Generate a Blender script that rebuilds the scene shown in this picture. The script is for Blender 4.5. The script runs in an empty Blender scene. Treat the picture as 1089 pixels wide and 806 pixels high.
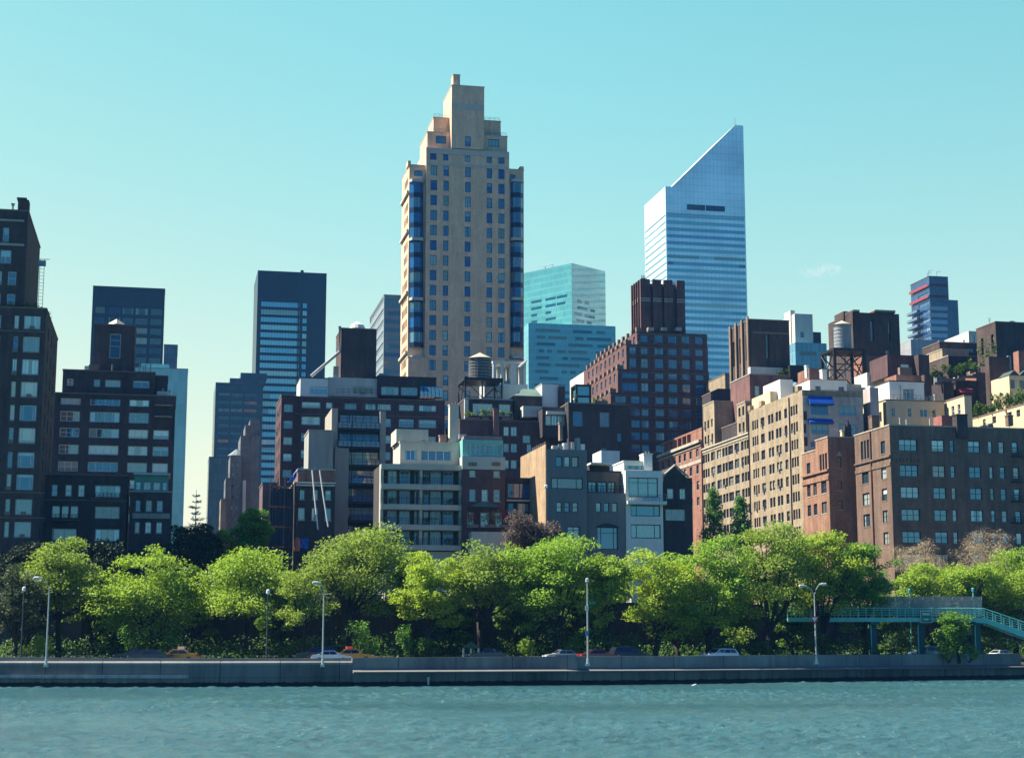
import bpy, math, random
import numpy as np
from mathutils import Vector
random.seed(7); np.random.seed(7)
R = math.radians
scene = bpy.context.scene
C = scene.collection

# ------------------------------------------------------------------ camera, sky, sun, exposure
F = 1750.0                       # focal length in photo pixels (photo is 1089 wide)
PITCH = math.atan(283/F)         # horizon at row 686
CZ = 4.4                         # eye height above the river
cam = bpy.data.cameras.new('camera'); cam_o = bpy.data.objects.new('camera', cam); C.objects.link(cam_o)
cam.sensor_width = 36; cam.lens = 36*F/1089; cam.clip_start = 1; cam.clip_end = 8000
cam_o.location = (0, 0, CZ); cam_o.rotation_euler = (math.pi/2+PITCH, 0, 0)
scene.camera = cam_o

SUN_EL, SUN_AZ = 50.0, (-0.985, 0.17)      # sun stands to the left, a little behind the fronts
world = bpy.data.worlds.new('World'); scene.world = world; world.use_nodes = True
wn = world.node_tree; wn.nodes.clear()
sky = wn.nodes.new('ShaderNodeTexSky'); sky.sky_type = 'NISHITA'; sky.sun_disc = False
sky.sun_elevation = R(SUN_EL); sky.sun_rotation = math.atan2(SUN_AZ[0], SUN_AZ[1])
sky.altitude = 0; sky.air_density = 1.0; sky.dust_density = 0.6; sky.ozone_density = 1.0
def wmix(fac, a, b, mode='MIX'):
    n = wn.nodes.new('ShaderNodeMix'); n.data_type = 'RGBA'; n.blend_type = mode
    for k, v in ((0, fac), (6, a), (7, b)):
        if isinstance(v, bpy.types.NodeSocket): wn.links.new(v, n.inputs[k])
        else: n.inputs[k].default_value = (*v, 1) if isinstance(v, tuple) else v
    return n.outputs[2]
def wrange(v, a, b):
    n = wn.nodes.new('ShaderNodeMapRange'); n.interpolation_type = 'SMOOTHSTEP'; wn.links.new(v, n.inputs[0]); n.inputs[1].default_value = a; n.inputs[2].default_value = b
    return n.outputs[0]
# sky tint: pale, warm low over city; dark blue behind viewer, deepening shaded fronts
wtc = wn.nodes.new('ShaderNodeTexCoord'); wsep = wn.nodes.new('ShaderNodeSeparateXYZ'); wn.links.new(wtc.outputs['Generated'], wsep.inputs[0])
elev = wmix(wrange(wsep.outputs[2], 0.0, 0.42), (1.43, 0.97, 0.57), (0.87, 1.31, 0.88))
east = wmix(wrange(wsep.outputs[2], 0.2, 0.5), (0.19, 0.50, 0.82), (0.03, 0.11, 0.70))  # unseen sky tint: cyan low for window panes, navy above for shaded walls
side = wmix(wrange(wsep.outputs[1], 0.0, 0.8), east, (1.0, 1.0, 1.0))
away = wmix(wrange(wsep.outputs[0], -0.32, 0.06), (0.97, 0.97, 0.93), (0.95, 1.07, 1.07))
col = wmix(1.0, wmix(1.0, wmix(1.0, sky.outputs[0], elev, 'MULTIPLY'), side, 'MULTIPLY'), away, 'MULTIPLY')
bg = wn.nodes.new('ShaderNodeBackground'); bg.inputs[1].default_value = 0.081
wo = wn.nodes.new('ShaderNodeOutputWorld')
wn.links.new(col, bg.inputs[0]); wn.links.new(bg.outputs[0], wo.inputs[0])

sl = bpy.data.lights.new('sun', 'SUN'); sl.energy = 5.0; sl.angle = R(0.5); sl.color = (1.0, 0.93, 0.78)
so = bpy.data.objects.new('sun', sl); C.objects.link(so)
sd = Vector((SUN_AZ[0]*math.cos(R(SUN_EL)), SUN_AZ[1]*math.cos(R(SUN_EL)), math.sin(R(SUN_EL))))
so.rotation_euler = sd.to_track_quat('Z', 'Y').to_euler(); so.location = (-300, 0, 400)

vs = scene.view_settings
vs.view_transform = 'Standard'; vs.look = 'None'; vs.gamma = 1; vs.exposure = 1.3; vs.use_curve_mapping = False
scene.cycles.max_bounces = 5; scene.cycles.diffuse_bounces = 1; scene.cycles.glossy_bounces = 3
scene.cycles.transmission_bounces = 2; scene.cycles.transparent_max_bounces = 6
scene.cycles.use_denoising = True

# ------------------------------------------------------------------ measuring helpers
cP, sP = math.cos(PITCH), math.sin(PITCH)
CAMP = Vector((0, 0, CZ))
def ray(px, py):
    u, v = (px-544.5)/F, (403-py)/F
    return Vector((u, cP-v*sP, sP+v*cP))
def at(px, py, Y):
    d = ray(px, py); return CAMP + d*(Y/d.y)
def hz(py, Y, px=544): return at(px, py, Y).z
ROT = 11.7

# ------------------------------------------------------------------ materials
MC = {}
def new_mat(name):
    m = bpy.data.materials.new(name); m.use_nodes = True
    nt = m.node_tree; nt.nodes.clear()
    out = nt.nodes.new('ShaderNodeOutputMaterial'); b = nt.nodes.new('ShaderNodeBsdfPrincipled')
    nt.links.new(b.outputs[0], out.inputs[0])
    return m, nt, b, out
def node(nt, t, ins=None, **kw):
    n = nt.nodes.new(t)
    for k, v in kw.items(): setattr(n, k, v)
    for k, v in (ins or {}).items():
        if hasattr(v, 'is_linked') or isinstance(v, bpy.types.NodeSocket): nt.links.new(v, n.inputs[k])
        else: n.inputs[k].default_value = v
    return n
def math_n(nt, op, a, b=0.0, c=0.0): return node(nt, 'ShaderNodeMath', {0: a, 1: b, 2: c}, operation=op).outputs[0]
def mix(nt, f, a, b, mode='MIX'):
    n = nt.nodes.new('ShaderNodeMix'); n.data_type = 'RGBA'; n.blend_type = mode
    for k, v in ((0, f), (6, a), (7, b)):
        if isinstance(v, bpy.types.NodeSocket): nt.links.new(v, n.inputs[k])
        else: n.inputs[k].default_value = (*v, 1) if isinstance(v, (tuple, list)) and len(v) == 3 else v
    return n.outputs[2]
def mapr(nt, v, a, b, c, d): return node(nt, 'ShaderNodeMapRange', {0: v, 1: a, 2: b, 3: c, 4: d}).outputs[0]
def facade_uv(nt):
    tc = node(nt, 'ShaderNodeTexCoord'); s = node(nt, 'ShaderNodeSeparateXYZ', {0: tc.outputs['Object']})
    xy = math_n(nt, 'ADD', s.outputs[0], s.outputs[1])
    return tc, s, node(nt, 'ShaderNodeCombineXYZ', {0: xy, 1: s.outputs[2]}).outputs[0]

def brick(name, col, var=0.3, rough=0.9, st_=1.0):
    if name in MC: return MC[name]
    m, nt, b, out = new_mat(name); tc, s, uv = facade_uv(nt)
    lo = tuple(c*(1-var) for c in col); hi = tuple(min(1, c*(1+var)) for c in col)
    bt = node(nt, 'ShaderNodeTexBrick', {'Vector': uv, 'Color1': (*lo, 1), 'Color2': (*hi, 1), 'Mortar': (*(0.5*c+0.12 for c in col), 1), 'Scale': 1.0,
              'Mortar Size': 0.012, 'Brick Width': 0.26, 'Row Height': 0.09, 'Bias': 0.0})
    st = node(nt, 'ShaderNodeMapping', {'Vector': tc.outputs['Object'], 'Scale': (1, 1, 0.13)})
    n1 = node(nt, 'ShaderNodeTexNoise', {'Vector': st.outputs[0], 'Scale': 0.9, 'Detail': 5.0, 'Roughness': 0.65})
    n2 = node(nt, 'ShaderNodeTexNoise', {'Vector': tc.outputs['Object'], 'Scale': 0.35, 'Detail': 6.0, 'Roughness': 0.7})
    k = mapr(nt, n1.outputs[0], 0.3, 0.7, 1-.32*st_, 1+.28*st_); k2 = mapr(nt, n2.outputs[0], 0.3, 0.7, 1-.22*st_, 1+.2*st_)
    kk = math_n(nt, 'MULTIPLY', k, k2)
    c = mix(nt, 1.0, bt.outputs[0], node(nt, 'ShaderNodeCombineXYZ', {0: kk, 1: kk, 2: kk}).outputs[0], 'MULTIPLY')
    nt.links.new(c, b.inputs['Base Color']); b.inputs['Roughness'].default_value = rough
    b.inputs['Specular IOR Level'].default_value = 0.2
    bp = node(nt, 'ShaderNodeBump', {'Strength': 0.35, 'Distance': 0.02, 'Height': bt.outputs[1]}); bp.invert = True
    nt.links.new(bp.outputs[0], b.inputs['Normal'])
    MC[name] = m; return m
def plain(name, col, rough=0.7, metal=0.0, var=0.2, scale=0.6, streak=True, spec=0.3):
    if name in MC: return MC[name]
    m, nt, b, out = new_mat(name); tc = node(nt, 'ShaderNodeTexCoord')
    st = node(nt, 'ShaderNodeMapping', {'Vector': tc.outputs['Object'], 'Scale': (1, 1, 0.2 if streak else 1)})
    n1 = node(nt, 'ShaderNodeTexNoise', {'Vector': st.outputs[0], 'Scale': scale, 'Detail': 7.0, 'Roughness': 0.7})
    k = mapr(nt, n1.outputs[0], 0.3, 0.7, 1-var, 1+var)
    c = mix(nt, 1.0, col, node(nt, 'ShaderNodeCombineXYZ', {0: k, 1: k, 2: k}).outputs[0], 'MULTIPLY')
    nt.links.new(c, b.inputs['Base Color']); b.inputs['Roughness'].default_value = rough; b.inputs['Metallic'].default_value = metal
    b.inputs['Specular IOR Level'].default_value = spec
    MC[name] = m; return m
def window_glass(name, tintc=(0.02, 0.03, 0.05), curtain=(0.42, 0.44, 0.40), amount=0.45, ior=2.0, rough=0.04):
    """opaque window: dark room, some with curtains or a half-drawn blind, glossy pane"""
    if name in MC: return MC[name]
    m, nt, b, out = new_mat(name)
    oi = node(nt, 'ShaderNodeObjectInfo'); r = oi.outputs['Random']
    tc = node(nt, 'ShaderNodeTexCoord'); s = node(nt, 'ShaderNodeSeparateXYZ', {0: tc.outputs['Generated']})
    r2 = math_n(nt, 'FRACT', math_n(nt, 'MULTIPLY', r, 17.31)); r3 = math_n(nt, 'FRACT', math_n(nt, 'MULTIPLY', r, 53.7))
    has = math_n(nt, 'LESS_THAN', r2, amount)
    blind = math_n(nt, 'GREATER_THAN', s.outputs[2], math_n(nt, 'MULTIPLY', r3, 0.9))
    side = math_n(nt, 'GREATER_THAN', math_n(nt, 'ABSOLUTE', math_n(nt, 'SUBTRACT', s.outputs[0], 0.5)), math_n(nt, 'MULTIPLY', r3, 0.5))
    pick = math_n(nt, 'GREATER_THAN', math_n(nt, 'FRACT', math_n(nt, 'MULTIPLY', r, 91.3)), 0.5)
    msk = math_n(nt, 'ADD', math_n(nt, 'MULTIPLY', blind, pick), math_n(nt, 'MULTIPLY', side, math_n(nt, 'SUBTRACT', 1.0, pick)))
    msk = math_n(nt, 'MULTIPLY', msk, has)
    wv = node(nt, 'ShaderNodeTexNoise', {'Vector': tc.outputs['Object'], 'Scale': 2.3, 'Detail': 3.0})
    room = mix(nt, mapr(nt, wv.outputs[0], 0.35, 0.7, 0, 1), tintc, tuple(c*1.5+0.006 for c in tintc))
    sh = mapr(nt, math_n(nt, 'FRACT', math_n(nt, 'MULTIPLY', r, 7.7)), 0, 1, 0.3, 1.0)
    cur = mix(nt, 1.0, curtain, node(nt, 'ShaderNodeCombineXYZ', {0: sh, 1: sh, 2: sh}).outputs[0], 'MULTIPLY')
    nt.links.new(mix(nt, msk, room, cur), b.inputs['Base Color'])
    b.inputs['Roughness'].default_value = rough; b.inputs['IOR'].default_value = ior
    wb = node(nt, 'ShaderNodeTexNoise', {'Vector': tc.outputs['Object'], 'Scale': 0.5, 'Detail': 0.0})
    tilt = node(nt, 'ShaderNodeCombineXYZ', {0: math_n(nt, 'MULTIPLY', math_n(nt, 'SUBTRACT', r2, 0.5), .08), 1: 0.0, 2: math_n(nt, 'MULTIPLY', math_n(nt, 'SUBTRACT', r3, 0.45), .16)})
    nn_ = node(nt, 'ShaderNodeVectorMath', {0: node(nt, 'ShaderNodeVectorMath', {0: node(nt, 'ShaderNodeNewGeometry').outputs['Normal'], 1: tilt.outputs[0]}, operation='ADD').outputs[0]}, operation='NORMALIZE')
    bp = node(nt, 'ShaderNodeBump', {'Strength': 0.25, 'Distance': 0.03, 'Height': wb.outputs[0], 'Normal': nn_.outputs[0]})
    nt.links.new(bp.outputs[0], b.inputs['Normal'])
    MC[name] = m; return m
def curtain_wall(name, pw, ph, c1, c2, frame, ior=2.0, rough=0.08, sp=None, spf=0.35, bias=0.0, mort=0.07, metal=0.0):
    """panelled glass skin: framed panes of varying tint, optional spandrel strip in each storey"""
    if name in MC: return MC[name]
    m, nt, b, out = new_mat(name); tc, s, uv = facade_uv(nt)
    bt = node(nt, 'ShaderNodeTexBrick', {'Vector': uv, 'Color1': (*c1, 1), 'Color2': (*c2, 1), 'Mortar': (*frame, 1), 'Scale': 1.0,
              'Mortar Size': mort, 'Brick Width': pw, 'Row Height': ph, 'Bias': bias}, offset=0.0, squash=1.0)
    col = bt.outputs[0]
    if sp:
        fz = math_n(nt, 'FRACT', math_n(nt, 'DIVIDE', s.outputs[2], ph))
        col = mix(nt, math_n(nt, 'LESS_THAN', fz, spf), col, sp)
    n2 = node(nt, 'ShaderNodeTexNoise', {'Vector': tc.outputs['Object'], 'Scale': 0.05, 'Detail': 3.0})
    k = mapr(nt, n2.outputs[0], 0.3, 0.7, 0.8, 1.2)
    col = mix(nt, 1.0, col, node(nt, 'ShaderNodeCombineXYZ', {0: k, 1: k, 2: k}).outputs[0], 'MULTIPLY')
    nt.links.new(col, b.inputs['Base Color']); b.inputs['Roughness'].default_value = rough; b.inputs['IOR'].default_value = ior; b.inputs['Metallic'].default_value = metal
    wb = node(nt, 'ShaderNodeTexNoise', {'Vector': tc.outputs['Object'], 'Scale': 0.25, 'Detail': 2.0})
    bp = node(nt, 'ShaderNodeBump', {'Strength': 0.2, 'Distance': 0.15, 'Height': wb.outputs[0]})
    nt.links.new(bp.outputs[0], b.inputs['Normal'])
    MC[name] = m; return m
def leaf_mat(name, col, col2, trans=0.35):
    if name in MC: return MC[name]
    m, nt, b, out = new_mat(name); tc = node(nt, 'ShaderNodeTexCoord')
    g = node(nt, 'ShaderNodeNewGeometry')
    n1 = node(nt, 'ShaderNodeTexNoise', {'Vector': tc.outputs['Object'], 'Scale': 0.5, 'Detail': 3.0})
    f = math_n(nt, 'ADD', math_n(nt, 'MULTIPLY', g.outputs['Random Per Island'], 0.5), mapr(nt, n1.outputs[0], 0.35, 0.65, 0, 0.5))
    c = mix(nt, f, col, col2)
    nt.links.new(c, b.inputs['Base Color']); b.inputs['Roughness'].default_value = 0.6; b.inputs['Specular IOR Level'].default_value = 0.25
    t = node(nt, 'ShaderNodeBsdfTranslucent', {'Color': mix(nt, 1.0, c, (1.1, 1.15, 0.5), 'MULTIPLY')})
    mx = node(nt, 'ShaderNodeMixShader', {0: trans, 1: b.outputs[0], 2: t.outputs[0]})
    nt.links.new(mx.outputs[0], out.inputs[0])
    MC[name] = m; return m

# ------------------------------------------------------------------ mesh collector
class MB:
    def __init__(s): s.v, s.f, s.m = [], [], []
    def quad(s, a, b, c, d, mi=0):
        n = len(s.v); s.v += [a, b, c, d]; s.f.append((n, n+1, n+2, n+3)); s.m.append(mi)
    def poly(s, pts, mi=0):
        n = len(s.v); s.v += list(pts); s.f.append(tuple(range(n, n+len(pts)))); s.m.append(mi)
    def box(s, x0, x1, y0, y1, z0, z1, mi=0):
        n = len(s.v)
        s.v += [(x0,y0,z0),(x1,y0,z0),(x1,y1,z0),(x0,y1,z0),(x0,y0,z1),(x1,y0,z1),(x1,y1,z1),(x0,y1,z1)]
        for q in ((0,3,2,1),(4,5,6,7),(0,1,5,4),(1,2,6,5),(2,3,7,6),(3,0,4,7)): s.f.append(tuple(n+i for i in q)); s.m.append(mi)
        return s
    def prism(s, prof, a0, a1, axis='x', mi=0):
        """prof: list of 2D points; extruded along axis"""
        k = len(prof); n = len(s.v)
        for a in (a0, a1):
            for p, q in prof: s.v.append((a, p, q) if axis == 'x' else (p, a, q) if axis == 'y' else (p, q, a))
        s.f.append(tuple(n+i for i in range(k))[::-1]); s.m.append(mi)
        s.f.append(tuple(n+k+i for i in range(k))); s.m.append(mi)
        for i in range(k):
            j = (i+1) % k; s.f.append((n+i, n+j, n+k+j, n+k+i)); s.m.append(mi)
        return s
    def tube(s, pts, rads, n=8, mi=0, cap=True):
        rings = []
        for i, p in enumerate(pts):
            p = Vector(p); d = Vector(pts[min(i+1, len(pts)-1)])-Vector(pts[max(i-1, 0)])
            if d.length < 1e-6: d = Vector((0, 0, 1))
            d.normalize(); a = d.cross(Vector((0, 0, 1)) if abs(d.z) < 0.9 else Vector((1, 0, 0))).normalized(); b = d.cross(a)
            r = rads[i] if hasattr(rads, '__len__') else rads
            st = len(s.v)
            for k in range(n):
                t = 2*math.pi*k/n; q = p+a*(r*math.cos(t))+b*(r*math.sin(t)); s.v.append(tuple(q))
            rings.append(st)
        for r0, r1 in zip(rings, rings[1:]):
            for k in range(n):
                s.f.append((r0+k, r0+(k+1) % n, r1+(k+1) % n, r1+k)); s.m.append(mi)
        if cap:
            s.f.append(tuple(rings[0]+k for k in range(n))[::-1]); s.m.append(mi)
            s.f.append(tuple(rings[-1]+k for k in range(n))); s.m.append(mi)
        return s
    def mesh(s, name, mats):
        me = bpy.data.meshes.new(name); me.from_pydata(s.v, [], s.f)
        for m in (mats if isinstance(mats, (list, tuple)) else [mats]): me.materials.append(m)
        if any(s.m): me.polygons.foreach_set('material_index', s.m)
        me.update(); return me
    def build(s, name, mats, parent=None, loc=None, smooth=False):
        if not s.f: return None
        me = s.mesh(name, mats)
        if smooth: me.polygons.foreach_set('use_smooth', [True]*len(me.polygons))
        return link(name, me, parent, loc)
def link(name, me, parent=None, loc=None, rz=0):
    o = bpy.data.objects.new(name, me); C.objects.link(o)
    if parent: o.parent = parent
    if loc is not None: o.location = loc
    if rz: o.rotation_euler = (0, 0, rz)
    return o
def tag(o, label=None, cat=None, group=None, kind=None):
    for k, v in (('label', label), ('category', cat), ('group', group), ('kind', kind)):
        if v: o[k] = v
    return o
def thing(name, label, cat, loc=(0, 0, 0), rz=0, group=None):
    o = bpy.data.objects.new(name, None); C.objects.link(o); o.location = loc; o.rotation_euler = (0, 0, rz); o.empty_display_size = 0.5
    return tag(o, label, cat, group)
def copy_tree(o, parent=None):
    c = o.copy(); C.objects.link(c)
    if parent: c.parent = parent
    for ch in list(o.children): copy_tree(ch, c)
    return c

# ------------------------------------------------------------------ windows
WM = {}
def window_mesh(w, h, style, fm, gm, sm, pm=None, rec=.16):
    key = (round(w, 2), round(h, 2), style, fm.name, gm.name, sm.name if sm else '', pm.name if pm else '')
    if key in WM: return WM[key]
    f = MB(); g = MB(); t = min(0.12, 0.09*min(w, h)+0.02); e = 0.003; x0, x1 = -w/2+e, w/2-e; dp = 0.07
    if style[0] in 'bk': t = 0.06
    f.box(x0, x0+t, 0, dp, e, h-e); f.box(x1-t, x1, 0, dp, e, h-e); f.box(x0+t, x1-t, 0, dp, e, e+t); f.box(x0+t, x1-t, 0, dp, h-e-t, h-e)
    n = int(''.join(ch for ch in style if ch.isdigit()) or 1)
    mw = 0.045 if style[0] != 'm' else 0.12
    fr = [i/n for i in range(1, n)]
    if style[0] == 'c': fr = [0.2, 0.8]
    for q in fr:
        x = -w/2+w*q
        if style[0] == 'm' and pm: f.box(x-.17, x+.17, -rec+.012, dp, e, h-e, 2)      # a brick pier between the lights
        else: f.box(x-mw, x+mw, 0.006, dp-0.006, e+t, h-e-t)
    if 'r' in style: f.box(x0+t, x1-t, 0.01, dp-0.01, h*0.5-0.035, h*0.5+0.035)
    if 't' in style: f.box(x0+t, x1-t, 0.01, dp-0.01, h*0.74-0.03, h*0.74+0.03)
    if sm: f.box(-w/2-0.08, w/2+0.08, -0.24, 0.0-0.002, -0.13, 0.0, 1)
    g.quad((x0+t, 0.045, e+t), (x1-t, 0.045, e+t), (x1-t, 0.045, h-e-t), (x0+t, 0.045, h-e-t))
    nm = 'window_band' if style[0] == 'b' else 'window'
    WM[key] = (f.mesh(nm, [fm, sm or fm, pm or fm]), g.mesh('pane', gm), nm)
    return WM[key]

def wall_grid(mb, m, a0, a1, b0, b1, holes, rec):
    """a wall sheet with real openings and reveals; m(a, b, depth) -> point"""
    A = sorted({a0, a1, *[x for h in holes for x in h[:2]]}); B = sorted({b0, b1, *[x for h in holes for x in h[2:4]]})
    for j in range(len(B)-1):
        bm_ = (B[j]+B[j+1])/2; hs = [h for h in holes if h[2] < bm_ < h[3]]; run = None
        for i in range(len(A)-1):
            am = (A[i]+A[i+1])/2; solid = not any(h[0] < am < h[1] for h in hs)
            if solid and run is None: run = A[i]
            if run is not None and (not solid or i == len(A)-2):
                end = A[i] if not solid else A[i+1]
                mb.quad(m(run, B[j], 0), m(end, B[j], 0), m(end, B[j+1], 0), m(run, B[j+1], 0)); run = None
    for h in holes:
        x0, x1, z0, z1 = h[:4]; q = rec+0.09
        mb.quad(m(x0, z0, 0), m(x1, z0, 0), m(x1, z0, q), m(x0, z0, q)); mb.quad(m(x0, z1, 0), m(x1, z1, 0), m(x1, z1, q), m(x0, z1, q))
        mb.quad(m(x0, z0, 0), m(x0, z1, 0), m(x0, z1, q), m(x0, z0, q)); mb.quad(m(x1, z0, 0), m(x1, z1, 0), m(x1, z1, q), m(x1, z0, q))

class Bld:
    def __init__(s, name, label, cat, px, py, Y, rot=ROT, zb=9.7, group=None, fm=None, gm=None, sm=None, rec=0.16, ac=0.0):
        p = at(px, py, Y); s.o = Vector((p.x, Y, zb)); a = R(rot)
        s.U = Vector((math.cos(a), math.sin(a), 0)); s.W = Vector((-math.sin(a), math.cos(a), 0))
        s.e = thing(name, label, cat, s.o, a, group); s.fm = fm; s.gm = gm; s.sm = sm; s.rec = rec; s.ac = ac; s.nw = 0
    def f(s, px, py, w=0.0):
        d = ray(px, py); t = (w-(CAMP-s.o).dot(s.W))/d.dot(s.W); p = CAMP+d*t-s.o
        return p.dot(s.U), p.z
    def l(s, px, py, u=0.0):
        d = ray(px, py); t = (u-(CAMP-s.o).dot(s.U))/d.dot(s.U); p = CAMP+d*t-s.o
        return p.dot(s.W), p.z
    def fg(s, cols, rows, ref, w=0.0, st='1r', skip=()):
        out = []
        for j, (y0, y1) in enumerate(rows):
            z1, z0 = s.f(ref[0], y0, w)[1], s.f(ref[0], y1, w)[1]
            for i, c in enumerate(cols):
                if (i, j) in skip: continue
                out.append((s.f(c[0], ref[1], w)[0], s.f(c[1], ref[1], w)[0], z0, z1, c[2] if len(c) > 2 and c[2] else st))
        return out
    def lg(s, cols, rows, ref, u=0.0, st='1r', skip=()):
        out = []
        for j, (y0, y1) in enumerate(rows):
            z1, z0 = s.l(ref[0], y0, u)[1], s.l(ref[0], y1, u)[1]
            for i, c in enumerate(cols):
                if (i, j) in skip: continue
                a, b = s.l(c[0], ref[1], u)[0], s.l(c[1], ref[1], u)[0]
                out.append((min(a, b), max(a, b), z0, z1, c[2] if len(c) > 2 and c[2] else st))
        return out
    def block(s, u0, u1, w0, w1, z0, z1, mat, front=(), left=(), right=(), name='wall', par=0.5, cop=None, sm='x', fm=None, gm=None, rec=None, parent=None, maxw=400):
        mb = MB(); rec = s.rec if rec is None else rec; sm = s.sm if sm == 'x' else sm
        fm, gm = fm or s.fm, gm or s.gm
        ok = lambda h, a0, a1: h[0] > a0+.04 and h[1] < a1-.04 and h[2] > z0+.04 and h[3] < z1-.04
        fr = [h for h in front if ok(h, u0, u1)]; lf = [h for h in left if ok(h, w0, w1)]; rt = [h for h in right if ok(h, w0, w1)]
        wall_grid(mb, lambda a, b, d: (a, w0+d, b), u0, u1, z0, z1, fr, rec)
        wall_grid(mb, lambda a, b, d: (u0+d, a, b), w0, w1, z0, z1, lf, rec)
        wall_grid(mb, lambda a, b, d: (u1-d, a, b), w0, w1, z0, z1, rt, rec)
        mb.quad((u0, w1, z0), (u1, w1, z0), (u1, w1, z1), (u0, w1, z1))
        zr = z1-par; mb.quad((u0, w0, zr), (u1, w0, zr), (u1, w1, zr), (u0, w1, zr))
        if par > 0:   # inner faces of the parapet, its width, so it is never a thin sheet
            q = 0.3
            if u1-u0 > 1 and w1-w0 > 1:
                mb.box(u0+.004, u1-.004, w0+.004, w0+q, zr+.004, z1-.004); mb.box(u0+.004, u1-.004, w1-q, w1-.004, zr+.004, z1-.004)
                mb.box(u0+.004, u0+q, w0+q, w1-q, zr+.004, z1-.004); mb.box(u1-q, u1-.004, w0+q, w1-q, zr+.004, z1-.004)
            else: mb.quad((u0, w0, z1), (u1, w0, z1), (u1, w1, z1), (u0, w1, z1))
        o = mb.build(name, mat, parent or s.e)
        if cop:
            c = MB(); k = 0.09; t = 0.2
            c.box(u0-k, u1+k, w0-k, w0+.35, z1, z1+t); c.box(u0-k, u0+.35, w0+.35, w1-.35, z1, z1+t); c.box(u1-.35, u1+k, w0+.35, w1-.35, z1, z1+t); c.box(u0-k, u1+k, w1-.35, w1+k, z1, z1+t)
            c.build('coping', cop, s.e)
        for hs, face in ((fr, 'f'), (lf, 'l'), (rt, 'r')):
            for h in hs:
                w, hh = h[1]-h[0], h[3]-h[2]; mf, mg, nm = window_mesh(w, hh, h[4], fm, gm, sm, mat, rec); am = (h[0]+h[1])/2
                loc, rz = {'f': ((am, w0+rec, h[2]), 0), 'l': ((u0+rec, am, h[2]), -math.pi/2), 'r': ((u1-rec, am, h[2]), math.pi/2)}[face]
                wo_ = link(nm, mf, s.e, loc, rz); link('pane', mg, wo_)
                if s.ac and nm == 'window' and random.random() < s.ac:
                    link('air_conditioner', ac_mesh(), s.e, (loc[0]+(0 if face == 'f' else -rec-.05), loc[1]-(rec+.05 if face == 'f' else 0), loc[2]+0.02), rz)
        return o
    def pb(s, xl, xr, yt, mat, yb=None, w=0.0, d=8.0, **kw):
        """block from its outline in the photo: left / right / top edge on the plane w of this building"""
        u0, z1 = s.f(xl, yt, w); u1 = s.f(xr, yt, w)[0]
        z0 = 0.0 if yb is None else s.f(xl, yb, w)[1]
        return s.block(u0, u1, w, w+d, z0, z1, mat, **kw)
    def strip(s, xl, xr, y0, y1, mat, w=0.0, out=0.25, dep=0.02, name='cornice', parent=None):
        u0, z1 = s.f(xl, y0, w); u1, _ = s.f(xr, y0, w); z0 = s.f(xl, y1, w)[1]
        return MB().box(u0, u1, w-out, w+dep, z0, z1).build(name, mat, parent or s.e)
    def lstrip(s, px, w0, w1, y0, y1, mat, u=0.0, out=0.25, name='cornice'):
        z1, z0 = s.l(px, y0, u)[1], s.l(px, y1, u)[1]
        return MB().box(u-out, u+.02, w0, w1, z0, z1).build(name, mat, s.e)
    def pbox(s, xl, xr, yt, yb, mat, w=0.0, d=1.0, name='chimney', parent=None):
        u0, z1 = s.f(xl, yt, w); u1 = s.f(xr, yt, w)[0]; z0 = s.f(xl, yb, w)[1]
        m = MB().box(u0, u1, w, w+d, z0, z1)
        if name == 'chimney': m.box(u0-.08, u1+.08, w-.08, w+d+.08, z1, z1+.18)
        return m.build(name, mat, parent or s.e)
    def clutter(s, xl, xr, y, w, n, d=5.0, seed=1, drop=.5):
        """small roof gear: vents, boxes, aerials, a thin pipe rail"""
        rr = random.Random(seed); u0, z = s.f(xl, y, w); u1 = s.f(xr, y, w)[0]; z -= drop
        for i in range(n):
            u = rr.uniform(u0+.5, u1-.5); v = w+rr.uniform(.8, d); k = rr.choice('vvbbax'); m = MB()
            if k == 'v': h = rr.uniform(.9, 1.9); m.tube([(u, v, z), (u, v, z+h), (u, v, z+h+.02), (u, v, z+h+.25)], [.12, .12, .24, .2], 8); m.build('vent_pipe', rr.choice([GREYM, CONC_L, FR_D]), s.e)
            elif k == 'b': a, c, h = rr.uniform(.5, 1.3), rr.uniform(.4, .9), rr.uniform(.8, 1.8); m.box(u-a, u+a, v-c, v+c, z, z+h); m.box(u-a*.7, u+a*.7, v-c-.02, v-c-.001, z+h*.3, z+h*.8); m.build('roof_unit', rr.choice([GREYM, CONC, CONC_L, STONE_D]), s.e)
            elif k == 'a':
                h = rr.uniform(2.2, 4.2); m.tube([(u, v, z), (u, v, z+h)], .05, 5)
                for q in range(4): m.tube([(u-.5+.08*q, v, z+h-.15-.3*q), (u+.5-.08*q, v, z+h-.15-.3*q)], .025, 4)
                m.build('aerial', GREYM, s.e)
            else: m.tube([(u, v, z), (u, v, z+.9), (u+.5, v, z+1.1), (u+.7, v, z+.8)], .14, 7); m.build('duct', GREYM, s.e)
    def rail(s, u0, u1, w, z, h=1.0, step=0.9, mat=None, d=None, name='railing', parent=None):
        m = MB()
        for k in (h, h*0.55): m.box(u0, u1, w-.03, w+.03, z+k-.05, z+k)
        n = max(1, int((u1-u0)/step))
        for i in range(n+1):
            u = u0+(u1-u0)*i/n; m.box(u-.03, u+.03, w-.028, w+.028, z, z+h-.05)
        if d:
            for uu in (u0, u1):
                m.box(uu-.03, uu+.03, w+.03, w+d, z+h-.05, z+h)
        return m.build(name, mat, parent or s.e)
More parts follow.
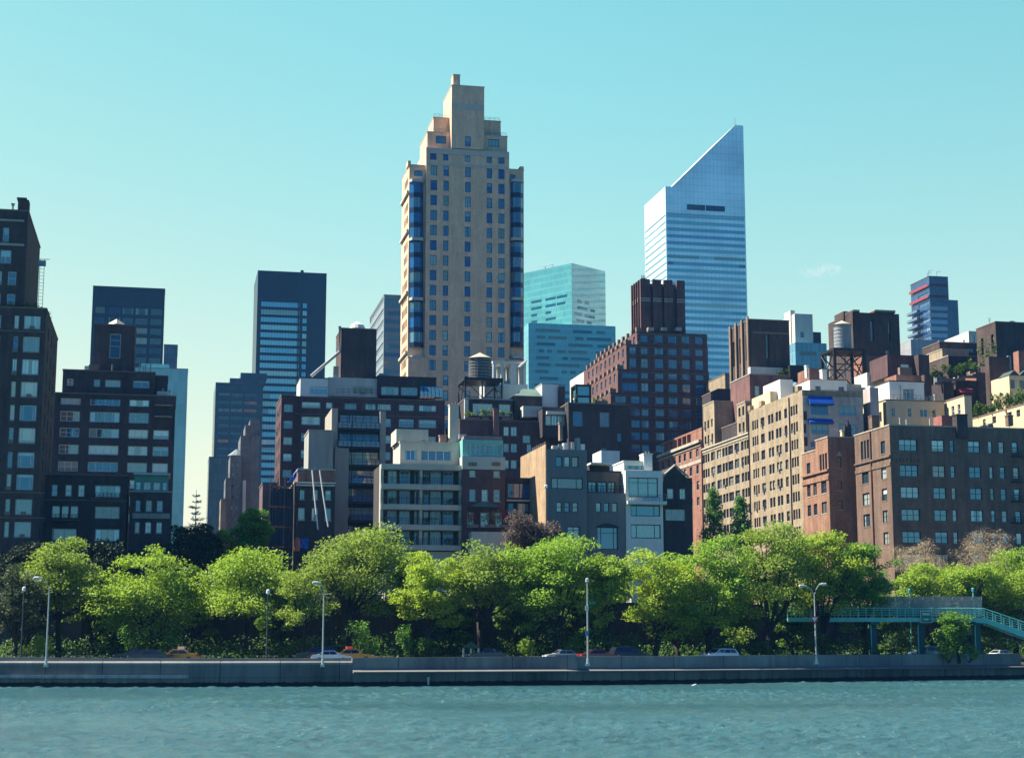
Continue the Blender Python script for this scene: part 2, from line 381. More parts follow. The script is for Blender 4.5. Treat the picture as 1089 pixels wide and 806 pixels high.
def ac_mesh():
    if 'ac' not in MC:
        m = MB(); m.box(-.33, .33, -.3, .1, 0, .4)
        for k in range(5): m.box(-.28, .28, -.31, -.3, .05+k*.065, .08+k*.065, 1)
        MC['ac'] = m.mesh('air_conditioner', [plain('ac_grey', (.3, .3, .28), .6), plain('ac_dark', (.05, .05, .05), .6)])
    return MC['ac']
# ------------------------------------------------------------------ shared materials
G_DK = window_glass('glass_dark', (0.015, 0.025, 0.045), amount=0.35)
G_BL = window_glass('glass_blue', (0.016, 0.09, 0.22), (0.25, 0.46, 0.54), amount=0.4, ior=2.0)
G_LT = window_glass('glass_pale', (0.02, 0.045, 0.06), (0.62, 0.74, 0.68), amount=0.62, ior=2.9)
G_CY = window_glass('glass_cyan', (0.05, 0.15, 0.17), (0.34, 0.58, 0.56), amount=0.5, ior=3.0)
FR_W = plain('frame_white', (0.62, 0.64, 0.62), .6, var=.08); FR_D = plain('frame_dark', (0.03, 0.035, 0.045), .5, var=.1)
FR_B = plain('frame_bronze', (0.10, 0.085, 0.075), .5, var=.1); FR_G = plain('frame_grey', (0.28, 0.30, 0.31), .6, var=.1)
STONE = plain('limestone', (0.40, 0.36, 0.29), .85, var=.22); STONE_D = plain('brownstone_trim', (0.20, 0.15, 0.12), .9, var=.25)
CONC = plain('concrete', (0.33, 0.33, 0.30), .9, var=.25); CONC_L = plain('concrete_light', (0.52, 0.52, 0.46), .85, var=.15)
WHITE = plain('white_stucco', (0.72, 0.74, 0.68), .8, var=.10); CREAM = plain('cream_brick', (0.60, 0.48, 0.31), .9, var=.14)
BLACKM = plain('black_metal', (0.02, 0.022, 0.028), .5, var=.2); GREYM = plain('grey_metal', (0.26, 0.28, 0.29), .45, .5, var=.2)
ROOFM = plain('roof_felt', (0.10, 0.10, 0.10), .95, var=.3); WOOD_T = plain('tank_wood', (0.10, 0.095, 0.09), .9, var=.35, scale=3)
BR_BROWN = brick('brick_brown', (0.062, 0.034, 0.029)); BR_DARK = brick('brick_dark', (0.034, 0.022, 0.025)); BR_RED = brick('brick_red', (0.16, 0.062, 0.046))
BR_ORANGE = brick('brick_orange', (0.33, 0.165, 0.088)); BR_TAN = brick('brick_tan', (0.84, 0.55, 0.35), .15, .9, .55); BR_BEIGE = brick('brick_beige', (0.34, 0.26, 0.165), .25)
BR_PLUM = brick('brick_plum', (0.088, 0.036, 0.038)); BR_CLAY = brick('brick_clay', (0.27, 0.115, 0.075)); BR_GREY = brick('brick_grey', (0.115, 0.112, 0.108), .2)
PLANT_M = leaf_mat('leaf_roof', (0.05, 0.11, 0.02), (0.13, 0.2, 0.03), .3)

def rows_of(y0, h, pitch, n): return [(y0+i*pitch, y0+i*pitch+h) for i in range(n)]
def sub_mesh(b, fn, name, mat, parent=None):
    m = MB(); fn(m); return m.build(name, mat, parent or b.e)
def parapet_posts(b, u0, u1, w, z, n, mat, name='parapet_post'):
    m = MB()
    for i in range(n):
        u = u0+(u1-u0)*i/max(1, n-1); m.box(u-.25, u+.25, w-.1, w+.4, z, z+.7)
    m.build(name, mat, b.e)
def scatter_leaves(name, centre_fn, n, size, mat, parent=None, loc=None, up=0.35):
    pts = np.array([centre_fn() for _ in range(n)])
    return leaves(name, pts, size, mat, parent, loc, up)
def leaves(name, P, size, mat, parent=None, loc=None, up=0.35, asp=0.55):
    n = len(P); nr = np.random.normal(size=(n, 3)); nr[:, 2] = np.abs(nr[:, 2])+up; nr /= np.linalg.norm(nr, axis=1)[:, None]
    t = np.random.normal(size=(n, 3)); t -= nr*(t*nr).sum(1)[:, None]; t /= np.linalg.norm(t, axis=1)[:, None]; b = np.cross(nr, t)
    s = (size*np.random.uniform(.6, 1.35, n))[:, None]; a = asp
    V = np.stack([P-t*s*.5, P+b*s*.5*a+nr*s*.06, P+t*s*.5-nr*s*.08, P-b*s*.5*a+nr*s*.06], 1).reshape(-1, 3)
    me = bpy.data.meshes.new(name); me.vertices.add(4*n); me.vertices.foreach_set('co', V.ravel())
    me.loops.add(4*n); me.loops.foreach_set('vertex_index', np.arange(4*n)); me.polygons.add(n)
    me.polygons.foreach_set('loop_start', np.arange(0, 4*n, 4)); me.polygons.foreach_set('loop_total', np.full(n, 4))
    me.materials.append(mat); me.update(calc_edges=True); return link(name, me, parent, loc)
def roof_plant(name, label, p, w, h, n=260, size=.35, mat=None, group='plants on the roof terraces'):
    """shrub in a planter standing on a roof or terrace"""
    t = thing(name, label, 'plant', p, 0, group)
    MB().box(-w*.42, w*.42, -.3, .3, 0, .45).build('planter', STONE_D, t)
    st = MB()
    for i in range(5): st.tube([(random.uniform(-w*.3, w*.3), 0, .4), (random.uniform(-w*.4, w*.4), random.uniform(-.2, .2), .4+h*.7)], [.04, .015], 5)
    st.build('stem', plain('bark', (.07, .055, .045), .9), t)
    k = max(2, int(w/1.0)); cs = [(random.uniform(-w/2, w/2), random.uniform(-.3, .3), .45+h*random.uniform(.35, .75), random.uniform(.35, .6)) for _ in range(k*2)]
    def one():
        c = random.choice(cs); d = Vector((random.gauss(0, 1), random.gauss(0, 1), random.gauss(0, 1))).normalized()*c[3]*random.uniform(.5, 1)
        return (c[0]+d.x*1.1, c[1]+d.y, max(.4, c[2]+d.z*h*.55))
    scatter_leaves('foliage', one, n, size, mat or PLANT_M, t)
    return t
def water_tower(name, label, p, r, h, leg, frame=0.0, ladder=True, dark=None, th=1.0):
    t = thing(name, label, 'water tower', p, R(ROT))
    wood = dark or WOOD_T
    tb = MB().tube([(0, 0, leg), (0, 0, leg+h*.5), (0, 0, leg+h)], [r, r*.985, r*.96], 28); tb.build('tank', wood, t, smooth=False)
    hp = MB()
    for k in range(7): hp.tube([(0, 0, leg+h*(k+.5)/7-.05), (0, 0, leg+h*(k+.5)/7+.05)], r*1.012, 28)
    hp.build('hoop', GREYM, t)
    MB().tube([(0, 0, leg+h+.02), (0, 0, leg+h+r*.55)], [r*1.1, .06], 28).build('roof', plain('tank_roof', (.55, .5, .38), .6, .2), t)
    s = r*.95+frame
    fm = MB(); fm.box(-s-.2, s+.2, -s-.2, s+.2, leg-.55, leg-.05)
    fm.build('platform', BLACKM, t)
    for x in (-s, s):
        for y in (-s, s): MB().box(x-.14*th, x+.14*th, y-.14*th, y+.14*th, 0, leg-.56).build('leg', BLACKM, t)
    br = MB()
    for y in (-s-.16, s+.16):
        br.tube([(-s, y, .2), (s, y, leg-.7)], .07*th, 6); br.tube([(s, y, .2), (-s, y, leg-.7)], .07*th, 6); br.tube([(-s, y, leg*.5), (s, y, leg*.5)], .06*th, 6)
    for x in (-s-.16, s+.16):
        br.tube([(x, -s, .2), (x, s, leg-.7)], .07*th, 6); br.tube([(x, s, .2), (x, -s, leg-.7)], .07*th, 6)
    br.build('brace', BLACKM, t)
    if ladder:
        ld = MB()
        for x in (-.25, .25): ld.tube([(x-r*.5, -r*.95, leg), (x-r*.5, -r*.95, leg+h)], .035, 5)
        for k in range(int(h/.45)): ld.tube([(-.25-r*.5, -r*.95, leg+.3+k*.45), (.25-r*.5, -r*.95, leg+.3+k*.45)], .025, 5)
        ld.build('ladder', GREYM, t)
    MB().tube([(r*.2, 0, 0), (r*.2, 0, leg-.56)], .18, 8).build('pipe', GREYM, t)
    return t

# ------------------------------------------------------------------ LEFT: dark brick tower at the frame edge (front-right corner measured)
b = Bld('apartment_tower', 'tall dark brown brick tower with a stepped top, cut off by the left frame edge', 'apartment tower', 49, 340, 224, fm=FR_W, gm=G_LT, sm=STONE_D, ac=.25)
dA = 24
rws = [(331.5+10, 341.5+18)]; rws = [(y-8.2, y+8.2) for y in (341.5, 366, 390, 414, 439, 463, 489, 512.5, 539, 563)]
cl = [(4.5, 9.5, '1r'), (15, 33, 'c3'), (38, 44, '1r'), (-16, -10, '1r')]
u1 = 0.0; zt = b.f(49, 329)[1]; uL = b.f(-40, 340)[0]
rt = [(w0, w0+1.4, z-1.0, z+1.0, '1r') for z in np.arange(4, zt-2, 3.1) for w0 in (5, 11, 17)]
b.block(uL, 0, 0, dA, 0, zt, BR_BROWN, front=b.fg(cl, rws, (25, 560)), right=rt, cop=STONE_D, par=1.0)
for y in (349.8, 522, 549): b.strip(-30, 48, y, y+1.2, STONE_D, out=.12, name='string_course')
# upper tier, set back
wS = 1.2; u2 = b.f(28, 270, wS)[0]; zt2 = b.f(5, 224, wS)[1]
b.block(uL, u2, wS, wS+22, zt, zt2, BR_BROWN, front=b.fg([(3, 9.5), (-12, -6)], [(242, 257)], (5, 250), wS)+b.fg([(8, 17), (-4, 1.5)], [(289, 303), (312.5, 324)], (12, 300), wS)+b.fg([(0.3, 12, '2r')], [(266, 280)], (5, 270), wS),
        cop=STONE_D, par=.8)
b.strip(-20, 26, 257.5, 260, STONE, w=wS, out=.15, name='string_course'); b.strip(-20, 26, 232, 234, STONE, w=wS, out=.15, name='string_course')
u3 = b.f(17, 240, wS)[0]
sub_mesh(b, lambda m: (m.box(u3, u2-.1, wS+1.2, wS+3.2, zt2-.3, b.f(20, 210, wS)[1]), m.box(u3-.15, u2-.4, wS+1, wS+3.4, b.f(20, 210, wS)[1], b.f(20, 208, wS)[1])), 'chimney', BR_BROWN)
sub_mesh(b, lambda m: m.tube([(b.f(13, 224, wS)[0], wS+1, zt2), (b.f(13, 218, wS)[0], wS+1, zt2+.9), (b.f(13, 218, wS)[0], wS+1, zt2+1.3)], [.12, .12, .3], 10), 'vent', GREYM)
p_ = lambda bb, px, py, w: bb.o+bb.U*bb.f(px, py, w)[0]+bb.W*w+Vector((0, 0, bb.f(px, py, w)[1]))
# lattice roof ladder at the setback
lm = MB(); lu, lz0, lz1 = b.f(43.5, 310, 5)[0], zt, b.f(43.5, 276, 5)[1]
for dx in (-.3, .3): lm.tube([(lu+dx, 5, lz0), (lu+dx, 5, lz1)], .04, 5)
for k in range(int((lz1-lz0)/.5)): lm.tube([(lu-.3, 5, lz0+.3+.5*k), (lu+.3, 5, lz0+.3+.5*k)], .03, 5)
lm.box(lu-.6, lu+.5, 4.7, 5.4, lz1-.9, lz1-.2); lm.tube([(lu-.5, 5, lz1), (lu+1.0, 5, lz1+.05)], .05, 5)
lm.build('access_ladder', GREYM, b.e)
for i, (px, w_, h_) in enumerate(((38, 2.4, 1.0), (46, 2.0, 2.2), (52, 1.6, 1.6))):
    pp = b.o+b.U*(-2.6+i*.95)+b.W*(.8+i*4.5)+Vector((0, 0, zt-.95))
    roof_plant('terrace_shrub', ['low dark terrace shrub at the front corner of the left brick tower setback', 'tallest spindly terrace shrub on the left brick tower setback', 'rear terrace shrub overhanging the right side of the left brick tower'][i], pp, w_*.7, h_+.8, 120, .3)

# ------------------------------------------------------------------ dark brick block beside it
b = Bld('apartment_building', 'dark brown apartment block with wide window bands and a brick tank house on top', 'apartment building', 58, 420, 286, fm=FR_W, gm=G_LT, sm=None, ac=.0)
rw = [(390+a/3.664, 390+c/3.664) for a, c in ((110, 150), (175, 215), (240, 276), (305, 342), (370, 408), (438, 472), (503, 540), (570, 606))]
cx = lambda a, c, s='': (a/3.664, c/3.664, s)
cols = [cx(235, 312, '3r'), cx(350, 467, '4'), cx(503, 580, '3'), cx(600, 661, '2')]
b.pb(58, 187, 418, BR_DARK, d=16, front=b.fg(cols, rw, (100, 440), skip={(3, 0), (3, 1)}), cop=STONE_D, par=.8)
rb = MB(); u0, u1 = b.f(604/3.664, 430)[0], b.f(672/3.664, 430)[0]
for y in (431, 443):
    z = b.f(170, y)[1]; rb.box(u0, u1, -1.1, -.005, z-.15, z)
rb.build('balcony', CONC, b.e)
b.pb(67, 165, 393.5, BR_DARK, yb=417.5, w=1.6, d=12, front=b.fg([cx(260, 286), cx(366, 390), cx(410, 470, '2'), cx(520, 582, '2')], [(403.5, 411)], (100, 407), 1.6), cop=STONE_D, name='penthouse')
b.pb(165, 178.5, 400, BR_DARK, yb=417.5, w=2.5, d=8, name='penthouse_wing', cop=STONE_D)
b.pb(101, 144, 345, BR_BROWN, yb=392.5, w=4, d=9, front=b.fg([(427/3.664, 470/3.664, '1tr')], [(355, 381)], (120, 370), 4), name='tank_house', cop=STONE_D, gm=G_DK)
sub_mesh(b, lambda m: m.tube([(b.f(124, 345, 8)[0], 8, b.f(124, 346, 8)[1]), (b.f(124, 345, 8)[0], 8, b.f(124, 339.5, 8)[1])], [1.9, .1], 4), 'pyramid_roof', plain('copper_lit', (.5, .4, .3), .5, .3))
pr = MB()
for px in (119, 148, 155, 160): u, z = b.f(px, 393, 2); pr.tube([(u, 2, z-1), (u, 2, z+.9)], [.12, .12], 6)
pr.build('vent_pipe', GREYM, b.e)
b.clutter(70, 163, 393.5, 1.6, 7, 8, 3); b.clutter(166, 186, 417, 0, 3, 6, 4)
# brick row houses below it
b = Bld('row_house', 'dark brick row house with tall white studio windows below the brown apartment block', 'row house', 46, 560, 236, fm=FR_W, gm=G_LT, rec=.2)
cz = lambda a, c, s='': (a/3.664, c/3.664, s)
fr = b.fg([cz(202, 225), cz(255, 280), cz(305, 330), cz(370, 470, '4')], [(515.6, 528)], (90, 520)) + b.fg([cz(202, 305, 'm3'), cz(370, 466, '3')], [(538, 551)], (90, 545)) + b.fg([cz(202, 298, '2'), cz(370, 466, '4')], [(562, 575)], (90, 570))
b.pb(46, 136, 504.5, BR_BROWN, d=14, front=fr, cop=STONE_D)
b.strip(47, 135, 530.5, 532, STONE_D, name='string_course', out=.12)
for xa, xb, y in ((55, 85, 552.5), (97, 131, 529.5)):
    u0, z = b.f(xa, y); b.rail(u0, b.f(xb, y)[0], -.5, z, .8, .5, BLACKM, name='balcony_railing')
    MB().box(u0, b.f(xb, y)[0], -.6, -.005, z-.15, z-.005).build('balcony', STONE_D, b.e)
b = Bld('row_house', 'brown brick row house with a green glass penthouse right of the white studio windows', 'row house', 138.5, 540, 238, fm=FR_W, gm=G_LT, sm=STONE)
fr = b.fg([cz(527, 545), cz(567, 590), cz(610, 632)], [(532, 543.3), (555, 566.5)], (157, 550))
b.pb(138.5, 182, 523, BR_BROWN, d=12, front=fr, cop=STONE)
b.strip(141, 180.5, 545.5, 551, STONE, out=.1, name='string_course')
GREENP = plain('green_panel', (0.10, 0.30, 0.25), .5, var=.15)
b.pb(143, 179, 505, GREENP, yb=522.5, w=.8, d=8, front=b.fg([cz(530, 549), cz(560, 588, '2'), cz(598, 625, '2'), cz(634, 650)], [(512.5, 521)], (160, 515), .8), name='penthouse', gm=G_CY, sm=None)
b.strip(142, 181.5, 502.8, 505, CONC_L, w=.8, out=.6, dep=5, name='penthouse_roof')

# ------------------------------------------------------------------ far towers on the left
b = Bld('office_tower', 'flat-topped dark navy office tower far behind the brown apartment block', 'office tower', 99, 340, 620, fm=FR_D, gm=G_DK)
NAVY = curtain_wall('navy_skin', 1.5, 3.7, (.004, .012, .045), (.008, .024, .07), (.003, .008, .025), 1.5, .3, (.01, .014, .028), .4)
fr = b.fg([(101, 111, 'b6'), (115.5, 128, 'b8'), (130, 141.5, 'b7'), (144, 157, 'b8'), (160, 172, 'b8')], rows_of(327.5, 6.8, 10.4, 6), (137, 340))
dC = b.l(96.5, 360)[0]
b.pb(99, 175.6, 304.3, NAVY, d=abs(dC) if abs(dC) < 60 else 40, front=fr, par=.6, cop=FR_D, rec=.1)
b = Bld('office_tower', 'slim grey-blue tower peeking out right of the navy office tower', 'office tower', 174.5, 380, 700)
b.pb(174.5, 189, 366.5, curtain_wall('greyblue_skin', 1.4, 3.6, (.07, .11, .16), (.10, .15, .20), (.05, .07, .1), 1.6, .3), d=30, cop=FR_G)
b = Bld('glass_tower', 'pale cyan glass tower behind the right edge of the brown apartment block', 'glass tower', 144, 420, 470)
CYW = curtain_wall('cyan_skin', 1.5, 3.2, (.12, .34, .38), (.20, .44, .46), (.25, .42, .42), 2.2, .12)
b.pb(144, 200, 391, CYW, d=26, cop=FR_G)
b.pb(150, 180, 386.5, CYW, yb=391, w=4, d=10, name='penthouse'); b.pb(90, 100, 389, CONC_L, yb=395, w=4, d=6, name='bulkhead')
b = Bld('office_tower', 'wide dark blue tower with a stepped flat top, left of the bright striped tower', 'office tower', 229.5, 450, 700, fm=FR_D, gm=G_DK)
SLATE = curtain_wall('slate_skin', 1.6, 3.5, (.01, .03, .085), (.022, .055, .12), (.015, .025, .05), 1.6, .25, (.018, .03, .06), .45)
b.pb(229.5, 280, 406.5, SLATE, d=35, front=b.fg([(231, 243, 'b8'), (244.5, 257, 'b8'), (258.5, 272, 'b8')], rows_of(418, 3.6, 8.2, 16), (245, 470)), rec=.08, gm=window_glass('glass_slate', (.05, .09, .13), (.2, .25, .28), .3, 1.8))
b.pb(244.5, 282, 402, SLATE, yb=406.5, w=3, d=25, name='upper_block'); b.pb(256, 284, 396.3, SLATE, yb=402, w=6, d=25, name='upper_block')
b = Bld('office_tower', 'low sliver of a blue-grey building at the foot of the wide dark blue tower', 'office building', 222.5, 520, 640)
b.pb(222.5, 246, 486, curtain_wall('bluegrey_skin', 1.5, 3.4, (.03, .07, .10), (.05, .10, .13), (.02, .04, .06), 1.6, .25), d=20, cop=FR_D)

b = Bld('office_tower', 'black slab tower striped with bright cyan window bands below a blank dark crown', 'office tower', 274.5, 420, 800, fm=FR_D, gm=window_glass('glass_bandcyan', (.22, .60, .66), (.5, .8, .78), .6, 2.2))
BLKS = curtain_wall('black_skin', 1.9, 40, (.003, .010, .032), (.005, .014, .042), (.002, .005, .015), 1.5, .35)
fr = b.fg([(275.3, 317.2, 'b14'), (320.0, 324.6, 'b2')], rows_of(270+188/3.664, 5.3, 8.13, 27), (296, 420))
dF = b.l(270.5, 420)[0]
b.pb(274.5, 347.5, 288, BLKS, d=max(12, min(60, abs(dF))), front=fr, cop=FR_D, rec=.1)
b.strip(317.9, 319.2, 290, 560, FR_D, out=.5, name='pilaster')
sub_mesh(b, lambda m: [m.box(b.f(275.6+i*2.98, 300)[0], b.f(276.5+i*2.98, 300)[0], -.35, -.01, b.f(290, 318)[1], b.f(290, 290)[1]) for i in range(14)], 'crown_fin', plain('fin_black', (.008, .015, .035), .4))
b.pbox(320, 323, 287.3, 290, FR_D, w=10, d=4, name='bulkhead')

b = Bld('setback_building', 'pale grey stepped building seen in the gap left of the striped tower', 'apartment building', 249, 500, 430, fm=FR_G, gm=G_DK)
SETB = brick('brick_palegrey', (.15, .16, .17), .15)
lf = [(w0, w0+1.3, z, z+1.7, '1') for z in np.arange(3, 40, 3.2) for w0 in (2, 5, 8, 11)]
u1 = b.f(275, 470)[0]
b.pb(256, 276, 463, SETB, w=0, d=16, left=lf); b.pb(261, 276, 452, SETB, yb=463, w=1, d=12, name='upper_tier'); b.pb(266, 276, 446, SETB, yb=452, w=2, d=9, name='upper_tier')
fr = b.fg([(246.5, 249), (251.5, 254)], rows_of(492, 4.5, 11.5, 8), (250, 500), -2)
b.pb(245, 257, 484, SETB, w=-2, d=14, front=fr, left=lf, name='lower_tier'); b.pb(240, 246, 508, SETB, w=-3, d=12, left=lf, name='lower_tier'); b.pb(235, 241, 530, brick('brick_palebrown', (.25, .19, .14), .2), w=-4, d=12, left=lf, name='lower_tier')
sub_mesh(b, lambda m: m.tube([(b.f(252, 484, 3)[0], 3, b.f(252, 485, 3)[1]), (b.f(252, 484, 3)[0], 3, b.f(252, 478, 3)[1])], [2.6, .4], 10), 'mansard_roof', plain('slate_roof', (.16, .2, .22), .6))
sub_mesh(b, lambda m: m.tube([(b.f(259.7, 540, -2)[0], -2.6, 0), (b.f(259.7, 512, -2)[0], -2.6, b.f(259.7, 511, -2)[1])], .45, 10), 'flue', CONC_L)

# ------------------------------------------------------------------ big red-brown block behind the townhouses
b = Bld('apartment_building', 'wide red-brown brick apartment block with a white penthouse and a brick tank house on top', 'apartment building', 312.7, 430, 304, fm=FR_W, gm=G_LT, sm=STONE_D, ac=.15)
cI = lambda a, c, s='': (200+a/3.664, 200+c/3.664-0, s)
cols = [(200+443/3.664, 200+515/3.664, '3r'), (200+537/3.664, 200+562/3.664, '1r'), (200+610/3.664, 200+655/3.664, '2r'), (388.5, 399.5, '2r'), (401.5, 415.8, '3r'), (424.3, 440.2, '3r'), (445.5, 464, '3r')]
fr = b.fg(cols, rows_of(428.4, 8.6, 17.6, 7), (440, 440))
b.pb(312.7, 473, 422, BR_PLUM, d=18, front=fr, cop=STONE_D, par=.9)
for k in range(5): b.strip(313.5, 472, 439.2+17.6*k, 440.0+17.6*k, STONE_D, out=.08, name='string_course') if k in (0, 3) else None
# projecting left bay
fr = b.fg([(302, 311.3, '2r')], rows_of(430, 8, 17.4, 7), (306, 440), -1.0)
b.pb(299.5, 312.9, 420.5, BR_PLUM, w=-1.0, d=16, front=fr, cop=STONE_D, name='bay', left=[(w0, w0+1.3, z, z+1.6, '1r') for z in np.arange(4, 50, 3.05) for w0 in (1.5, 4.5, 8, 11)])
# penthouse
b.pb(319.5, 349, 402, WHITE, yb=421, w=2, d=9, front=b.fg([(329.5, 349-.8, '4')], [(411, 419.5)], (335, 415), 2), name='penthouse', sm=None, cop=FR_D, gm=G_CY)
b.pb(349, 402, 401, CONC_L, yb=421, w=3, d=9, front=b.fg([(375, 397, '4')], [(411, 419)], (380, 415), 3), name='penthouse', sm=None, gm=G_DK)
b.pb(401.5, 464, 400.5, BR_DARK, yb=421.5, w=2.4, d=9, front=b.fg([(405.5, 424, '4'), (426.5, 444, '5')], [(411.8, 420.3)], (430, 415), 2.4), name='penthouse', sm=None, cop=FR_D)
gs = MB(); (ua, za), (ub, _) = b.f(446.5, 410, 1.2), b.f(471, 410, 1.2); zb_ = b.f(446, 422.5, 1.2)[1]
for i in range(6):
    a, c = ua+(ub-ua)*i/6+.06, ua+(ub-ua)*(i+1)/6-.06
    gs.prism([(1.8, za), (.3, zb_), (2.4, zb_)], a, c)
gs.build('skylight', G_CY, b.e)
b.pb(363, 400.6, 349.5, BR_BROWN, yb=401, w=5, d=10, name='tank_house', cop=STONE_D)
sub_mesh(b, lambda m: m.tube([(b.f(380, 349, 9)[0], 9, b.f(380, 350, 9)[1]), (b.f(380, 349, 9)[0], 9, b.f(380, 346, 9)[1]), (b.f(380, 349, 9)[0], 9, b.f(380, 342.5, 9)[1])], [1.6, 1.3, .2], 14), 'tank_cap', WHITE)
pm = MB(); a1, a2, a3 = b.f(361.3, 347, 4.6), b.f(361.3, 374, 4.6), b.f(331, 400, 4.6)
pm.tube([(a1[0], 4.6, a1[1]), (a2[0], 4.6, a2[1]), (a3[0], 4.6, a3[1])], .3, 8); pm.build('flue_pipe', GREYM, b.e)
b.rail(b.f(358.5, 421)[0], b.f(402, 421)[0], .6, b.f(370, 421, .6)[1]+.2, 1.1, 1.0, BLACKM)
tw = MB(); u, z = b.f(357.5, 398, 3.2); tw.box(u-.5, u+.5, 3.5, 4.3, z-1, z+1.6); tw.build('bulkhead', CONC, b.e)

b.clutter(404, 462, 400.5, 2.4, 5, 6, 5); b.clutter(322, 400, 401, 3, 6, 6, 6)
# ------------------------------------------------------------------ house under repair, concrete box behind it
b = Bld('concrete_building', 'blank grey concrete block rising behind the scaffolded brick house', 'building', 328.5, 480, 262, fm=FR_W, gm=G_DK)
b.pb(328.5, 354.5, 458, CONC, d=9, front=b.fg([(334, 339), (347, 352)], [(494.5, 499.5)], (340, 497)), cop=CONC)
b = Bld('row_house', 'dark brick house under repair with scaffold poles, a blue tarp and three white windows', 'row house', 313.5, 540, 240, fm=FR_W, gm=G_LT, sm=STONE, rec=.2)
fr = b.fg([(317, 324.3, '1r'), (331.5, 338, '1r'), (345.5, 352, '1r')], [(540, 553)], (335, 545)) + b.fg([(319, 324), (332.5, 338), (346, 352)], [(521, 531)], (335, 525))
b.pb(313.5, 356.5, 513.5, BR_DARK, d=12, front=fr, cop=CONC_L)
b.pb(317, 356, 499.5, brick('brick_rose', (.2, .11, .09), .2), yb=513.3, w=1.5, d=9, name='attic', cop=CONC)
b.pb(279.5, 296, 514, brick('brick_mauve', (.15, .085, .085), .2), w=4, d=9, name='side_wing', cop=STONE_D)
b.pb(296, 313.6, 519, BR_DARK, w=2.5, d=10, name='side_wing')
b.strip(315, 356, 514.8, 516.6, CONC_L, out=.3, name='cornice')
t = thing('scaffold', 'rusty pole scaffold with planks on the left side of the brick house under repair', 'scaffold', b.o+b.U*(-3.2)+b.W*(-.6), R(ROT))
sc = MB(); hS = b.f(300, 505, -.5)[1]
for i in range(4):
    for y in (-.5, .9): sc.tube([(i*1.05-.4, y, 0), (i*1.05-.4, y, hS+random.uniform(-1, .3))], .06, 6)
for k in range(1, 7):
    for y in (-.5, .9): sc.tube([(-.6, y, hS*k/6.6), (3.0, y, hS*k/6.6)], .05, 6)
    sc.tube([(-.4, -.56, hS*(k-1)/6.6), (2.7, -.56, hS*k/6.6)], .045, 6)
sc.build('pole', plain('rust_pole', (.09, .06, .055), .8), t)
pk = MB()
for k in range(1, 7): pk.box(-.5, 2.9, -.4, .8, hS*k/6.6+.06, hS*k/6.6+.11)
pk.build('plank', plain('plank_dark', (.07, .05, .045), .9), t)
nm_ = MB()
for k in range(6):
    for i in range(8): nm_.box(-.45+i*.41, -.45+i*.41+.36, -.62-.02*random.random(), -.6, hS*k/6.6+.15, hS*(k+1)/6.6-.15-random.random()*.6)
nm_.build('debris_net', plain('net_dark', (.035, .04, .06), .95, var=.5, scale=2), t)
TARP = plain('tarp_blue', (.03, .16, .55), .5, var=.3, scale=1.5)
def tarp(label, pts, n=7):
    m = MB(); q = [[Vector(pts[0]).lerp(Vector(pts[1]), i/n).lerp(Vector(pts[3]).lerp(Vector(pts[2]), i/n), j/n)+Vector((0, random.uniform(-.18, .18), random.uniform(-.08, .08))) for i in range(n+1)] for j in range(n+1)]
    for j in range(n):
        for i in range(n): m.quad(q[j][i], q[j][i+1], q[j+1][i+1], q[j+1][i])
    o = m.build('tarpaulin', TARP, None); md = o.modifiers.new('thick', 'SOLIDIFY'); md.thickness = .04
    return tag(o, label, 'tarpaulin')
W3 = lambda bb, px, py, w: bb.o+bb.U*bb.f(px, py, w)[0]+bb.W*w+Vector((0, 0, bb.f(px, py, w)[1]))
tarp('crumpled bright blue tarpaulin hung at the top of the scaffold', [W3(b, 306, 513, -1.4), W3(b, 313, 511, -1.4), W3(b, 318.5, 498, -1.2), W3(b, 311, 506, -1.2)])
tarp('blue tarpaulin sheet hanging at street level below the scaffolded house', [W3(b, 318, 583, -1.5), W3(b, 328, 583, -1.5), W3(b, 327.5, 572, -1.4), W3(b, 319, 573, -1.4)])
for i, (xa, ya, xb, yb_) in enumerate(((332, 500, 338, 563), (340, 500, 349, 560))):
    m = MB(); p0, p1 = W3(b, xa, ya, -.9), W3(b, xb, yb_, -2.2); m.tube([p0, p0.lerp(p1, .5)+Vector((0, -.1, -.15)), p1], .11, 7)
    tag(m.build('rubbish_chute', WHITE, None), ['thin white hose slung steeply down the brick house front, left of two', 'thin white hose slung down the brick house front, right of two, reaching farther right'][i], 'hose')
t = thing('construction_barrel', 'orange-red plastic tank standing by the blue tarpaulin below the scaffold', 'barrel', W3(b, 315.5, 586, -1.9))
MB().tube([(0, 0, 0), (0, 0, .3), (0, 0, 1.6), (0, 0, 2.0)], [.45, .5, .5, .2], 12).build('drum', plain('orange_plastic', (.5, .14, .07), .5), t); MB().tube([(0, 0, 2.0), (0, 0, 4.6)], .08, 6).build('pole', plain('rust_pole', (.09, .06, .055)), t)

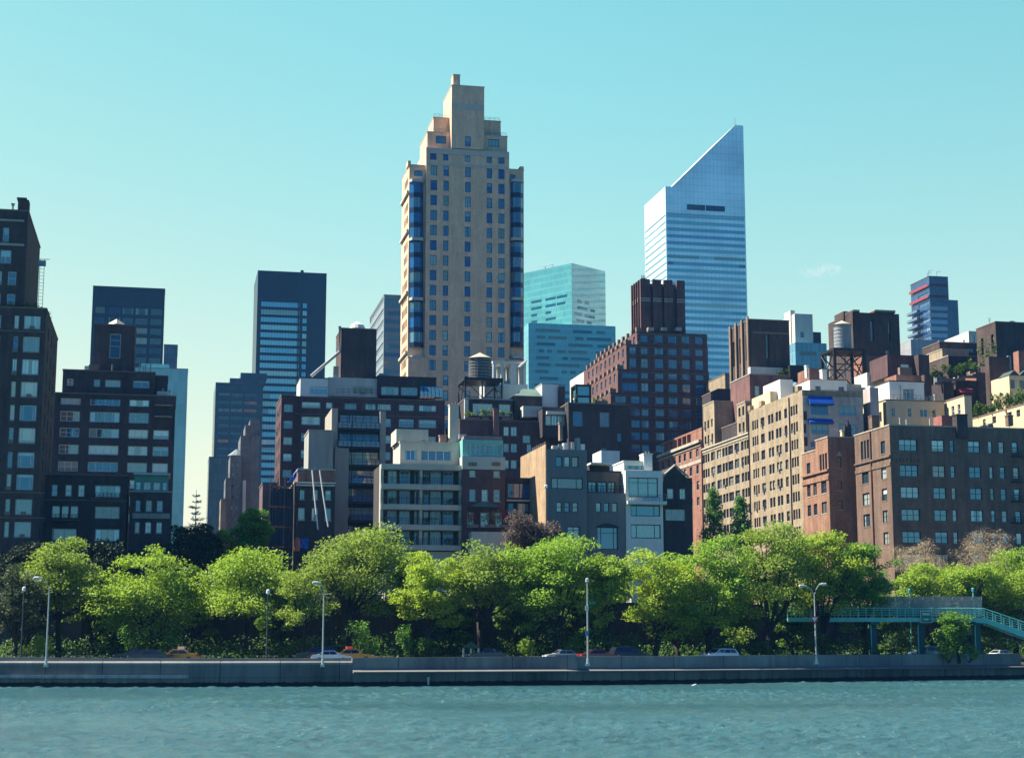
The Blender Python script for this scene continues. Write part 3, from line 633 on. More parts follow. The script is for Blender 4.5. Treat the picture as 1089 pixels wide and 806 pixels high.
# ------------------------------------------------------------------ modernist concrete and glass house
b = Bld('modern_apartment_house', 'narrow modern concrete and glass apartment house with dark balcony slabs', 'apartment house', 353, 480, 266, fm=FR_D, gm=G_BL, rec=.15)
CONC_W = plain('concrete_warm', (.36, .33, .28), .9, var=.18)
b.pb(353, 359.5, 434, CONC_W, d=12, name='pier'); b.pb(356.2, 371.2, 475, CONC_W, w=-.6, d=9, name='pier', cop=None)
b.pb(404.5, 410.5, 437, CONC_W, d=12, name='pier')
fr = b.fg([(361, 403.2, '5t')], [(441+19.6*k, 454+19.6*k) for k in range(7)], (380, 450), 1.0)
b.pb(359.3, 404.7, 436, BLACKM, w=1.0, d=11, front=fr)
for k in range(7):
    y = 455+19.6*k; u0, z = b.f(359.8 if k < 2 else 371.4, y, -.6); u1 = b.f(404.3, y, -.6)[0]
    s_ = MB().box(u0, u1, -.6, .99, z-.28, z).build('balcony', BLACKM, b.e)
    r_ = b.rail(u0, u1, -.5, z, 1.0, .7, BLACKM, parent=s_)
    gl = MB().box(u0+.05, u1-.05, -.47, -.45, z+.08, z+.9); gl.build('glass_panel', G_BL, s_)
b.rail(b.f(359, 434)[0], b.f(404, 434)[0], .6, b.f(380, 435, .6)[1], 1.3, 1.2, BLACKM)
lm = MB(); u, z0 = b.f(372.5, 560); z1 = b.f(372.5, 440)[1]
lm.box(u-.08, u+.08, -.75, -.62, z0, z1); lm.build('downpipe', BLACKM, b.e)

# ------------------------------------------------------------------ white balcony house
b = Bld('balcony_apartment_house', 'white apartment house with four storeys of wide bowed balconies', 'apartment house', 405, 540, 240, fm=FR_W, gm=G_BL)
LIME = plain('pale_render', (.50, .48, .40), .85, var=.12)
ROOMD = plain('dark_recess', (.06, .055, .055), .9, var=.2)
ys = [496.5, 517.5, 539, 560.5, 582]
fr = []
for k in range(4):
    fr += b.fg([(412, 422, '2'), (424.5, 436, '2'), (440.5, 446, '1'), (450.5, 456, '1'), (457.5, 469, '3'), (471, 482, '2')], [(ys[k]+4.6, ys[k+1]-2.5)], (447, 540), 1.7)
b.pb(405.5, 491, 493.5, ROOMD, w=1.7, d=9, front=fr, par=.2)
wB = 1.7
for k in range(5):
    y0 = ys[k]-2.6; y1 = ys[k]+3.0
    z1, z0 = b.f(447, y0)[1], b.f(447, y1)[1]; m = MB()
    for (xa, xb) in ((405, 448), (448, 491.3)):
        ua, ub = b.f(xa, 540)[0]+.01, b.f(xb, 540)[0]-.01; pr_ = [(ua, wB-.01)]
        for i in range(9): q = i/8; pr_.append((ua+(ub-ua)*q, -.35*math.sin(math.pi*q)))
        pr_.append((ub, wB-.01)); m.prism(pr_, z0, z1, 'z')
    bal = m.build('balcony', LIME, b.e)
    if k:
        m2 = MB()
        for (xa, xb) in ((406.5, 447), (449, 490)):
            ua, ub = b.f(xa, 540)[0], b.f(xb, 540)[0]
            for i in range(17): q = i/16; m2.box(ua+(ub-ua)*q-.02, ua+(ub-ua)*q+.02, .02-.33*math.sin(math.pi*q), .06-.33*math.sin(math.pi*q), z1, z1+.95)
            m2.tube([(ua+(ub-ua)*i/12, .04-.33*math.sin(math.pi*i/12), z1+.97) for i in range(13)], .035, 5)
        m2.build('railing', BLACKM, bal)
zt0, zb0 = b.f(447, 494)[1], b.f(447, 584)[1]
for px in (406.2, 448, 490.4):
    u = b.f(px, 540)[0]; MB().box(u-.22, u+.22, .3, 1.69, zb0-4, zt0).build('pier', LIME, b.e)
MB().box(b.f(405, 540)[0]+.05, b.f(491, 540)[0]-.05, .4, 9, 0, zb0-.3).build('base_wall', LIME, b.e)
b.pb(425.7, 489.5, 470.5, LIME, yb=493.4, w=2.6, d=8, front=b.fg([(430, 443.5, '2'), (447.5, 480, '4')], [(478.5, 490)], (455, 480), 2.6), name='penthouse', cop=LIME)
b.pb(421.5, 455.5, 456, LIME, yb=470.4, w=4, d=6, name='bulkhead', cop=None)
b.pbox(478.5, 488, 431, 470, LIME, w=3.2, d=1.5, name='chimney')
sub_mesh(b, lambda m: [m.tube([(b.f(q, 431, 3.9)[0], 3.9, b.f(q, 431, 3.9)[1]), (b.f(q, 428, 3.9)[0], 3.9, b.f(q, 427.5, 3.9)[1])], [.16, .13], 8) for q in (481.5, 485)], 'chimney_pot', plain('terracotta', (.2, .12, .1), .8))
b.pbox(468, 475, 463.5, 470.4, plain('terracotta_l', (.32, .2, .16), .8), w=3.5, d=1.2, name='chimney')
b.clutter(428, 488, 470.5, 2.6, 4, 5, 7)
# balcony furniture and plants
for k in range(1, 5):
    for j, (px, txt) in enumerate(((417, 'left'), (455, 'middle'), (480, 'right'))):
        if (k+j) % 2: continue
        z = b.f(447, ys[k]-2.6)[1]; pos = b.o+b.U*b.f(px, 540)[0]+b.W*.75+Vector((0, 0, z))
        roof_plant('balcony_plant', f'potted plant on the {["", "top", "second", "third", "lowest"][k]} balcony of the white balcony house, {txt} part', pos, .9, .8, 60, .22, group='balcony plants')

# ------------------------------------------------------------------ dark red brick house with green glass penthouse
b = Bld('row_house', 'narrow dark red brick house with a turquoise glass penthouse and arched little windows', 'row house', 491.8, 530, 242, fm=FR_W, gm=G_LT, sm=STONE, rec=.15)
fr = b.fg([(499.3, 505.8, '1r'), (525, 531.8, '1r')], [(499.5, 507)], (515, 503)) + b.fg([(499.3, 505.8, '1r'), (512.3, 519, '1r'), (525, 531.8, '1r')], [(520.5, 532.7)], (515, 525)) + b.fg([(497, 504, '1r'), (511, 520, '2'), (527, 534, '1r')], [(545, 560)], (515, 550))
b.pb(491.8, 537, 498.5, BR_PLUM, d=13, front=fr, par=.2)
b.pb(491.6, 537.3, 485, plain('pale_concrete_green', (.42, .47, .42), .85, var=.15), yb=498.6, w=-.12, d=12, name='frieze', par=.2)
TURQ = plain('turquoise_frame', (.2, .5, .45), .5, var=.1)
b.pb(492, 535, 467, TURQ, yb=484.9, w=.5, d=8, front=b.fg([(496.5, 504, '2'), (506, 515, '2'), (516.5, 533.5, '2')], [(472.5, 483.5)], (510, 478), .5), name='penthouse', gm=window_glass('glass_turq', (.06, .25, .27), (.3, .55, .5), .7, 2.0), sm=None)
b.strip(492.8, 533.5, 463.5, 467, plain('pink_roof', (.30, .2, .2), .7), w=1, out=.4, dep=6, name='penthouse_roof')
am = MB(); (ua, za), (ub, _) = b.f(498, 539, -.8), b.f(531, 539, -.8)
am.prism([(ua+(ub-ua)*i/10, za+.75*math.sin(math.pi*i/10)) for i in range(11)], -1.6, -.005, 'y'); am.build('awning', plain('awning_green', (.05, .13, .14), .7), b.e)
hd = MB()
for q in (499.8, 503, 506, 524.8, 528, 531): u, z = b.f(q, 493.5, -.2); hd.box(u-.16, u+.16, -.3, -.121, z-.25, z+.25)
hd.build('rosette', STONE_D, b.e)
MB().box(b.f(501, 572, -2)[0], b.f(542, 572, -2)[0], -2.3, -.01, 0, b.f(520, 565.5, -2)[1]).build('terrace_wall', plain('pale_concrete_green', (.4, .45, .4)), b.e)
for px, lab, col in ((503, 'pink flowering shrub on the brick house terrace, left of the pale one', (.45, .07, .10)), (522, 'pale cream flowering shrub at the middle of the brick house terrace', (.35, .36, .2)), (537, 'pink flowering shrub on the brick house terrace, right of the pale one', (.45, .06, .10))):
    roof_plant('flowering_shrub', lab, W3(b, px, 561, -1.5), 2.0, 2.4, 160, .26, leaf_mat('petal%d' % px, col, tuple(c*.6 for c in col), .2), group='flowering shrubs on the brick terrace')

b = Bld('row_house', 'low dark house with tall glazing between the brick house and the grey townhouse', 'row house', 537.6, 520, 246, fm=FR_D, gm=G_BL)
b.pb(537.6, 582, 509, BR_DARK, d=10, front=b.fg([(539.5, 572.5, '5')], [(513.5, 530)], (555, 520))+b.fg([(540, 547, '1'), (550, 563, '2'), (566, 575, '1')], [(534.5, 548)], (555, 540)), cop=FR_D)
b.strip(538, 580, 531.2, 533, CONC_L, out=.5, name='balcony')
# ------------------------------------------------------------------ grey townhouses in the middle
GREY_R = plain('grey_render', (.17, .175, .18), .9, var=.18); GREY_R2 = plain('grey_stone', (.20, .20, .20), .9, var=.15)
cN = lambda a, c, s='': (550+a/4.478, 550+c/4.478-0, s)
x_ = lambda a: 550+a/4.478
y_ = lambda a: 420+a/4.478
b = Bld('townhouse', 'grey rendered townhouse with a sunlit blank tan side wall and a wide studio window', 'townhouse', 581.5, 500, 236, fm=FR_D, gm=G_LT, rec=.18)
fr = b.fg([(x_(183), x_(215)), (x_(223), x_(252)), (x_(260), x_(292))], [(y_(292), y_(343))], (x_(235), y_(310)), st='1') + b.fg([(x_(163), x_(313), 'c3')], [(y_(395), y_(447))], (x_(235), y_(410)))
fr += b.fg([(x_(187), x_(212)), (x_(225), x_(250)), (x_(263), x_(290))], [(y_(510), y_(557))], (x_(235), y_(530)), st='1r') + b.fg([(x_(238), x_(298), '2t')], [(y_(625), y_(690))], (x_(265), y_(650)))
dN = b.l(554.5, 520)[0]
uN1 = b.f(624.3, 500)[0]; zN = b.f(581.5, 477.5)[1]
b.block(0, uN1, 0, 10, 0, zN, GREY_R, front=fr, cop=None, par=.4)
SIDE = brick('brick_sidewall', (.42, .28, .16), .2)
MB().box(-.14, -.002, .1, max(9, dN), 0, b.l(568, 479)[1]).build('side_wall', SIDE, b.e)
sub_mesh(b, lambda m: [m.box(-.16, .5, .1+i*1.35, 1.2+i*1.35, b.l(568, 479)[1]+.002, b.l(568, 479)[1]+.3+.25*random.random()) for i in range(7)], 'wall_cap', BR_DARK)
b.pbox(x_(203), x_(217), y_(135), y_(215), brick('brick_chim', (.3, .2, .15), .2), w=2, d=1.0)
for i, (xa, xb, ya) in enumerate(((168, 195, 240), (200, 215, 232), (220, 240, 228), (255, 275, 222), (280, 300, 205), (300, 325, 232))):
    z0 = zN-.35; u0, z1 = b.f(x_(xa), y_(ya), 1.2); u1 = b.f(x_(xb), y_(ya), 1.2)[0]
    m = MB(); m.box(u0, u1, 1.2+.3*(i % 2), 2.0, z0, z1); m.box(u0+.1, u1-.1, 1.1, 1.19, z0+.1, z1-.1); m.build('roof_unit', [CONC_L, GREYM, WHITE][i % 3], b.e)
db = MB(); u0, z = b.f(x_(155), y_(480)); db.tube([(-.2, -.35, b.f(x_(120), y_(437))[1]), (-.25, -.45, b.f(x_(120), y_(437))[1])], [.3, .2], 14); db.build('satellite_dish', WHITE, b.e)

b = Bld('townhouse', 'low grey stone townhouse with an arched doorway and a set-back glazed top floor', 'townhouse', 624.8, 540, 239, fm=FR_D, gm=G_LT, rec=.22)
fr = b.fg([(x_(375), x_(400)), (x_(413), x_(438)), (x_(452), x_(478))], [(y_(512), y_(557))], (x_(425), y_(530)), st='1') + b.fg([(x_(380), x_(480), 'c3t')], [(y_(628), y_(735))], (x_(430), y_(660)))
b.pb(624.8, 667, 523.8, GREY_R2, d=11, front=fr, par=.3)
am = MB(); (ua, za), (ub, _) = b.f(x_(372), y_(628), -.2), b.f(x_(488), y_(628), -.2)
arc = [(ua+(ub-ua)*i/12, za+.55*math.sin(math.pi*i/12)) for i in range(13)]
am.prism(arc, -.12, -.002, 'y'); am.build('door_arch', FR_D, b.e)
b.pb(624.9, 661, 498.5+3, STONE_D, yb=523.9, w=2.2, d=8, front=b.fg([(x_(332+6), x_(378), '2'), (x_(384), x_(428), '2'), (x_(433), x_(468), '2')], [(y_(412), y_(465))], (x_(400), y_(440)), 2.2), name='upper_storey', cop=BR_DARK)
b.rail(b.f(625.5, 523)[0], b.f(666, 523)[0], .25, b.f(640, 523.5)[1], 1.0, .45, BLACKM)
b.strip(x_(338), x_(446), y_(326), y_(334), WHITE, w=3.5, out=1.6, dep=1, name='awning')
b.pb(x_(345), x_(440), y_(334), BR_DARK, yb=501.8, w=4.2, d=4, name='roof_hut')

b = Bld('townhouse', 'white rendered townhouse with big black-framed windows and a glass roof room', 'townhouse', 665.2, 540, 240, fm=FR_D, gm=G_CY, rec=.18)
fr = b.fg([(x_(531), x_(671), '3t')], [(y_(393), y_(486))], (x_(600), y_(430))) + b.fg([(x_(541), x_(681), 'c3')], [(y_(523), y_(577))], (x_(610), y_(550))) + b.fg([(x_(541), x_(684), 'c3')], [(y_(616), y_(682))], (x_(610), y_(650)))
dP = 9
b.pb(665.2, 704.5, 500, WHITE, d=dP, front=fr, cop=None)
(u0, z1), (u1, _) = b.f(x_(527), y_(503), -1), b.f(x_(713), y_(503), -1)
bl = MB().box(u0, u1, -1.0, -.003, z1-.45, z1).build('balcony', WHITE, b.e)
b.rail(u0+.05, u1-.05, -.9, z1, 1.0, .5, GREYM, parent=bl)
b.pb(x_(508), x_(602), y_(318), WHITE, yb=500.2, w=1.6, d=6, front=b.fg([(x_(513), x_(597), '3')], [(y_(324), y_(354))], (x_(560), y_(340)), 1.6), name='roof_room', cop=WHITE)
b.pbox(x_(603), x_(643), y_(283), y_(358), WHITE, w=1.2, d=2.2, name='chimney')
sub_mesh(b, lambda m: [m.tube([(b.f(q, 482, 2)[0], 2.1, b.f(q, 483, 2)[1]), (b.f(q, 482, 2)[0], 2.1, b.f(q, 480, 2)[1])], .16, 8) for q in (687, 690.5)], 'chimney_pot', plain('terracotta', (.2, .12, .1), .8))
MB().box(b.f(660, 495, 9)[0], b.f(664.9, 495, 9)[0], 2.5, 14, 0, b.l(660, 492, -1.0)[1]).build('side_wall', WHITE, b.e)

b = Bld('townhouse', 'very dark gabled house between the white townhouse and the red brick terrace', 'townhouse', 705.3, 540, 244, fm=FR_W, gm=G_LT, rec=.15)
fr = b.fg([(709.6, 716.5, '1r'), (722.8, 729, '1r')], [(519.6, 530.5)], (718, 525)) + b.fg([(707.8, 728.6, '3')], [(541.5, 553.5)], (718, 547))
b.pb(705.3, 736, 507.5, BR_DARK, d=9, front=fr, par=0.0)
(uL, zL), (uM, zM), (uR, _) = b.f(705, 507.4), b.f(717.5, 495.5), b.f(730.5, 507.4)
MB().prism([(uL, zL), (uR, zL), (uM, zM)], .02, 8.9, 'y').build('gable', BR_DARK, b.e)
cp = MB(); cp.tube([(uL-.2, -.1, zL+.1), (uM, -.1, zM+.15)], .16, 4); cp.tube([(uM, -.1, zM+.15), (uR+.2, -.1, zL+.1)], .16, 4); cp.build('gable_coping', STONE, b.e)
b.strip(705.6, 735.8, 532.2, 534, FR_D, out=.4, name='ledge')

# ------------------------------------------------------------------ dark brick buildings behind the townhouses
b = Bld('apartment_building', 'dark brick building behind the grey townhouses with a few narrow blue windows', 'apartment building', 604.5, 460, 300, fm=FR_G, gm=G_BL)
b.pb(604.5, 668, 429, BR_DARK, d=14, front=b.fg([(x_(265), x_(312), '2'), (x_(393), x_(440), '2')], [(y_(80), y_(150))], (620, 440)) + b.fg([(x_(478), x_(497), '1r')], [(y_(183), y_(222))], (660, 465))+b.fg([(x_(285), x_(310), '1r'), (x_(400), x_(425), '1r')], [(476, 485)], (620, 480)), cop=STONE_D)
b.clutter(608, 665, 429, 0, 6, 8, 8)
b.pb(x_(400), x_(488), y_(264), WHITE, yb=505, w=-16, d=6, name='lower_wing', par=.3)
t = thing('roof_glasshouse', 'dark-framed glass lookout room on the roof left of the stepped red tower', 'roof room', W3(b, 612.5, 430, 3), R(ROT))
wd, hh = b.f(629, 430, 3)[0]-b.f(612.5, 430, 3)[0], b.f(612, 407.5, 3)[1]-b.f(612, 429, 3)[1]
fm_ = MB()
for x in (0, wd-.35): fm_.box(x, x+.35, 0, .35, 0, hh); fm_.box(x, x+.35, 3.6, 3.95, 0, hh)
for z in (0, hh*.36, hh-.35): fm_.box(.35, wd-.35, 0, .35, z, z+.35)
fm_.box(0, wd, .351, 3.95, hh-.34, hh); fm_.build('frame', BLACKM, t)
MB().box(.36, wd-.36, .15, 3.7, .36, hh*.36).build('pane', G_CY, t); MB().box(.36, wd-.36, .15, 3.7, hh*.36+.36, hh-.36).build('pane', G_CY, t)

b = Bld('apartment_building', 'dark brick building with a planted terrace and glass penthouse under the water tower', 'apartment building', 489, 480, 302, fm=FR_W, gm=G_LT, sm=STONE_D)
c7x = lambda a: 400+a/4.478
c7y = lambda a: 360+a/4.478
fr = b.fg([(c7x(607), c7x(633), '1r'), (c7x(642), c7x(670), '1r'), (c7x(718), c7x(738), '1r')], [(c7y(420), c7y(463)), (c7y(500), c7y(540)), (c7y(578), c7y(618))], (540, 460), skip={(2, 0), (2, 2)}) + b.fg([(556, 564, '1r')], [(463, 471)], (560, 467))
b.pb(489, 605, 446.5, BR_PLUM, d=16, front=fr, cop=STONE_D)
b.pb(c7x(425), c7x(650), c7y(288), BR_DARK, yb=446.8, w=3, d=8, front=b.fg([(c7x(460), c7x(555), '4'), (c7x(585), c7x(640), '3')], [(c7y(310), c7y(368))], (c7x(520), c7y(340)), 3), name='penthouse', gm=G_CY, sm=None, cop=GREYM)
b.pb(c7x(422), c7x(440), c7y(290), CONC_L, yb=446.8, w=2.2, d=.7, name='party_wall', cop=None, par=0)
b.pb(c7x(660), c7x(785), c7y(272), BR_DARK, yb=446.8, w=4, d=8, name='tank_house')
(ua, za), (ub, _) = b.f(c7x(655), c7y(272), 4), b.f(c7x(790), c7y(272), 4); (uc, zc), (ud, _) = b.f(c7x(690), c7y(245), 8), b.f(c7x(755), c7y(245), 8)
hp = MB(); q = [(ua, 3.7, za), (ub, 3.7, za), (ub, 12.3, za), (ua, 12.3, za)]; tp = [(uc, 6.5, zc), (ud, 6.5, zc), (ud, 9.5, zc), (uc, 9.5, zc)]
for i in range(4): hp.quad(q[i], q[(i+1) % 4], tp[(i+1) % 4], tp[i])
hp.quad(*tp); hp.quad(*q); hp.build('hip_roof', plain('copper_green', (.14, .22, .18), .7), b.e)
b.pb(c7x(700), c7x(790), c7y(320), CONC_L, yb=c7y(372), w=1.0, d=2.5, name='bulkhead', par=0)
b.pb(c7x(395), c7x(430), c7y(455), WHITE, yb=c7y(480), w=-3, d=1.5, name='bulkhead', par=0)
b.pbox(c7x(560), c7x(586), c7y(335), c7y(460), brick('brick_chim_red', (.28, .12, .1), .2), w=-.9, d=.88)
b.pb(x_(120), x_(240), y_(62), BR_DARK, yb=y_(200), w=-3, d=6, front=b.fg([(x_(135), x_(162), '1'), (x_(163), x_(190), '1'), (x_(191), x_(228), '2')], [(y_(97), y_(145))], (x_(180), y_(120)), -3), name='wing', cop=FR_D, sm=None)
b.strip(x_(136), x_(230), y_(80), y_(94), WHITE, w=-3, out=1.1, name='awning')
b.pb(x_(118), x_(198), y_(-52), WHITE, yb=y_(62), w=5, d=6, name='bulkhead', cop=CONC); b.pb(x_(196), x_(228), y_(-40), BR_BROWN, yb=y_(62), w=4.5, d=4, name='tank_house')
tb = MB(); u = b.f(x_(236), 420, -3.2)[0]; tb.tube([(u, -3.2, b.f(0, y_(190), -3.2)[1]), (u, -3.2, b.f(0, y_(-60), -3.2)[1])], .13, 6); tb.build('mast', BLACKM, b.e)
for px, w_, h_, lab in ((503, 3.2, 1.5, 'bright green shrub on the terrace below the water tower, left end'), (516, 1.6, 1.9, 'thin pale shrub in the middle of the terrace below the water tower'), (540, 2.6, 1.6, 'green shrub on the terrace below the water tower, right end')):
    roof_plant('terrace_shrub', lab, W3(b, px, 446.5, .6), w_, h_, 200, .32, leaf_mat('leaf_bright', (.08, .17, .02), (.18, .26, .03), .35) if px == 503 else None)
roof_plant('ivy_clump', 'brown and green climbing bush on the dark brick roof corner beside the stepped tower', W3(b, 603, 449, -1), 3.4, 3.0, 220, .35, leaf_mat('leaf_brown', (.10, .07, .03), (.07, .11, .02), .3))
b.clutter(545, 603, 446.5, 0, 5, 5, 9)
tw = W3(b, 510, 446, 9)
zleg = hz(404.5, 312)-tw.z; hT = hz(380+4, 312)-hz(404.5, 312)
water_tower('water_tower', 'round wooden water tank with a pale conical roof in front of the tan tower', (at(510.5, 430, 312).x, 312, tw.z), 2.25, hT+.4, zleg, frame=1.4)
b_ = b
# white steel and concrete bulkhead frame beside the tank
b = Bld('bulkhead_frame', 'white concrete rooftop frame with open bays right of the round water tank', 'rooftop frame', 531, 400, 318, fm=FR_D, gm=G_DK)
zb0 = b.f(531, 447)[1]
def bf(m):
    z1 = b.f(531, 384)[1]; z2 = b.f(531, 408)[1]; u1 = b.f(559.5, 400)[0]
    for xx in (524.5, 533, 543, 556.5): u = b.f(xx, 400)[0]; m.box(u, u+.55, 0, .6, z2, z1-.45); m.box(u, u+.55, 4, 4.6, z2, z1-.45)
    m.box(b.f(524, 400)[0], u1, -.05, 4.65, z1-.449, z1); m.box(b.f(515, 400)[0], u1+.3, -.1, 5, zb0, z2-.003)
    u0 = b.f(545, 400)[0]; m.box(u0, u0+.8, .1, 4.2, z2, z1-.45)
sub_mesh(b, bf, 'frame', plain('white_concrete', (.55, .57, .54), .8, var=.12))
sub_mesh(b, lambda m: (m.tube([(b.f(530, 400)[0], -.5, b.f(0, 396)[1]), (b.f(530, 400)[0], -.9, b.f(0, 396)[1])], [.9, .7], 14)), 'satellite_dish', GREYM)
MB().box(b.f(534, 400)[0], b.f(542.5, 400)[0], .7, 3.9, b.f(0, 408)[1], b.f(0, 386.5)[1]).build('louvre', GREYM, b.e)
dg = MB(); p1, p2 = b.f(551, 391), b.f(559.5, 383.5); dg.tube([(p1[0], -.3, p1[1]), (p2[0], -.3, p2[1])], .28, 6); dg.build('diagonal_brace', WHITE, b.e)

# ------------------------------------------------------------------ tan tower
b = Bld('residential_tower', 'tall tan brick residential tower with stepped top and blue corner bay windows', 'tower', 452.5, 260, 372, fm=plain('frame_blue', (.03, .05, .12), .4), gm=G_BL, rec=.14)
s5x = lambda a: 400+a/4.478
s5y = lambda a: 70+a/4.478
rowsS = rows_of(177.8, 10.8, 15.87, 14)
cols = [(457.4, 464.3, '2'), (471.3, 476.8, '1r'), (494.3, 500.3, '1r'), (517.6, 523.3, '1r'), (530, 536.5, '2')]
WH = plain('stone_band', (.50, .46, .38), .8, var=.1)
fr = b.fg(cols, rowsS, (497, 260)) + b.fg(cols, [(161.5, 172.3)], (497, 165)) + b.fg(cols[1:4], rows_of(177.8+15.87*14, 10.8, 15.87, 7), (497, 390))
uL, uR = 0, b.f(541.5, 260)[0]; zB = 0; z157 = b.f(470, 157.5)[1]
b.block(0, uR, 0, 14, 0, z157, BR_TAN, front=fr, par=.3)
for (y0, y1) in ((157.2, 163), (173.2, 175.5)): b.strip(453.2, 540.8, y0, y1, WH, out=.12, name='string_course')
# upper tiers
b.pb(454.5, 539.5, 140.5, BR_TAN, yb=157.5, w=1.6, d=11.5, front=b.fg([(463.5, 474.5, '3'), (519.3, 530.8, '3')], [(144.8, 153)], (470, 148), 1.6), name='upper_tier', cop=WH)
b.pb(461, 532.5, 125.2, BR_TAN, yb=140.8, w=3, d=9.5, name='upper_tier', cop=WH)
b.pb(480.5, 515, 91, BR_TAN, yb=157.6, w=-.25, d=12, front=b.fg([(494.5, 500.6, '1r')], [(145.2, 156)], (497, 150), -.25), name='crown_block', cop=WH)
b.strip(481.2, 514.4, 110, 116, WH, w=-.25, out=.06, name='string_course')
b.pbox(482, 489.3, 79.8, 91, BR_TAN, w=.3, d=3.0, name='chimney')
for (xa, xb, xr, y, w) in ((461.5, 480, 461, 125.2, 3), (515.5, 531.5, 461, 125.2, 3), (455, 480, 454.5, 140.5, 1.6), (515.5, 538.5, 454.5, 140.5, 1.6)): b.rail(b.f(xa, y, w)[0], b.f(xb, y, w)[0], w+.1, b.f(xr, y, w)[1]+.2, .8, 1.2, GREYM)
# wings with corner bays
dL = max(14, abs(b.l(426.5, 300, b.f(434, 300)[0])[0]))
uW0, uW1 = b.f(434.5, 260, .8)[0], b.f(557, 260, .8)[0]
zwL = b.f(440, 176, .8)[1]; zwR = b.f(550, 181, .8)[1]
dL = b.l(426.6, 300, uW0)[0]-.8
lfS = []
for w0 in np.linspace(2.5, dL-3, 4): lfS += [(w0, w0+1.5, z, z+1.9, '2') for z in np.arange(52, zwL-4, 3.08)]
b.block(uW0, -.003, .8, .8+dL, 0, zwL, BR_TAN, name='wing', left=lfS[:60], cop=WH, par=.6, front=b.fg([(440.5, 449.3, '2')], [(181.5, 187.5)], (445, 185), .8))
b.block(uR+.003, uW1, .8, 14, 0, zwR, BR_TAN, name='wing', cop=WH, par=.6, front=b.fg([(541.8+.8, 548, '2')], [(186, 193)], (545, 190), .8))
b.pbox(433.8, 437, 171, 176, BR_TAN, w=.9, d=3, name='parapet_pier'); b.pbox(553, 557, 177, 182, BR_TAN, w=.9, d=3, name='parapet_pier')
BAYW = plain('bay_spandrel', (.012, .03, .075), .35, var=.2)
for (xa, xb, lab) in ((435.5, 450.3, 0), (542.8, 556.3, 1)):
    for k in range(12):
        y0 = 195.0+15.87*k
        if y0+10 > 378: continue
        (ua, z1), (ub, _) = b.f(xa, y0, .8), b.f(xb, y0, .8); z0 = b.f(xa, y0+10.6, .8)[1]; zs = b.f(xa, y0+15.8, .8)[1]
        q = .9; P_ = [(ua, .79), (ua+q, -.3), (ub-q, -.3), (ub, .79)]
        g = MB(); s2 = MB(); fr_ = MB()
        for (p0, p1) in zip(P_, P_[1:]):
            g.quad((*p0, z0), (*p1, z0), (*p1, z1), (*p0, z1)); s2.quad((*p0, zs), (*p1, zs), (*p1, z0), (*p0, z0))
        s2.poly([(*p, z0) for p in P_]); s2.poly([(*p, z1) for p in P_])
        for p in P_[1:3]: fr_.box(p[0]-.06, p[0]+.06, p[1]-.05, p[1]+.05, zs, z1)
        um = (ua+ub)/2; fr_.box(um-.05, um+.05, -.36, -.29, z0, z1); fr_.box(ua+q, ub-q, -.35, -.29, z0-.06, z0+.06)
        o = g.build('bay_window', G_BL, b.e); s2.build('spandrel', BAYW, o); fr_.build('frame', b.fm, o)
    for y in (191.5, 253.5, 317, 379):
        (ua, z1), (ub, _) = b.f(xa-.8, y, .8), b.f(xb+.8, y, .8); z0 = b.f(xa, y+3, .8)[1]
        MB().prism([(ua, .79), (ua+.6, -.55), (ub-.6, -.55), (ub, .79)], z0, z1, 'z').build('bay_band', WH, b.e)
# left side bands
for y in (212, 252, 315, 377): b.lstrip(430, 1.0, .8+dL, y, y+2.5, WH, u=uW0, out=.5, name='string_course')
b.pb(434, 455, 380, BR_TAN, w=-.5, d=3, name='base_block', cop=WH, par=0.2); b.pb(540, 558, 383, BR_TAN, w=-.4, d=4, name='base_block', cop=WH, par=.2)

# ------------------------------------------------------------------ grey tower left of it, turquoise tower right of it
b = Bld('office_tower', 'grey office tower with pale horizontal bands just left of the tan tower', 'office tower', 408, 360, 520, fm=FR_G, gm=window_glass('glass_grey', (.04, .07, .11), (.2, .26, .3), .3, 2.0))
dT = b.l(392.8, 370)[0]; lfT = [(1.0, dT-1, z, z+1.9, 'b12') for z in np.arange(30, 110, 3.7)]
GR_SK = plain('grey_cladding', (.24, .27, .30), .6, var=.1)
zT = b.f(408, 313.8)[1]
frT = b.fg([(409, 440, 'b10')], [(y, y+4.6) for y in np.arange(331, 470, 8.8)], (416, 360))
frT += b.fg([(409, 440, 'b3')], [(317.5, 327)], (416, 320))
b.block(0, b.f(445, 360)[0], 0, dT, 0, zT, GR_SK, front=frT, left=lfT, cop=GR_SK, rec=.12)

T1 = curtain_wall('turq_skin', 1.35, 3.75, (.07, .31, .31), (.11, .38, .36), (.18, .44, .42), 2.0, .1, (.14, .40, .38), .3, mort=.09)
T2 = curtain_wall('turq_skin_low', 1.35, 3.75, (.03, .25, .31), (.05, .33, .38), (.12, .42, .46), 2.1, .1, (.07, .35, .39), .3, mort=.09)
G_TQ = window_glass('glass_teal_dark', (.01, .07, .10), (.03, .12, .15), .2, 1.8)
b = Bld('glass_tower', 'boxy turquoise glass tower, its upper block turned corner-on above a wider lower block', 'glass tower', 562, 400, 880, fm=plain('frame_teal', (.04, .2, .25), .4), gm=G_TQ)
random.seed(11); fr = []
for j, y in enumerate(rows_of(350.5, 3.4, 7.25, 11)):
    x = 566+random.random()*8
    while x < 646:
        L = random.choice((6, 9, 14, 20, 26)); fr += b.fg([(x, min(x+L, 651), 'b%d' % max(1, int(L/1.6)))], [y], (600, 400)); x += L+random.choice((3, 5, 9, 14))
b.pb(562, 654.5, 343.3, T2, d=abs(b.l(557, 380)[0]), front=fr[:70], cop=None, rec=.06, name='lower_block', par=.4)
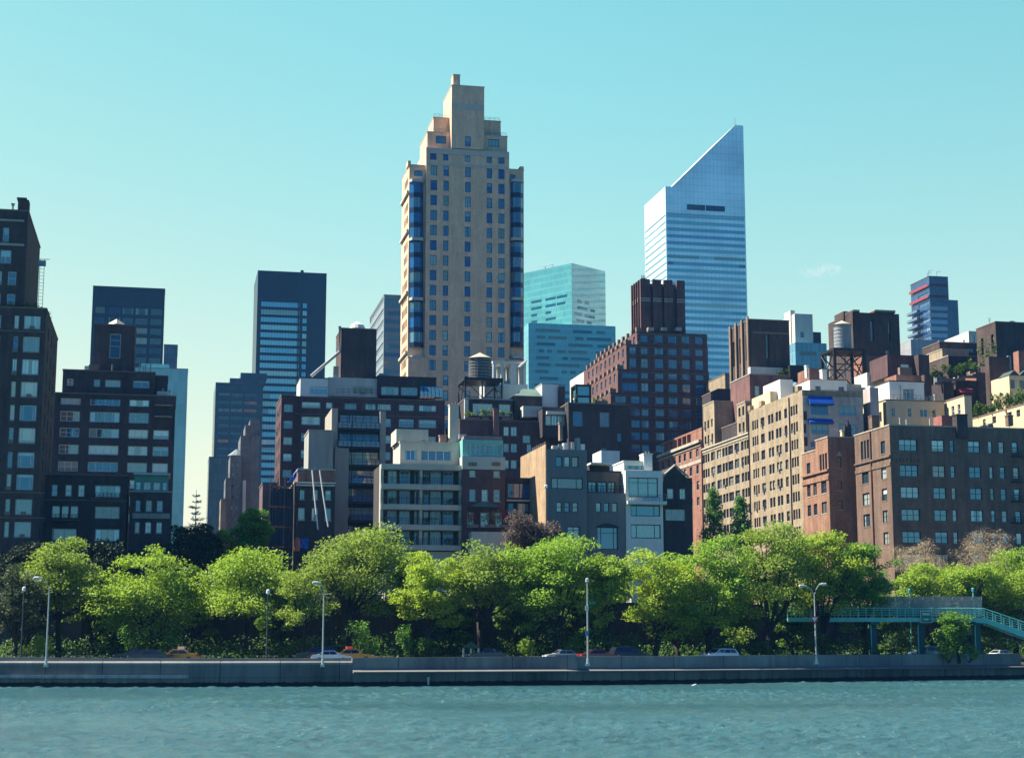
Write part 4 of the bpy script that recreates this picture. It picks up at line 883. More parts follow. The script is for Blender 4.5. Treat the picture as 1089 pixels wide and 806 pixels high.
e2 = Bld('tmp', 'x', 'x', 608, 300, 905, rot=46, fm=b.fm, gm=G_TQ)
fr = []
for y in rows_of(318, 3.2, 6.9, 4):
    x = 609.5+random.random()*4
    while x < 630:
        L = random.choice((5, 8, 11)); fr += e2.fg([(x, x+L, 'b4')], [y], (612, 300)); x += L+random.choice((3, 6))
lf = []
for y in rows_of(312, 3, 7.2, 4):
    for x in (565, 580, 592):
        if random.random() < .7: lf += e2.lg([(x, x+random.choice((6, 9, 11)), 'b5')], [y], (608, 300))
u1 = e2.f(643.8, 300)[0]; dl = min(120, abs(e2.l(550, 300)[0])); z1 = e2.f(608, 279.8)[1]; z0 = e2.f(608, 352)[1]
e2.block(0, u1, 0, dl, z0, z1, T1, front=fr, left=lf, rec=.06, name='upper_block', par=.4)
g = MB(); u = 12; 
lw = e2.l(588, 284, 6)[0]
g.tube([(6, lw, z1), (6, lw, z1+3.4), (6, lw+6, z1+3.4), (6, lw+6, z1)], .22, 6); g.tube([(6, lw+6, z1+3), (6, lw+11, z1+4.2)], .18, 6)
g.build('window_cleaning_rig', FR_G, e2.e)
from mathutils import Matrix
q_ = Matrix.Rotation(-R(ROT), 3, 'Z'); o_ = q_ @ (e2.o-b.o); r_ = Matrix.Rotation(R(46-ROT), 3, 'Z')
for ch in list(e2.e.children):
    ch.parent = b.e; ch.location = o_+r_ @ ch.location; ch.rotation_euler.z += R(46-ROT)
bpy.data.objects.remove(e2.e)

# ------------------------------------------------------------------ slant-roofed aluminium tower
b = Bld('skyscraper', 'tall white and blue skyscraper with horizontal bands and a steep slanted roof', 'skyscraper', 707.6, 200, 905, fm=plain('frame_alu', (.35, .42, .46), .4), gm=window_glass('glass_skyblue', (.13, .42, .53), (.16, .47, .56), .3, 2.2))
ALU = curtain_wall('aluminium_skin', 2.4, 3.9, (.76, .90, .90), (.86, .95, .93), (.54, .70, .76), 2.3, .3, mort=.14, metal=.3)
uR = b.f(792.6, 230)[0]; dV = b.l(685.4, 230)[0]; zTop = b.f(707.6, 198.3)[1]
bands = [(228.3+7.22*k, 228.3+7.22*k+3.6) for k in range(26)]
fr = b.fg([(708.1, 792.2, 'b28')], bands, (730, 300)); fr = [(0.6, uR-.6, h[2], h[3], 'b30') for h in fr]
louv = b.fg([(730.6, 749.8, 'b6'), (750.6, 770.8, 'b6')], [(218.7, 224.3)], (750, 221))
lf = [(0.6, dV-.6, h[2]+.25*(h[3]-h[2]), h[3]-.2*(h[3]-h[2]), 'b30') for h in fr]
dk = window_glass('louvre_dark', (.012, .03, .07), (.012, .03, .07), 0, 1.5)
b.block(0, uR, 0, dV, 0, zTop, ALU, front=fr, left=lf, par=0, rec=.25)
for h in louv:
    m_ = MB(); m_.box(h[0], h[1], -.12, -.01, h[2], h[3]); m_.build('louvre', dk, b.e)
    m_ = MB(); [m_.box(h[0], h[1], -.2, -.121, h[2]+i*(h[3]-h[2])/5, h[2]+i*(h[3]-h[2])/5+.12) for i in range(6)]; m_.build('louvre_blade', FR_D, b.e)
uS = b.f(715.8, 198.3)[0]; uT, zT = b.f(782.8, 133.4)
MB().prism([(uS, zTop+.01), (uR, zTop+.01), (uR, zT), (uT, zT)], 0.0, dV, 'y').build('slanted_crown', ALU, b.e)
rr = MB(); rr.prism([(uS-.6, zTop+.02), (uS+.1, zTop+.02), (uT+.1, zT+.4), (uT-.3, zT+.4)], -.25, dV+.2, 'y'); rr.build('roof_face', plain('roof_panel', (.55, .6, .58), .5), b.e)
fn = MB(); fn.box(uR-2.2, uR-.2, dV*.3, dV*.4, zT, zT+2.8); fn.tube([(uT, 2, zT), (uT, 2, zT+5)], .18, 5); fn.build('mast', FR_G, b.e)
b.strip(708.2, 792.2, 226.2, 226.8, FR_G, out=.1, name='joint_line')

# ------------------------------------------------------------------ stepped red tower
b = Bld('stepped_tower', 'red-brown brick tower stepping back in planted terraces to a fluted crown', 'tower', 677, 360, 392, fm=plain('frame_paleblue', (.20, .30, .40), .4), gm=G_BL, rec=.2)
w4x = lambda a: 620+a/4.478
w4y = lambda a: 280+a/4.478
BR_W = brick('brick_wine', (.125, .052, .046), .25)
XR = 753.5
rowsW = [(355.5, 364.3), (369.4, 377.2), (381.8, 391.6), (396, 403), (407.8, 416.6), (421.8, 429.6), (434, 442.6), (447.4, 455.2), (460, 468), (473, 481)]
colsW = [(w4x(277), w4x(312), '2r'), (w4x(343), w4x(385), '3r'), (w4x(408), w4x(450), '3r'), (w4x(473), w4x(512), '2r'), (w4x(537), w4x(575), '2r')]
tiers = [(677.5, 353.5, 0.0, 752.7), (666, 367, 0.0, 753.2), (657, 393.6, -.02, 754.0), (649.5, 418.8, -.04, 755.3), (640.5, 431.6, -.06, 756)]
extra = {1: [(w4x(222), w4x(255), '2r')], 2: [(w4x(187), w4x(262), '4r')], 3: [(w4x(152), w4x(205), '3r'), (w4x(228), w4x(270), '2r')], 4: [(w4x(152), w4x(205), '3r'), (w4x(228), w4x(270), '2r')]}
dW = 42
for i, (xl, yt, w, xr) in enumerate(tiers):
    yb = tiers[i+1][1] if i+1 < len(tiers) else None
    r_ = [r for r in rowsW if r[0] > yt-.5 and (yb is None or r[0] < yb-1)]
    cw = colsW+extra.get(i, [])
    fr = b.fg(cw, r_, (700, 400), w)
    u0 = b.f(xl, yt+3, w)[0]
    dl = dW-i*.1
    zt = b.f(700, yt, w)[1]; zb = 0 if yb is None else b.f(700, yb, w)[1]
    lf = [(w0, w0+1.5, z, z+1.9, '1r') for z in np.arange(zt-2.75, max(zb, 8)+.2, -2.95) for w0 in np.arange(2, dl-3, 4.2)]
    b.block(u0, b.f(xr, 400, w)[0], w, w+dl, zb, zt, BR_W, front=fr, left=lf[:16 if i < 4 else 40], name='tier', cop=None, par=.5)
    # parapet posts stepping along the left edge
    for w0 in np.arange(0, dl, 4.2): MB().box(u0-.15, u0+.5, w0+w, w0+w+1.0, zt-.001, zt+1.1).build('parapet_post', STONE_D, b.e)
    for q in range(2): MB().box(u0+.5+q*2.2, u0+1.3+q*2.2, w-.12, w+.4, zt-.001, zt+.9).build('parapet_post', STONE_D, b.e)
    b.strip(xl+.6, xr-.4, yt+1.0, yt+2.0, STONE_D, w=w, out=.12, name='string_course')
# intermediate steps on the left (terraces between tiers)
for (xl, yt, w, yb) in ((672, 359, 6, 367), (661, 379, 5, 391.5), (653, 404, 5, 416.5), (645, 423, 5, 430)):
    b.pb(xl, 690, yt, BR_W, yb=yb, w=w, d=26, name='terrace_step', par=.3)
# string courses and balcony ledges
for r in rowsW:
    for (xa, xb) in ((678.5, 726.5),):
        b.strip(xa, xb, r[1]+.9, r[1]+1.7, STONE_D, w=0, out=.35, name='ledge')
    for xx in (697, 711.5, 725.5):
        b.pbox(xx-2, xx+2, r[1]-1.2, r[1]+.9, STONE_D, w=-.5, d=.3, name='ledge_block')
u0, u1 = b.f(681.6, 320, 2.5)[0], b.f(728.3, 320, 2.5)[0]; zc0, zc1 = b.f(700, 354, 2.5)[1], b.f(700, 302, 2.5)[1]
dC = abs(b.l(672.3, 330, u0)[0])-2.5
b.block(u0, u1, 2.5, 2.5+dC, zc0-.5, zc1, BR_W, name='crown', par=.3, cop=None)
fl = MB()
for (xa, xb) in ((681.4, 691.5), (694.5, 703.5), (706.5, 715.5), (720, 728.6)):
    a, c = b.f(xa, 320, 1.6)[0], b.f(xb, 320, 1.6)[0]; fl.box(a, c, 1.6, 2.499, zc0, zc1+.9)
for k in range(4): fl.box(u0-.7, u0-.002, 2.6+k*dC/4, 2.6+k*dC/4+dC/4-1.6, zc0, zc1+.7)
fl.build('pilaster', BR_W, b.e)
lt = MB()
for y in (317.2, 319.6):
    z = b.f(700, y, 1.6)[1]
    for (xa, xb) in ((681.2, 691.6), (694.3, 703.7), (706.3, 715.7), (719.8, 728.8)): lt.box(b.f(xa, 320, 1.6)[0], b.f(xb, 320, 1.6)[0], 1.53, 1.6, z-.3, z)
    for k in range(4): lt.box(u0-.78, u0-.7, 2.6+k*dC/4, 2.6+k*dC/4+dC/4-1.6, z-.3, z)
lt.build('string_course', STONE, b.e)
for xx in (692.5, 706.5, 722): b.pbox(xx-3, xx+3, 348, 351.5, STONE, w=-.3, d=2.5, name='urn_block')
pp = MB()
for xx in (682.5, 684.2, 686): u = b.f(xx, 300, 6)[0]; pp.tube([(u, 6, zc1), (u, 6, zc1+2.8)], .12, 6)
pp.box(b.f(682.3, 300, 6)[0], b.f(686.2, 300, 6)[0], 5.9, 6.1, zc1+1.9, zc1+2.1); pp.build('antenna', GREYM, b.e)
for i, (px, py, ww) in enumerate(((636, 424, 16), (641, 421, 22), (646, 418, 28))):
    u = b.l(px, py, b.f(644, 425)[0]); roof_plant('terrace_shrub', ['green terrace shrub at the near end of the stepped red tower ledge', 'middle green terrace shrub on the stepped red tower ledge', 'far green terrace shrub on the stepped red tower ledge'][i], b.o+b.U*(b.f(641, 430)[0]+.6)+b.W*(4+i*6)+Vector((0, 0, b.f(700, 429)[1]-.4)), 3.5, 1.8, 120, .45, leaf_mat('leaf_bright', (.08, .17, .02), (.18, .26, .03), .35))
t = Bld('rooftop_house', 'small pale rooftop box behind the left terraces of the stepped red tower', 'rooftop box', 622, 400, 460); t.pb(622, 640, 394.5, CONC_L, d=18)
# ------------------------------------------------------------------ RIGHT: red terrace, long beige block, brown towers
b = Bld('row_house', 'low red brick terrace side with a pale cornice and one row of balustrade openings', 'row house', 746, 500, 343.5, fm=FR_B, gm=G_DK, sm=STONE, rec=.2)
z5x = lambda a: 700+a/8.956
z5y = lambda a: 450+a/8.956
dX = b.l(702, 560)[0]; zX = b.l(746, 467.5)[1]
cols = [(z5x(360), z5x(386)), (z5x(297), z5x(323)), (z5x(241), z5x(265)), (z5x(193), z5x(217)), (z5x(143), z5x(168)), (z5x(88), z5x(110)), (z5x(30), z5x(50))]
rows = [(z5y(243), z5y(318)), (z5y(398), z5y(482)), (z5y(552), z5y(636)), (z5y(705), z5y(785))]
b.block(0, 14, 0, dX, 0, zX, brick('brick_terracotta', (.30, .13, .085), .2), left=b.lg(cols, rows, (z5x(373), 480)), cop=None)
for (y0, y1, o) in ((467.2, 470.3, .6), (472.2, 473.6, .2), (488, 491.5, .12)): b.lstrip(745.5, -.2, dX, y0, y1, STONE, out=o)
bt = MB()
zp = b.l(745, 468)[1]
for i in range(9): w = i*dX/9; bt.box(.2, .9, w, w+.5, zp, zp+2.3)
bt.box(.2, .9, 0, dX, zp+2.3, zp+2.7); bt.box(.25, .8, 0, dX*.25, zp, zp+2.3); bt.build('roof_parapet', brick('brick_terracotta', (.30, .13, .085), .2), b.e)

b = Bld('apartment_building', 'long sunlit beige brick apartment block with blue awnings on its shaded end', 'apartment building', 854, 450, 288, fm=FR_B, gm=G_DK, sm=STONE, rec=.22, ac=.2)
z3x = lambda a: 780+a/8.06
z3y = lambda a: 400+a/8.06
wS = b.l(797, 480)[0]; wE = b.l(746.5, 520)[0]
yy = [z3y(a) for a in (250, 420, 582, 740)]
colsT = [(z3x(492), z3x(552), 'm3'), (z3x(437), z3x(462), '1r'), (z3x(363), z3x(410), 'm2'), (z3x(298), z3x(343), 'm2'), (z3x(233), z3x(266), '1r'), (z3x(160), z3x(212), 'm3')]
zr = []
for k in range(8):
    z1 = b.l(z3x(520), z3y(250), 0)[1]-k*3.1; zr.append((z1-1.78, z1))
def lw(cols, y): return [(min(b.l(c[0], y)[0], b.l(c[1], y)[0]), max(b.l(c[0], y)[0], b.l(c[1], y)[0]), c[2]) for c in cols]
lf = [(a, c, z0, z1, s) for (a, c, s) in lw(colsT, 450) for (z0, z1) in zr]
zTop = b.l(853, 414.5)[1]
# shaded end with blue awnings
x6 = lambda a: 760+a/4.478
y6 = lambda a: 310+a/4.478
fr = b.fg([(x6(456), x6(540), '3'), (x6(588), x6(671), '3')], [(y6(541), y6(590)), (y6(629), y6(681))], (880, 440)) + b.fg([(x6(455), x6(475), '1')], [(y6(715), y6(740))], (863, 471))
uE = b.f(917.5, 440)[0]
GREYB = brick('brick_greybeige', (.52, .47, .40), .15)
b.block(0, uE, 0, wS, 0, zTop, BR_BEIGE, front=[], left=lf, cop=None, par=.6)
# the end wall is clad in paler grey
m = MB(); wall_grid(m, lambda a, c, d: (a, -.15+d, c), .02, uE, 0, b.f(860, 421)[1], fr, .16); m.box(.02, uE, -.06, -.005, 0, b.f(860, 421)[1]); m.build('end_wall', GREYB, b.e)
for h in fr:
    mf, mg, nm = window_mesh(h[1]-h[0], h[3]-h[2], h[4], FR_G, G_BL, None); o = link(nm, mf, b.e, ((h[0]+h[1])/2, -.145, h[2])); link('pane', mg, o); o.location.y = -.12
AWN = plain('awning_blue', (.008, .09, .42), .6, var=.1)
for (y0, y1) in ((497, 541), (604, 629)):
    (ua, z1), (ub, _) = b.f(x6(444), y6(y0)), b.f(x6(558), y6(y0)); z0 = b.f(x6(445), y6(y1))[1]
    MB().prism([(-.16, z1), (-.95, z0+.25), (-.95, z0), (-.16, z0)], ua, ub, 'x').build('awning', AWN, b.e)
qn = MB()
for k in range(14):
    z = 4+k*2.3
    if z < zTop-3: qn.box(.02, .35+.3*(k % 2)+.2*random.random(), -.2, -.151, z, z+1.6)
qn.build('dark_quoin', plain('quoin_dark', (.06, .045, .05), .9), b.e)  # dark quoin blocks up the corner of the end wall
b.clutter(865, 912, 421, 0, 4, 8, 12)
# lower left stretch
colsL = [(z3x(112), z3x(130), '1r'), (z3x(90), z3x(108), '1r'), (z3x(62), z3x(84), '1r'), (z5x(722), z5x(765), '1r'), (z5x(662), z5x(708), '2r'), (z5x(605), z5x(655), 'm2'), (z5x(553), z5x(595), '2r'), (z5x(496), z5x(535), '2r'), (z5x(420), z5x(482), 'm3')]
lf2 = [(a, c, z0, z1, s) for (a, c, s) in lw(colsL, 490) for (z0, z1) in zr[1:]]
zLow = zr[1][1]+1.35
b.block(.15, 14, wS+.003, wE, 0, zLow, BR_BEIGE, left=lf2, name='wall', cop=None)
for zz in (zr[1][1]+.75, zLow): sub_mesh(b, lambda m: m.box(-.12 if zz == zLow else .03, .149, wS+.3, wE, zz-.3, zz), 'cornice', STONE)
# brown stepped towers growing out of the long block
wq0, wq1 = b.l(789, 450)[0], b.l(775.5, 455)[0]
b.block(.3, 7, wS+2.5, wS+7.5, zLow-.5, b.l(789, 428)[1], BR_BEIGE, left=[(w0, w0+1.2, z, z+1.8, '1r') for z in (zLow+.6, zLow+3.7) for w0 in (wS+3.2, wS+5.4)], name='setback', cop=STONE)
b.block(.3, 6, wE-8, wE-.8, zLow-.5, zLow+9, BR_BEIGE, left=[(w0, w0+1.1, z, z+1.7, '1r') for z in (zLow+.8, zLow+3.9) for w0 in (wE-7, wE-4.6, wE-2.6)], name='setback', cop=STONE)
b.block(1.5, 12, wS+8, wE-9, zLow-.5, zLow+3.2, BR_DARK, name='setback', cop=STONE_D)
ds = MB()
for px in (797.3, 841): w = b.l(px, 480)[0]; ds.tube([(-.12, w, 2), (-.12, w, zTop-.5)], .11, 6)
ds.build('downpipe', BLACKM, b.e)
pk = MB()
for (px) in (848, 797, 809): w = b.l(px, 440)[0]; pk.box(-.1, .8, w-.7, w+.7, zTop, zTop+1.0)
pk.build('parapet_pier', BR_BEIGE, b.e)
# white penthouses on its roof
b2 = Bld('penthouse', 'white rendered penthouse with two dark doors on the roof above the blue awnings', 'penthouse', 861, 410, 296, zb=9.7+zTop-1.2, fm=FR_D, gm=G_DK)
fr = b2.fg([(x6(480), x6(505)), (x6(590), x6(616))], [(y6(452), y6(494))], (880, 415))
b2.pb(861, 900.5, 403.5, WHITE, yb=y6(496), d=7, front=fr, cop=BR_CLAY, name='wall'); b2.pbox(x6(436), x6(446), y6(355), y6(410), WHITE, w=1, d=.8); b2.pbox(x6(512), x6(534), y6(375), y6(420), WHITE, w=-.3, d=1.2)
b2.rail(b2.f(858, 424)[0], b2.f(915, 424)[0], -2, b2.f(880, 421, -2)[1], 1.1, 1.2, BLACKM)
b2 = Bld('penthouse', 'white L-shaped roof house with a lit side wall left of the white penthouse with doors', 'penthouse', 829, 420, 304, zb=9.7+zTop-3, fm=FR_D, gm=G_DK)
b2.pb(829.5, 843, y6(418), WHITE, yb=y6(530), d=9, left=[(3, 4, 1, 2.6, '1')]); b2.pb(819, 829.5, y6(475), CREAM, yb=y6(560), w=1.5, d=10, name='wing', front=b2.fg([(822, 827)], [(y6(522), y6(548))], (825, 428), 1.5)); b2.pb(841, 860, y6(450), CONC, yb=y6(530), w=1, d=6, name='wing')
sub_mesh(b2, lambda m: m.prism([(b2.f(841, 414, 1)[0], b2.f(841, 417, 1)[1]), (b2.f(861, 414, 1)[0], b2.f(860, 417, 1)[1]), (b2.f(858, 410, 1)[0], b2.f(858, 404, 1)[1])], .9, 7, 'y'), 'gable_roof', brick('brick_roofpink', (.25, .15, .12)))

b = Bld('brown_tower', 'blocky brown brick tower with narrow lit slots on its sunny side, above the beige block', 'apartment tower', 797, 370, 330, fm=FR_B, gm=G_DK, rec=.5)
dY = b.l(776.5, 365)[0]; lw_ = dY
lf = [(dY*a, dY*(a+.1), b.l(790, yb)[1], b.l(790, ya)[1], '1r') for a in (.12, .45, .8) for (ya, yb) in ((358, 385), (343, 353))]
b.pb(797, 839, 340, BR_BROWN, d=dY, left=lf, front=b.fg([(x6(245), x6(262), '1r')], [(354, 381)], (815, 370)), cop=STONE_D, par=.6)
b.pb(797.2, 841, y6(395), brick('brick_maroon', (.17, .075, .065), .2), w=-3, d=dY, front=b.fg([(x6(192), x6(214), '1r'), (x6(266), x6(286), '1r')], [(y6(450), y6(500))], (810, 415), -3), name='base_block', cop=CONC, sm=STONE, rec=.2, fm=FR_W, gm=G_LT)
b.pb(x6(170), x6(325), y6(358), CONC_L, yb=y6(396), w=-1.5, d=1.4, name='terrace_wall', par=0); b.pb(x6(358), x6(422), y6(350), BLACKM, yb=y6(415), w=-4, d=4, name='bulkhead')
roof_plant('terrace_shrub', 'round dry shrub on the terrace at the foot of the blocky brown tower', W3(b, x6(330), y6(413), -3), 2.6, 1.6, 160, .35)
pl_ = MB()
zp0, zp1 = b.l(790, 408)[1], b.f(797, 339)[1]
for q in (0, .3, .62, .92): pl_.box(-.28, -.003, dY*q, dY*q+dY*.08, zp0, zp1+.5)
pl_.build('pilaster', brick('brick_sunlit_pier', (.22, .15, .10), .2), b.e)  # pilaster brick lighter than the wall, sunlight put into its colour
b.strip(800, 838.5, 352.5, 354.5, STONE_D, out=.1, name='string_course')
sub_mesh(b, lambda m: m.tube([(b.f(793.5, 340, 4)[0], 4, b.f(0, 340, 4)[1]), (b.f(793.5, 340, 4)[0], 4, b.f(0, 334.5, 4)[1])], .25, 6), 'vent', BLACKM)
b.pb(771, 798, 398, BR_BEIGE, w=48, d=14, name='side_wing', cop=STONE_D, par=.4); b.pb(764, 776, 414, BR_DARK, w=44, d=12, name='side_wing', cop=STONE_D, par=.4)
sub_mesh(b, lambda m: m.box(b.f(773, 405, 47)[0], b.f(779, 405, 47)[0], 47, 47.9, b.f(0, 413, 47)[1], b.f(0, 405, 47)[1]), 'glass_screen', G_CY)

# small far towers on the right
b = Bld('office_tower', 'slim pale grey tower above a blue glazed base, between the two brown brick towers', 'office tower', 845, 370, 560, fm=FR_D, gm=G_DK)
b.pb(845, 864, 333.5, CONC_L, d=14, front=b.fg([(851, 855, '1')], [(353, 359)], (853, 356)), cop=None); b.pb(840.5, 845.2, 330, CONC_L, w=3, d=6, name='shaft', par=0)
b.pb(845.5, 879, 364, curtain_wall('blue_base', 1.6, 3.6, (.06, .20, .30), (.10, .30, .38), (.3, .4, .42), 1.8, .2), w=-6, d=18, name='base_block', front=b.fg([(850, 868, 'b9')], [(374, 378)], (860, 376), -6)); b.pb(864.5, 873, 353, FR_D, w=4, d=8, name='bulkhead')
b = Bld('office_tower', 'dark blue tower with red stripes and white balconies on the right skyline', 'office tower', 988, 340, 620, fm=FR_D, gm=G_BL)
r7x = lambda a: 910+a/4.48
r7y = lambda a: 280+a/4.48
dZ = b.l(967.5, 330)[0]
DKB = curtain_wall('darkblue_skin', 1.6, 3.2, (.008, .03, .11), (.02, .06, .17), (.006, .012, .04), 1.8, .25)
b.pb(988, 1008, 294, DKB, d=dZ, par=.4, left=[(1, dZ*.6, z, z+1.3, 'b5') for z in np.arange(70, 128, 3.4)], cop=FR_D); b.pb(1008, 1018.6, 319.5, DKB, w=.5, d=dZ-1, name='wing', cop=FR_D)
fr = [(r7x(357), r7x(390)), (r7x(400), r7x(440))]
bm = MB()
for y in np.arange(325.5, 362, 7.2):
    z = b.f(988, y)[1]; bm.box(.3, b.f(1007.5, y)[0], -.06, -.001, z-1.5, z)
bm.build('window_band', window_glass('glass_sheen', (.10, .2, .28), (.3, .4, .45), .6, 2.2), b.e)
RED = plain('red_panel', (.30, .05, .06), .5, var=.1)
for y in (301, 313): b.lstrip(988, .02, dZ-.02, y, y+2.8, RED, out=.06, name='red_stripe'); b.strip(988.1, 1007.9, y+.6, y+3.0, plain('shaded_red_panel', (.10, .025, .045), .5), out=.05, name='red_stripe')  # front stripes: same red with the front's shade put into the colour
for k in range(5):
    z = b.l(988, 328+k*8)[1]; MB().box(-1.4, -.003, dZ*.45, dZ, z, z+1.0).build('balcony', plain('balcony_blue', (.12, .18, .25), .6), b.e)
rg = MB()
for u, w in ((1.5, 2), (3, 6), (5.5, 3)): rg.tube([(u, w, b.f(988, 294)[1]), (u, w, b.f(988, 294)[1]+2.6), (u+1.6, w, b.f(988, 294)[1]+2.9)], .12, 5)
rg.build('roof_rig', FR_G, b.e)
b.pb(968.5, 996, 361, curtain_wall('striped_skin', 1.8, 3.2, (.25, .28, .3), (.3, .33, .34), (.4, .1, .1), 1.5, .4), w=-20, d=12, name='low_wing')
b = Bld('apartment_building', 'small pale grey block just right of the red-striped tower', 'apartment building', 1030, 360, 600, fm=FR_D, gm=G_DK); b.pb(1030, 1046, 352, CONC_L, d=24, front=b.fg([(1034, 1036.5), (1040, 1043)], [(357, 364)], (1036, 360)), cop=None)

# big brown towers at the right
b = Bld('brown_tower', 'broad brown brick tower with tall slot windows behind the grey roof tank', 'apartment tower', 906.5, 370, 345, fm=FR_D, gm=G_DK, rec=.5)
dB = b.l(880, 360)[0]
b.pb(906.5, 956, 332, BR_BROWN, d=dB, front=b.fg([(r7x(70), r7x(87), '1'), (r7x(155), r7x(167), '1')], [(341, 363)], (935, 350)), left=[(dB*.3, dB*.42, 60, 65, '1')], cop=None, par=.4)
b.pb(907, 914, 329.5, BR_BROWN, yb=332.2, w=-.3, d=4, name='parapet_pier', par=0); b.pb(930, 952, 330, BR_BROWN, yb=332.2, w=-.3, d=4, name='parapet_pier', par=0); b.pb(897, 904, 331, BR_BROWN, yb=340, w=4, d=5, name='parapet_pier', par=0)
b.pb(x6(700), 955.8, 379, BR_CLAY, w=-5, d=6, name='base_block', cop=STONE_D)
for xa, xb in ((907, 914), (930, 952)): b.strip(xa, xb, 329.3, 331, STONE, w=-.3, out=.1, dep=4.1, name='coping')
dl = MB(); u = b.f(r7x(145), 375, -.2); dl.tube([(u[0], -.3, u[1]), (u[0], -.6, u[1])], [.5, .4], 12); dl.build('satellite_dish', GREYM, b.e)
zt = hz(408, 322, 898)
water_tower('water_tower', 'grey roof tank on a tall black steel frame in front of the broad brown tower', (at(897, 390, 322).x, 322, zt), 1.75, hz(346, 322)-hz(373, 322), hz(373, 322)-zt, frame=1.5, dark=plain('tank_grey', (.24, .27, .29), .6, var=.2, scale=2), th=1.9)
b = Bld('rooftop_building', 'low jumble of pale sheds and brick walls carrying the black tank frame', 'rooftop building', 880, 420, 312, fm=FR_D, gm=G_DK)
b.pb(866, 934, y6(440), CONC, d=14, cop=GREYM); b.pb(x6(450), x6(545), y6(365), BR_CLAY, yb=y6(445), w=4, d=6, name='wall', par=.2); b.pb(x6(725), 944, r7y(520), CONC_L, yb=y6(500), w=-3, d=6, name='shed', front=b.fg([(r7x(75), r7x(90))], [(r7y(500), r7y(530))], (928, 395), -3), par=.2)
b.pb(x6(740), x6(775), y6(448), WHITE, w=-9, d=2, name='chimney', par=0); b.pb(x6(690), x6(745), y6(510), BR_DARK, w=-10, d=6, name='shed', par=.3)
b.pb(x6(630), x6(735), y6(455), GREYM, yb=y6(500), w=-5, d=2, name='roof_duct', par=0)

b.clutter(868, 932, y6(440), 0, 12, 10, 21, .4)
# rooftop cluster over the corner building
b = Bld('apartment_building', 'cream brick upper storeys behind the dark corner building, left part', 'apartment building', 942, 440, 292, fm=FR_W, gm=G_DK)
b.pb(942, 1004, 425.5, CREAM, d=12, front=b.fg([(r7x(168), r7x(188)), (r7x(248), r7x(265)), (r7x(306), r7x(381), '4')], [(r7y(692), r7y(732))], (970, 440)), left=[(2, 3.2, b.f(942, 447)[1], b.f(942, 436)[1], '1'), (5, 6.2, b.f(942, 447)[1], b.f(942, 436)[1], '1')], cop=STONE_D)
uc = b.f(1026, 435, -7)[0]; wc = b.l(1003.5, 435, uc)[0]; zc = b.f(1026, 421, -7)[1]
b.block(uc, uc+1.4, -7, wc, 0, zc, CREAM, left=b.lg([(1006, 1009), (1012, 1015), (1018.5, 1021.5)], [(432, 442.5)], (1013, 437), uc), name='wall', cop=STONE_D)
b.pb(945.5, 982.5, 405.5, WHITE, yb=425.8, w=2.5, d=7, front=b.fg([(r7x(225), r7x(278), '3t')], [(r7y(597), r7y(648))], (960, 415), 2.5), name='penthouse', cop=BR_DARK)
b.pb(953, 981, 398.3, BR_CLAY, yb=405.8, w=4.5, d=5, name='roof_room', par=.2); b.pb(983, 990, r7y(530), BR_BROWN, yb=425.8, w=3, d=1.5, name='chimney', par=0)
b.pb(943.5, 977, 377, BR_PLUM, yb=400, w=10, d=8, front=b.fg([(r7x(215), r7x(255), '2')], [(r7y(480), r7y(512))], (960, 390), 10), name='roof_room', fm=FR_W, gm=G_LT, cop=None)
b.pb(976.5, 988, 377, BR_BROWN, yb=425, w=8, d=5, name='chimney', par=0)
b.pb(925, 934, 412, plain('pink_render', (.45, .38, .36), .8), w=-1, d=3, name='chimney', par=0)
b.clutter(944, 1002, 425.5, 0, 6, 3, 22, .3); b.clutter(955, 980, 398.3, 4.5, 3, 4, 23, .2); b.rail(b.f(945.5, 425)[0], b.f(1003, 425)[0], .3, b.f(960, 425.5)[1], 1.0, 1.0, GREYM)
b = Bld('apartment_building', 'brown terraced block with light cornices between the red-striped tower and the leafy terraces', 'apartment building', 1008.5, 390, 372, fm=FR_B, gm=G_DK)
dq = b.l(981.5, 380)[0]
b.pb(1008.5, 1043, 378.5, BR_BROWN, d=dq, cop=STONE, par=.4); b.pb(999, 1042.5, 364, BR_BROWN, w=6, d=dq*.7, name='upper_storey', cop=STONE_D, par=.4, front=b.fg([(1029, 1036, '2')], [(370, 375)], (1032, 372), 6)); b.pb(1002, 1030, 371.5, BR_BEIGE, w=3, d=dq*.7, name='upper_storey', cop=STONE, par=.3)
b.clutter(1002, 1040, 364, 6, 6, 8, 24, .3)
b = Bld('brown_tower', 'brown brick tower with a clay-lit side at the right frame edge skyline', 'apartment tower', 1058.5, 380, 355, fm=FR_B, gm=G_DK, rec=.4)
dq = b.l(1037.5, 375)[0]
b.pb(1058.5, 1120, 342.5, BR_BROWN, d=dq, left=[(dq*.12, dq*.25, b.l(1050, 373)[1], b.l(1050, 357)[1], '1'), (dq*.65, dq*.78, b.l(1050, 375)[1], b.l(1050, 357)[1], '1')], cop=STONE_D)
sub_mesh(b, lambda m: (m.box(b.f(1052, 341, 4)[0], b.f(1058, 341, 4)[0], 4, 6, b.f(0, 343, 4)[1], b.f(0, 338, 4)[1]), m.tube([(b.f(1055, 341, 5)[0], 5, b.f(0, 338, 4)[1]), (b.f(1055, 341, 5)[0], 5, b.f(0, 333.5, 4)[1])], .5, 8)), 'roof_tank', BLACKM)
b.clutter(1060, 1089, 342.5, 0, 4, 8, 25, .4)
b = Bld('chimney_stack', 'massive brown brick chimney stack with a sunlit left edge, above the leafy terraces', 'chimney stack', 1051.5, 400, 312)
b.pb(1051.5, 1073.5, 379, BR_BROWN, d=1.7, name='wall', par=0); b.pbox(1072, 1075, 378, 400, GREYM, w=1, d=.6, name='flue')
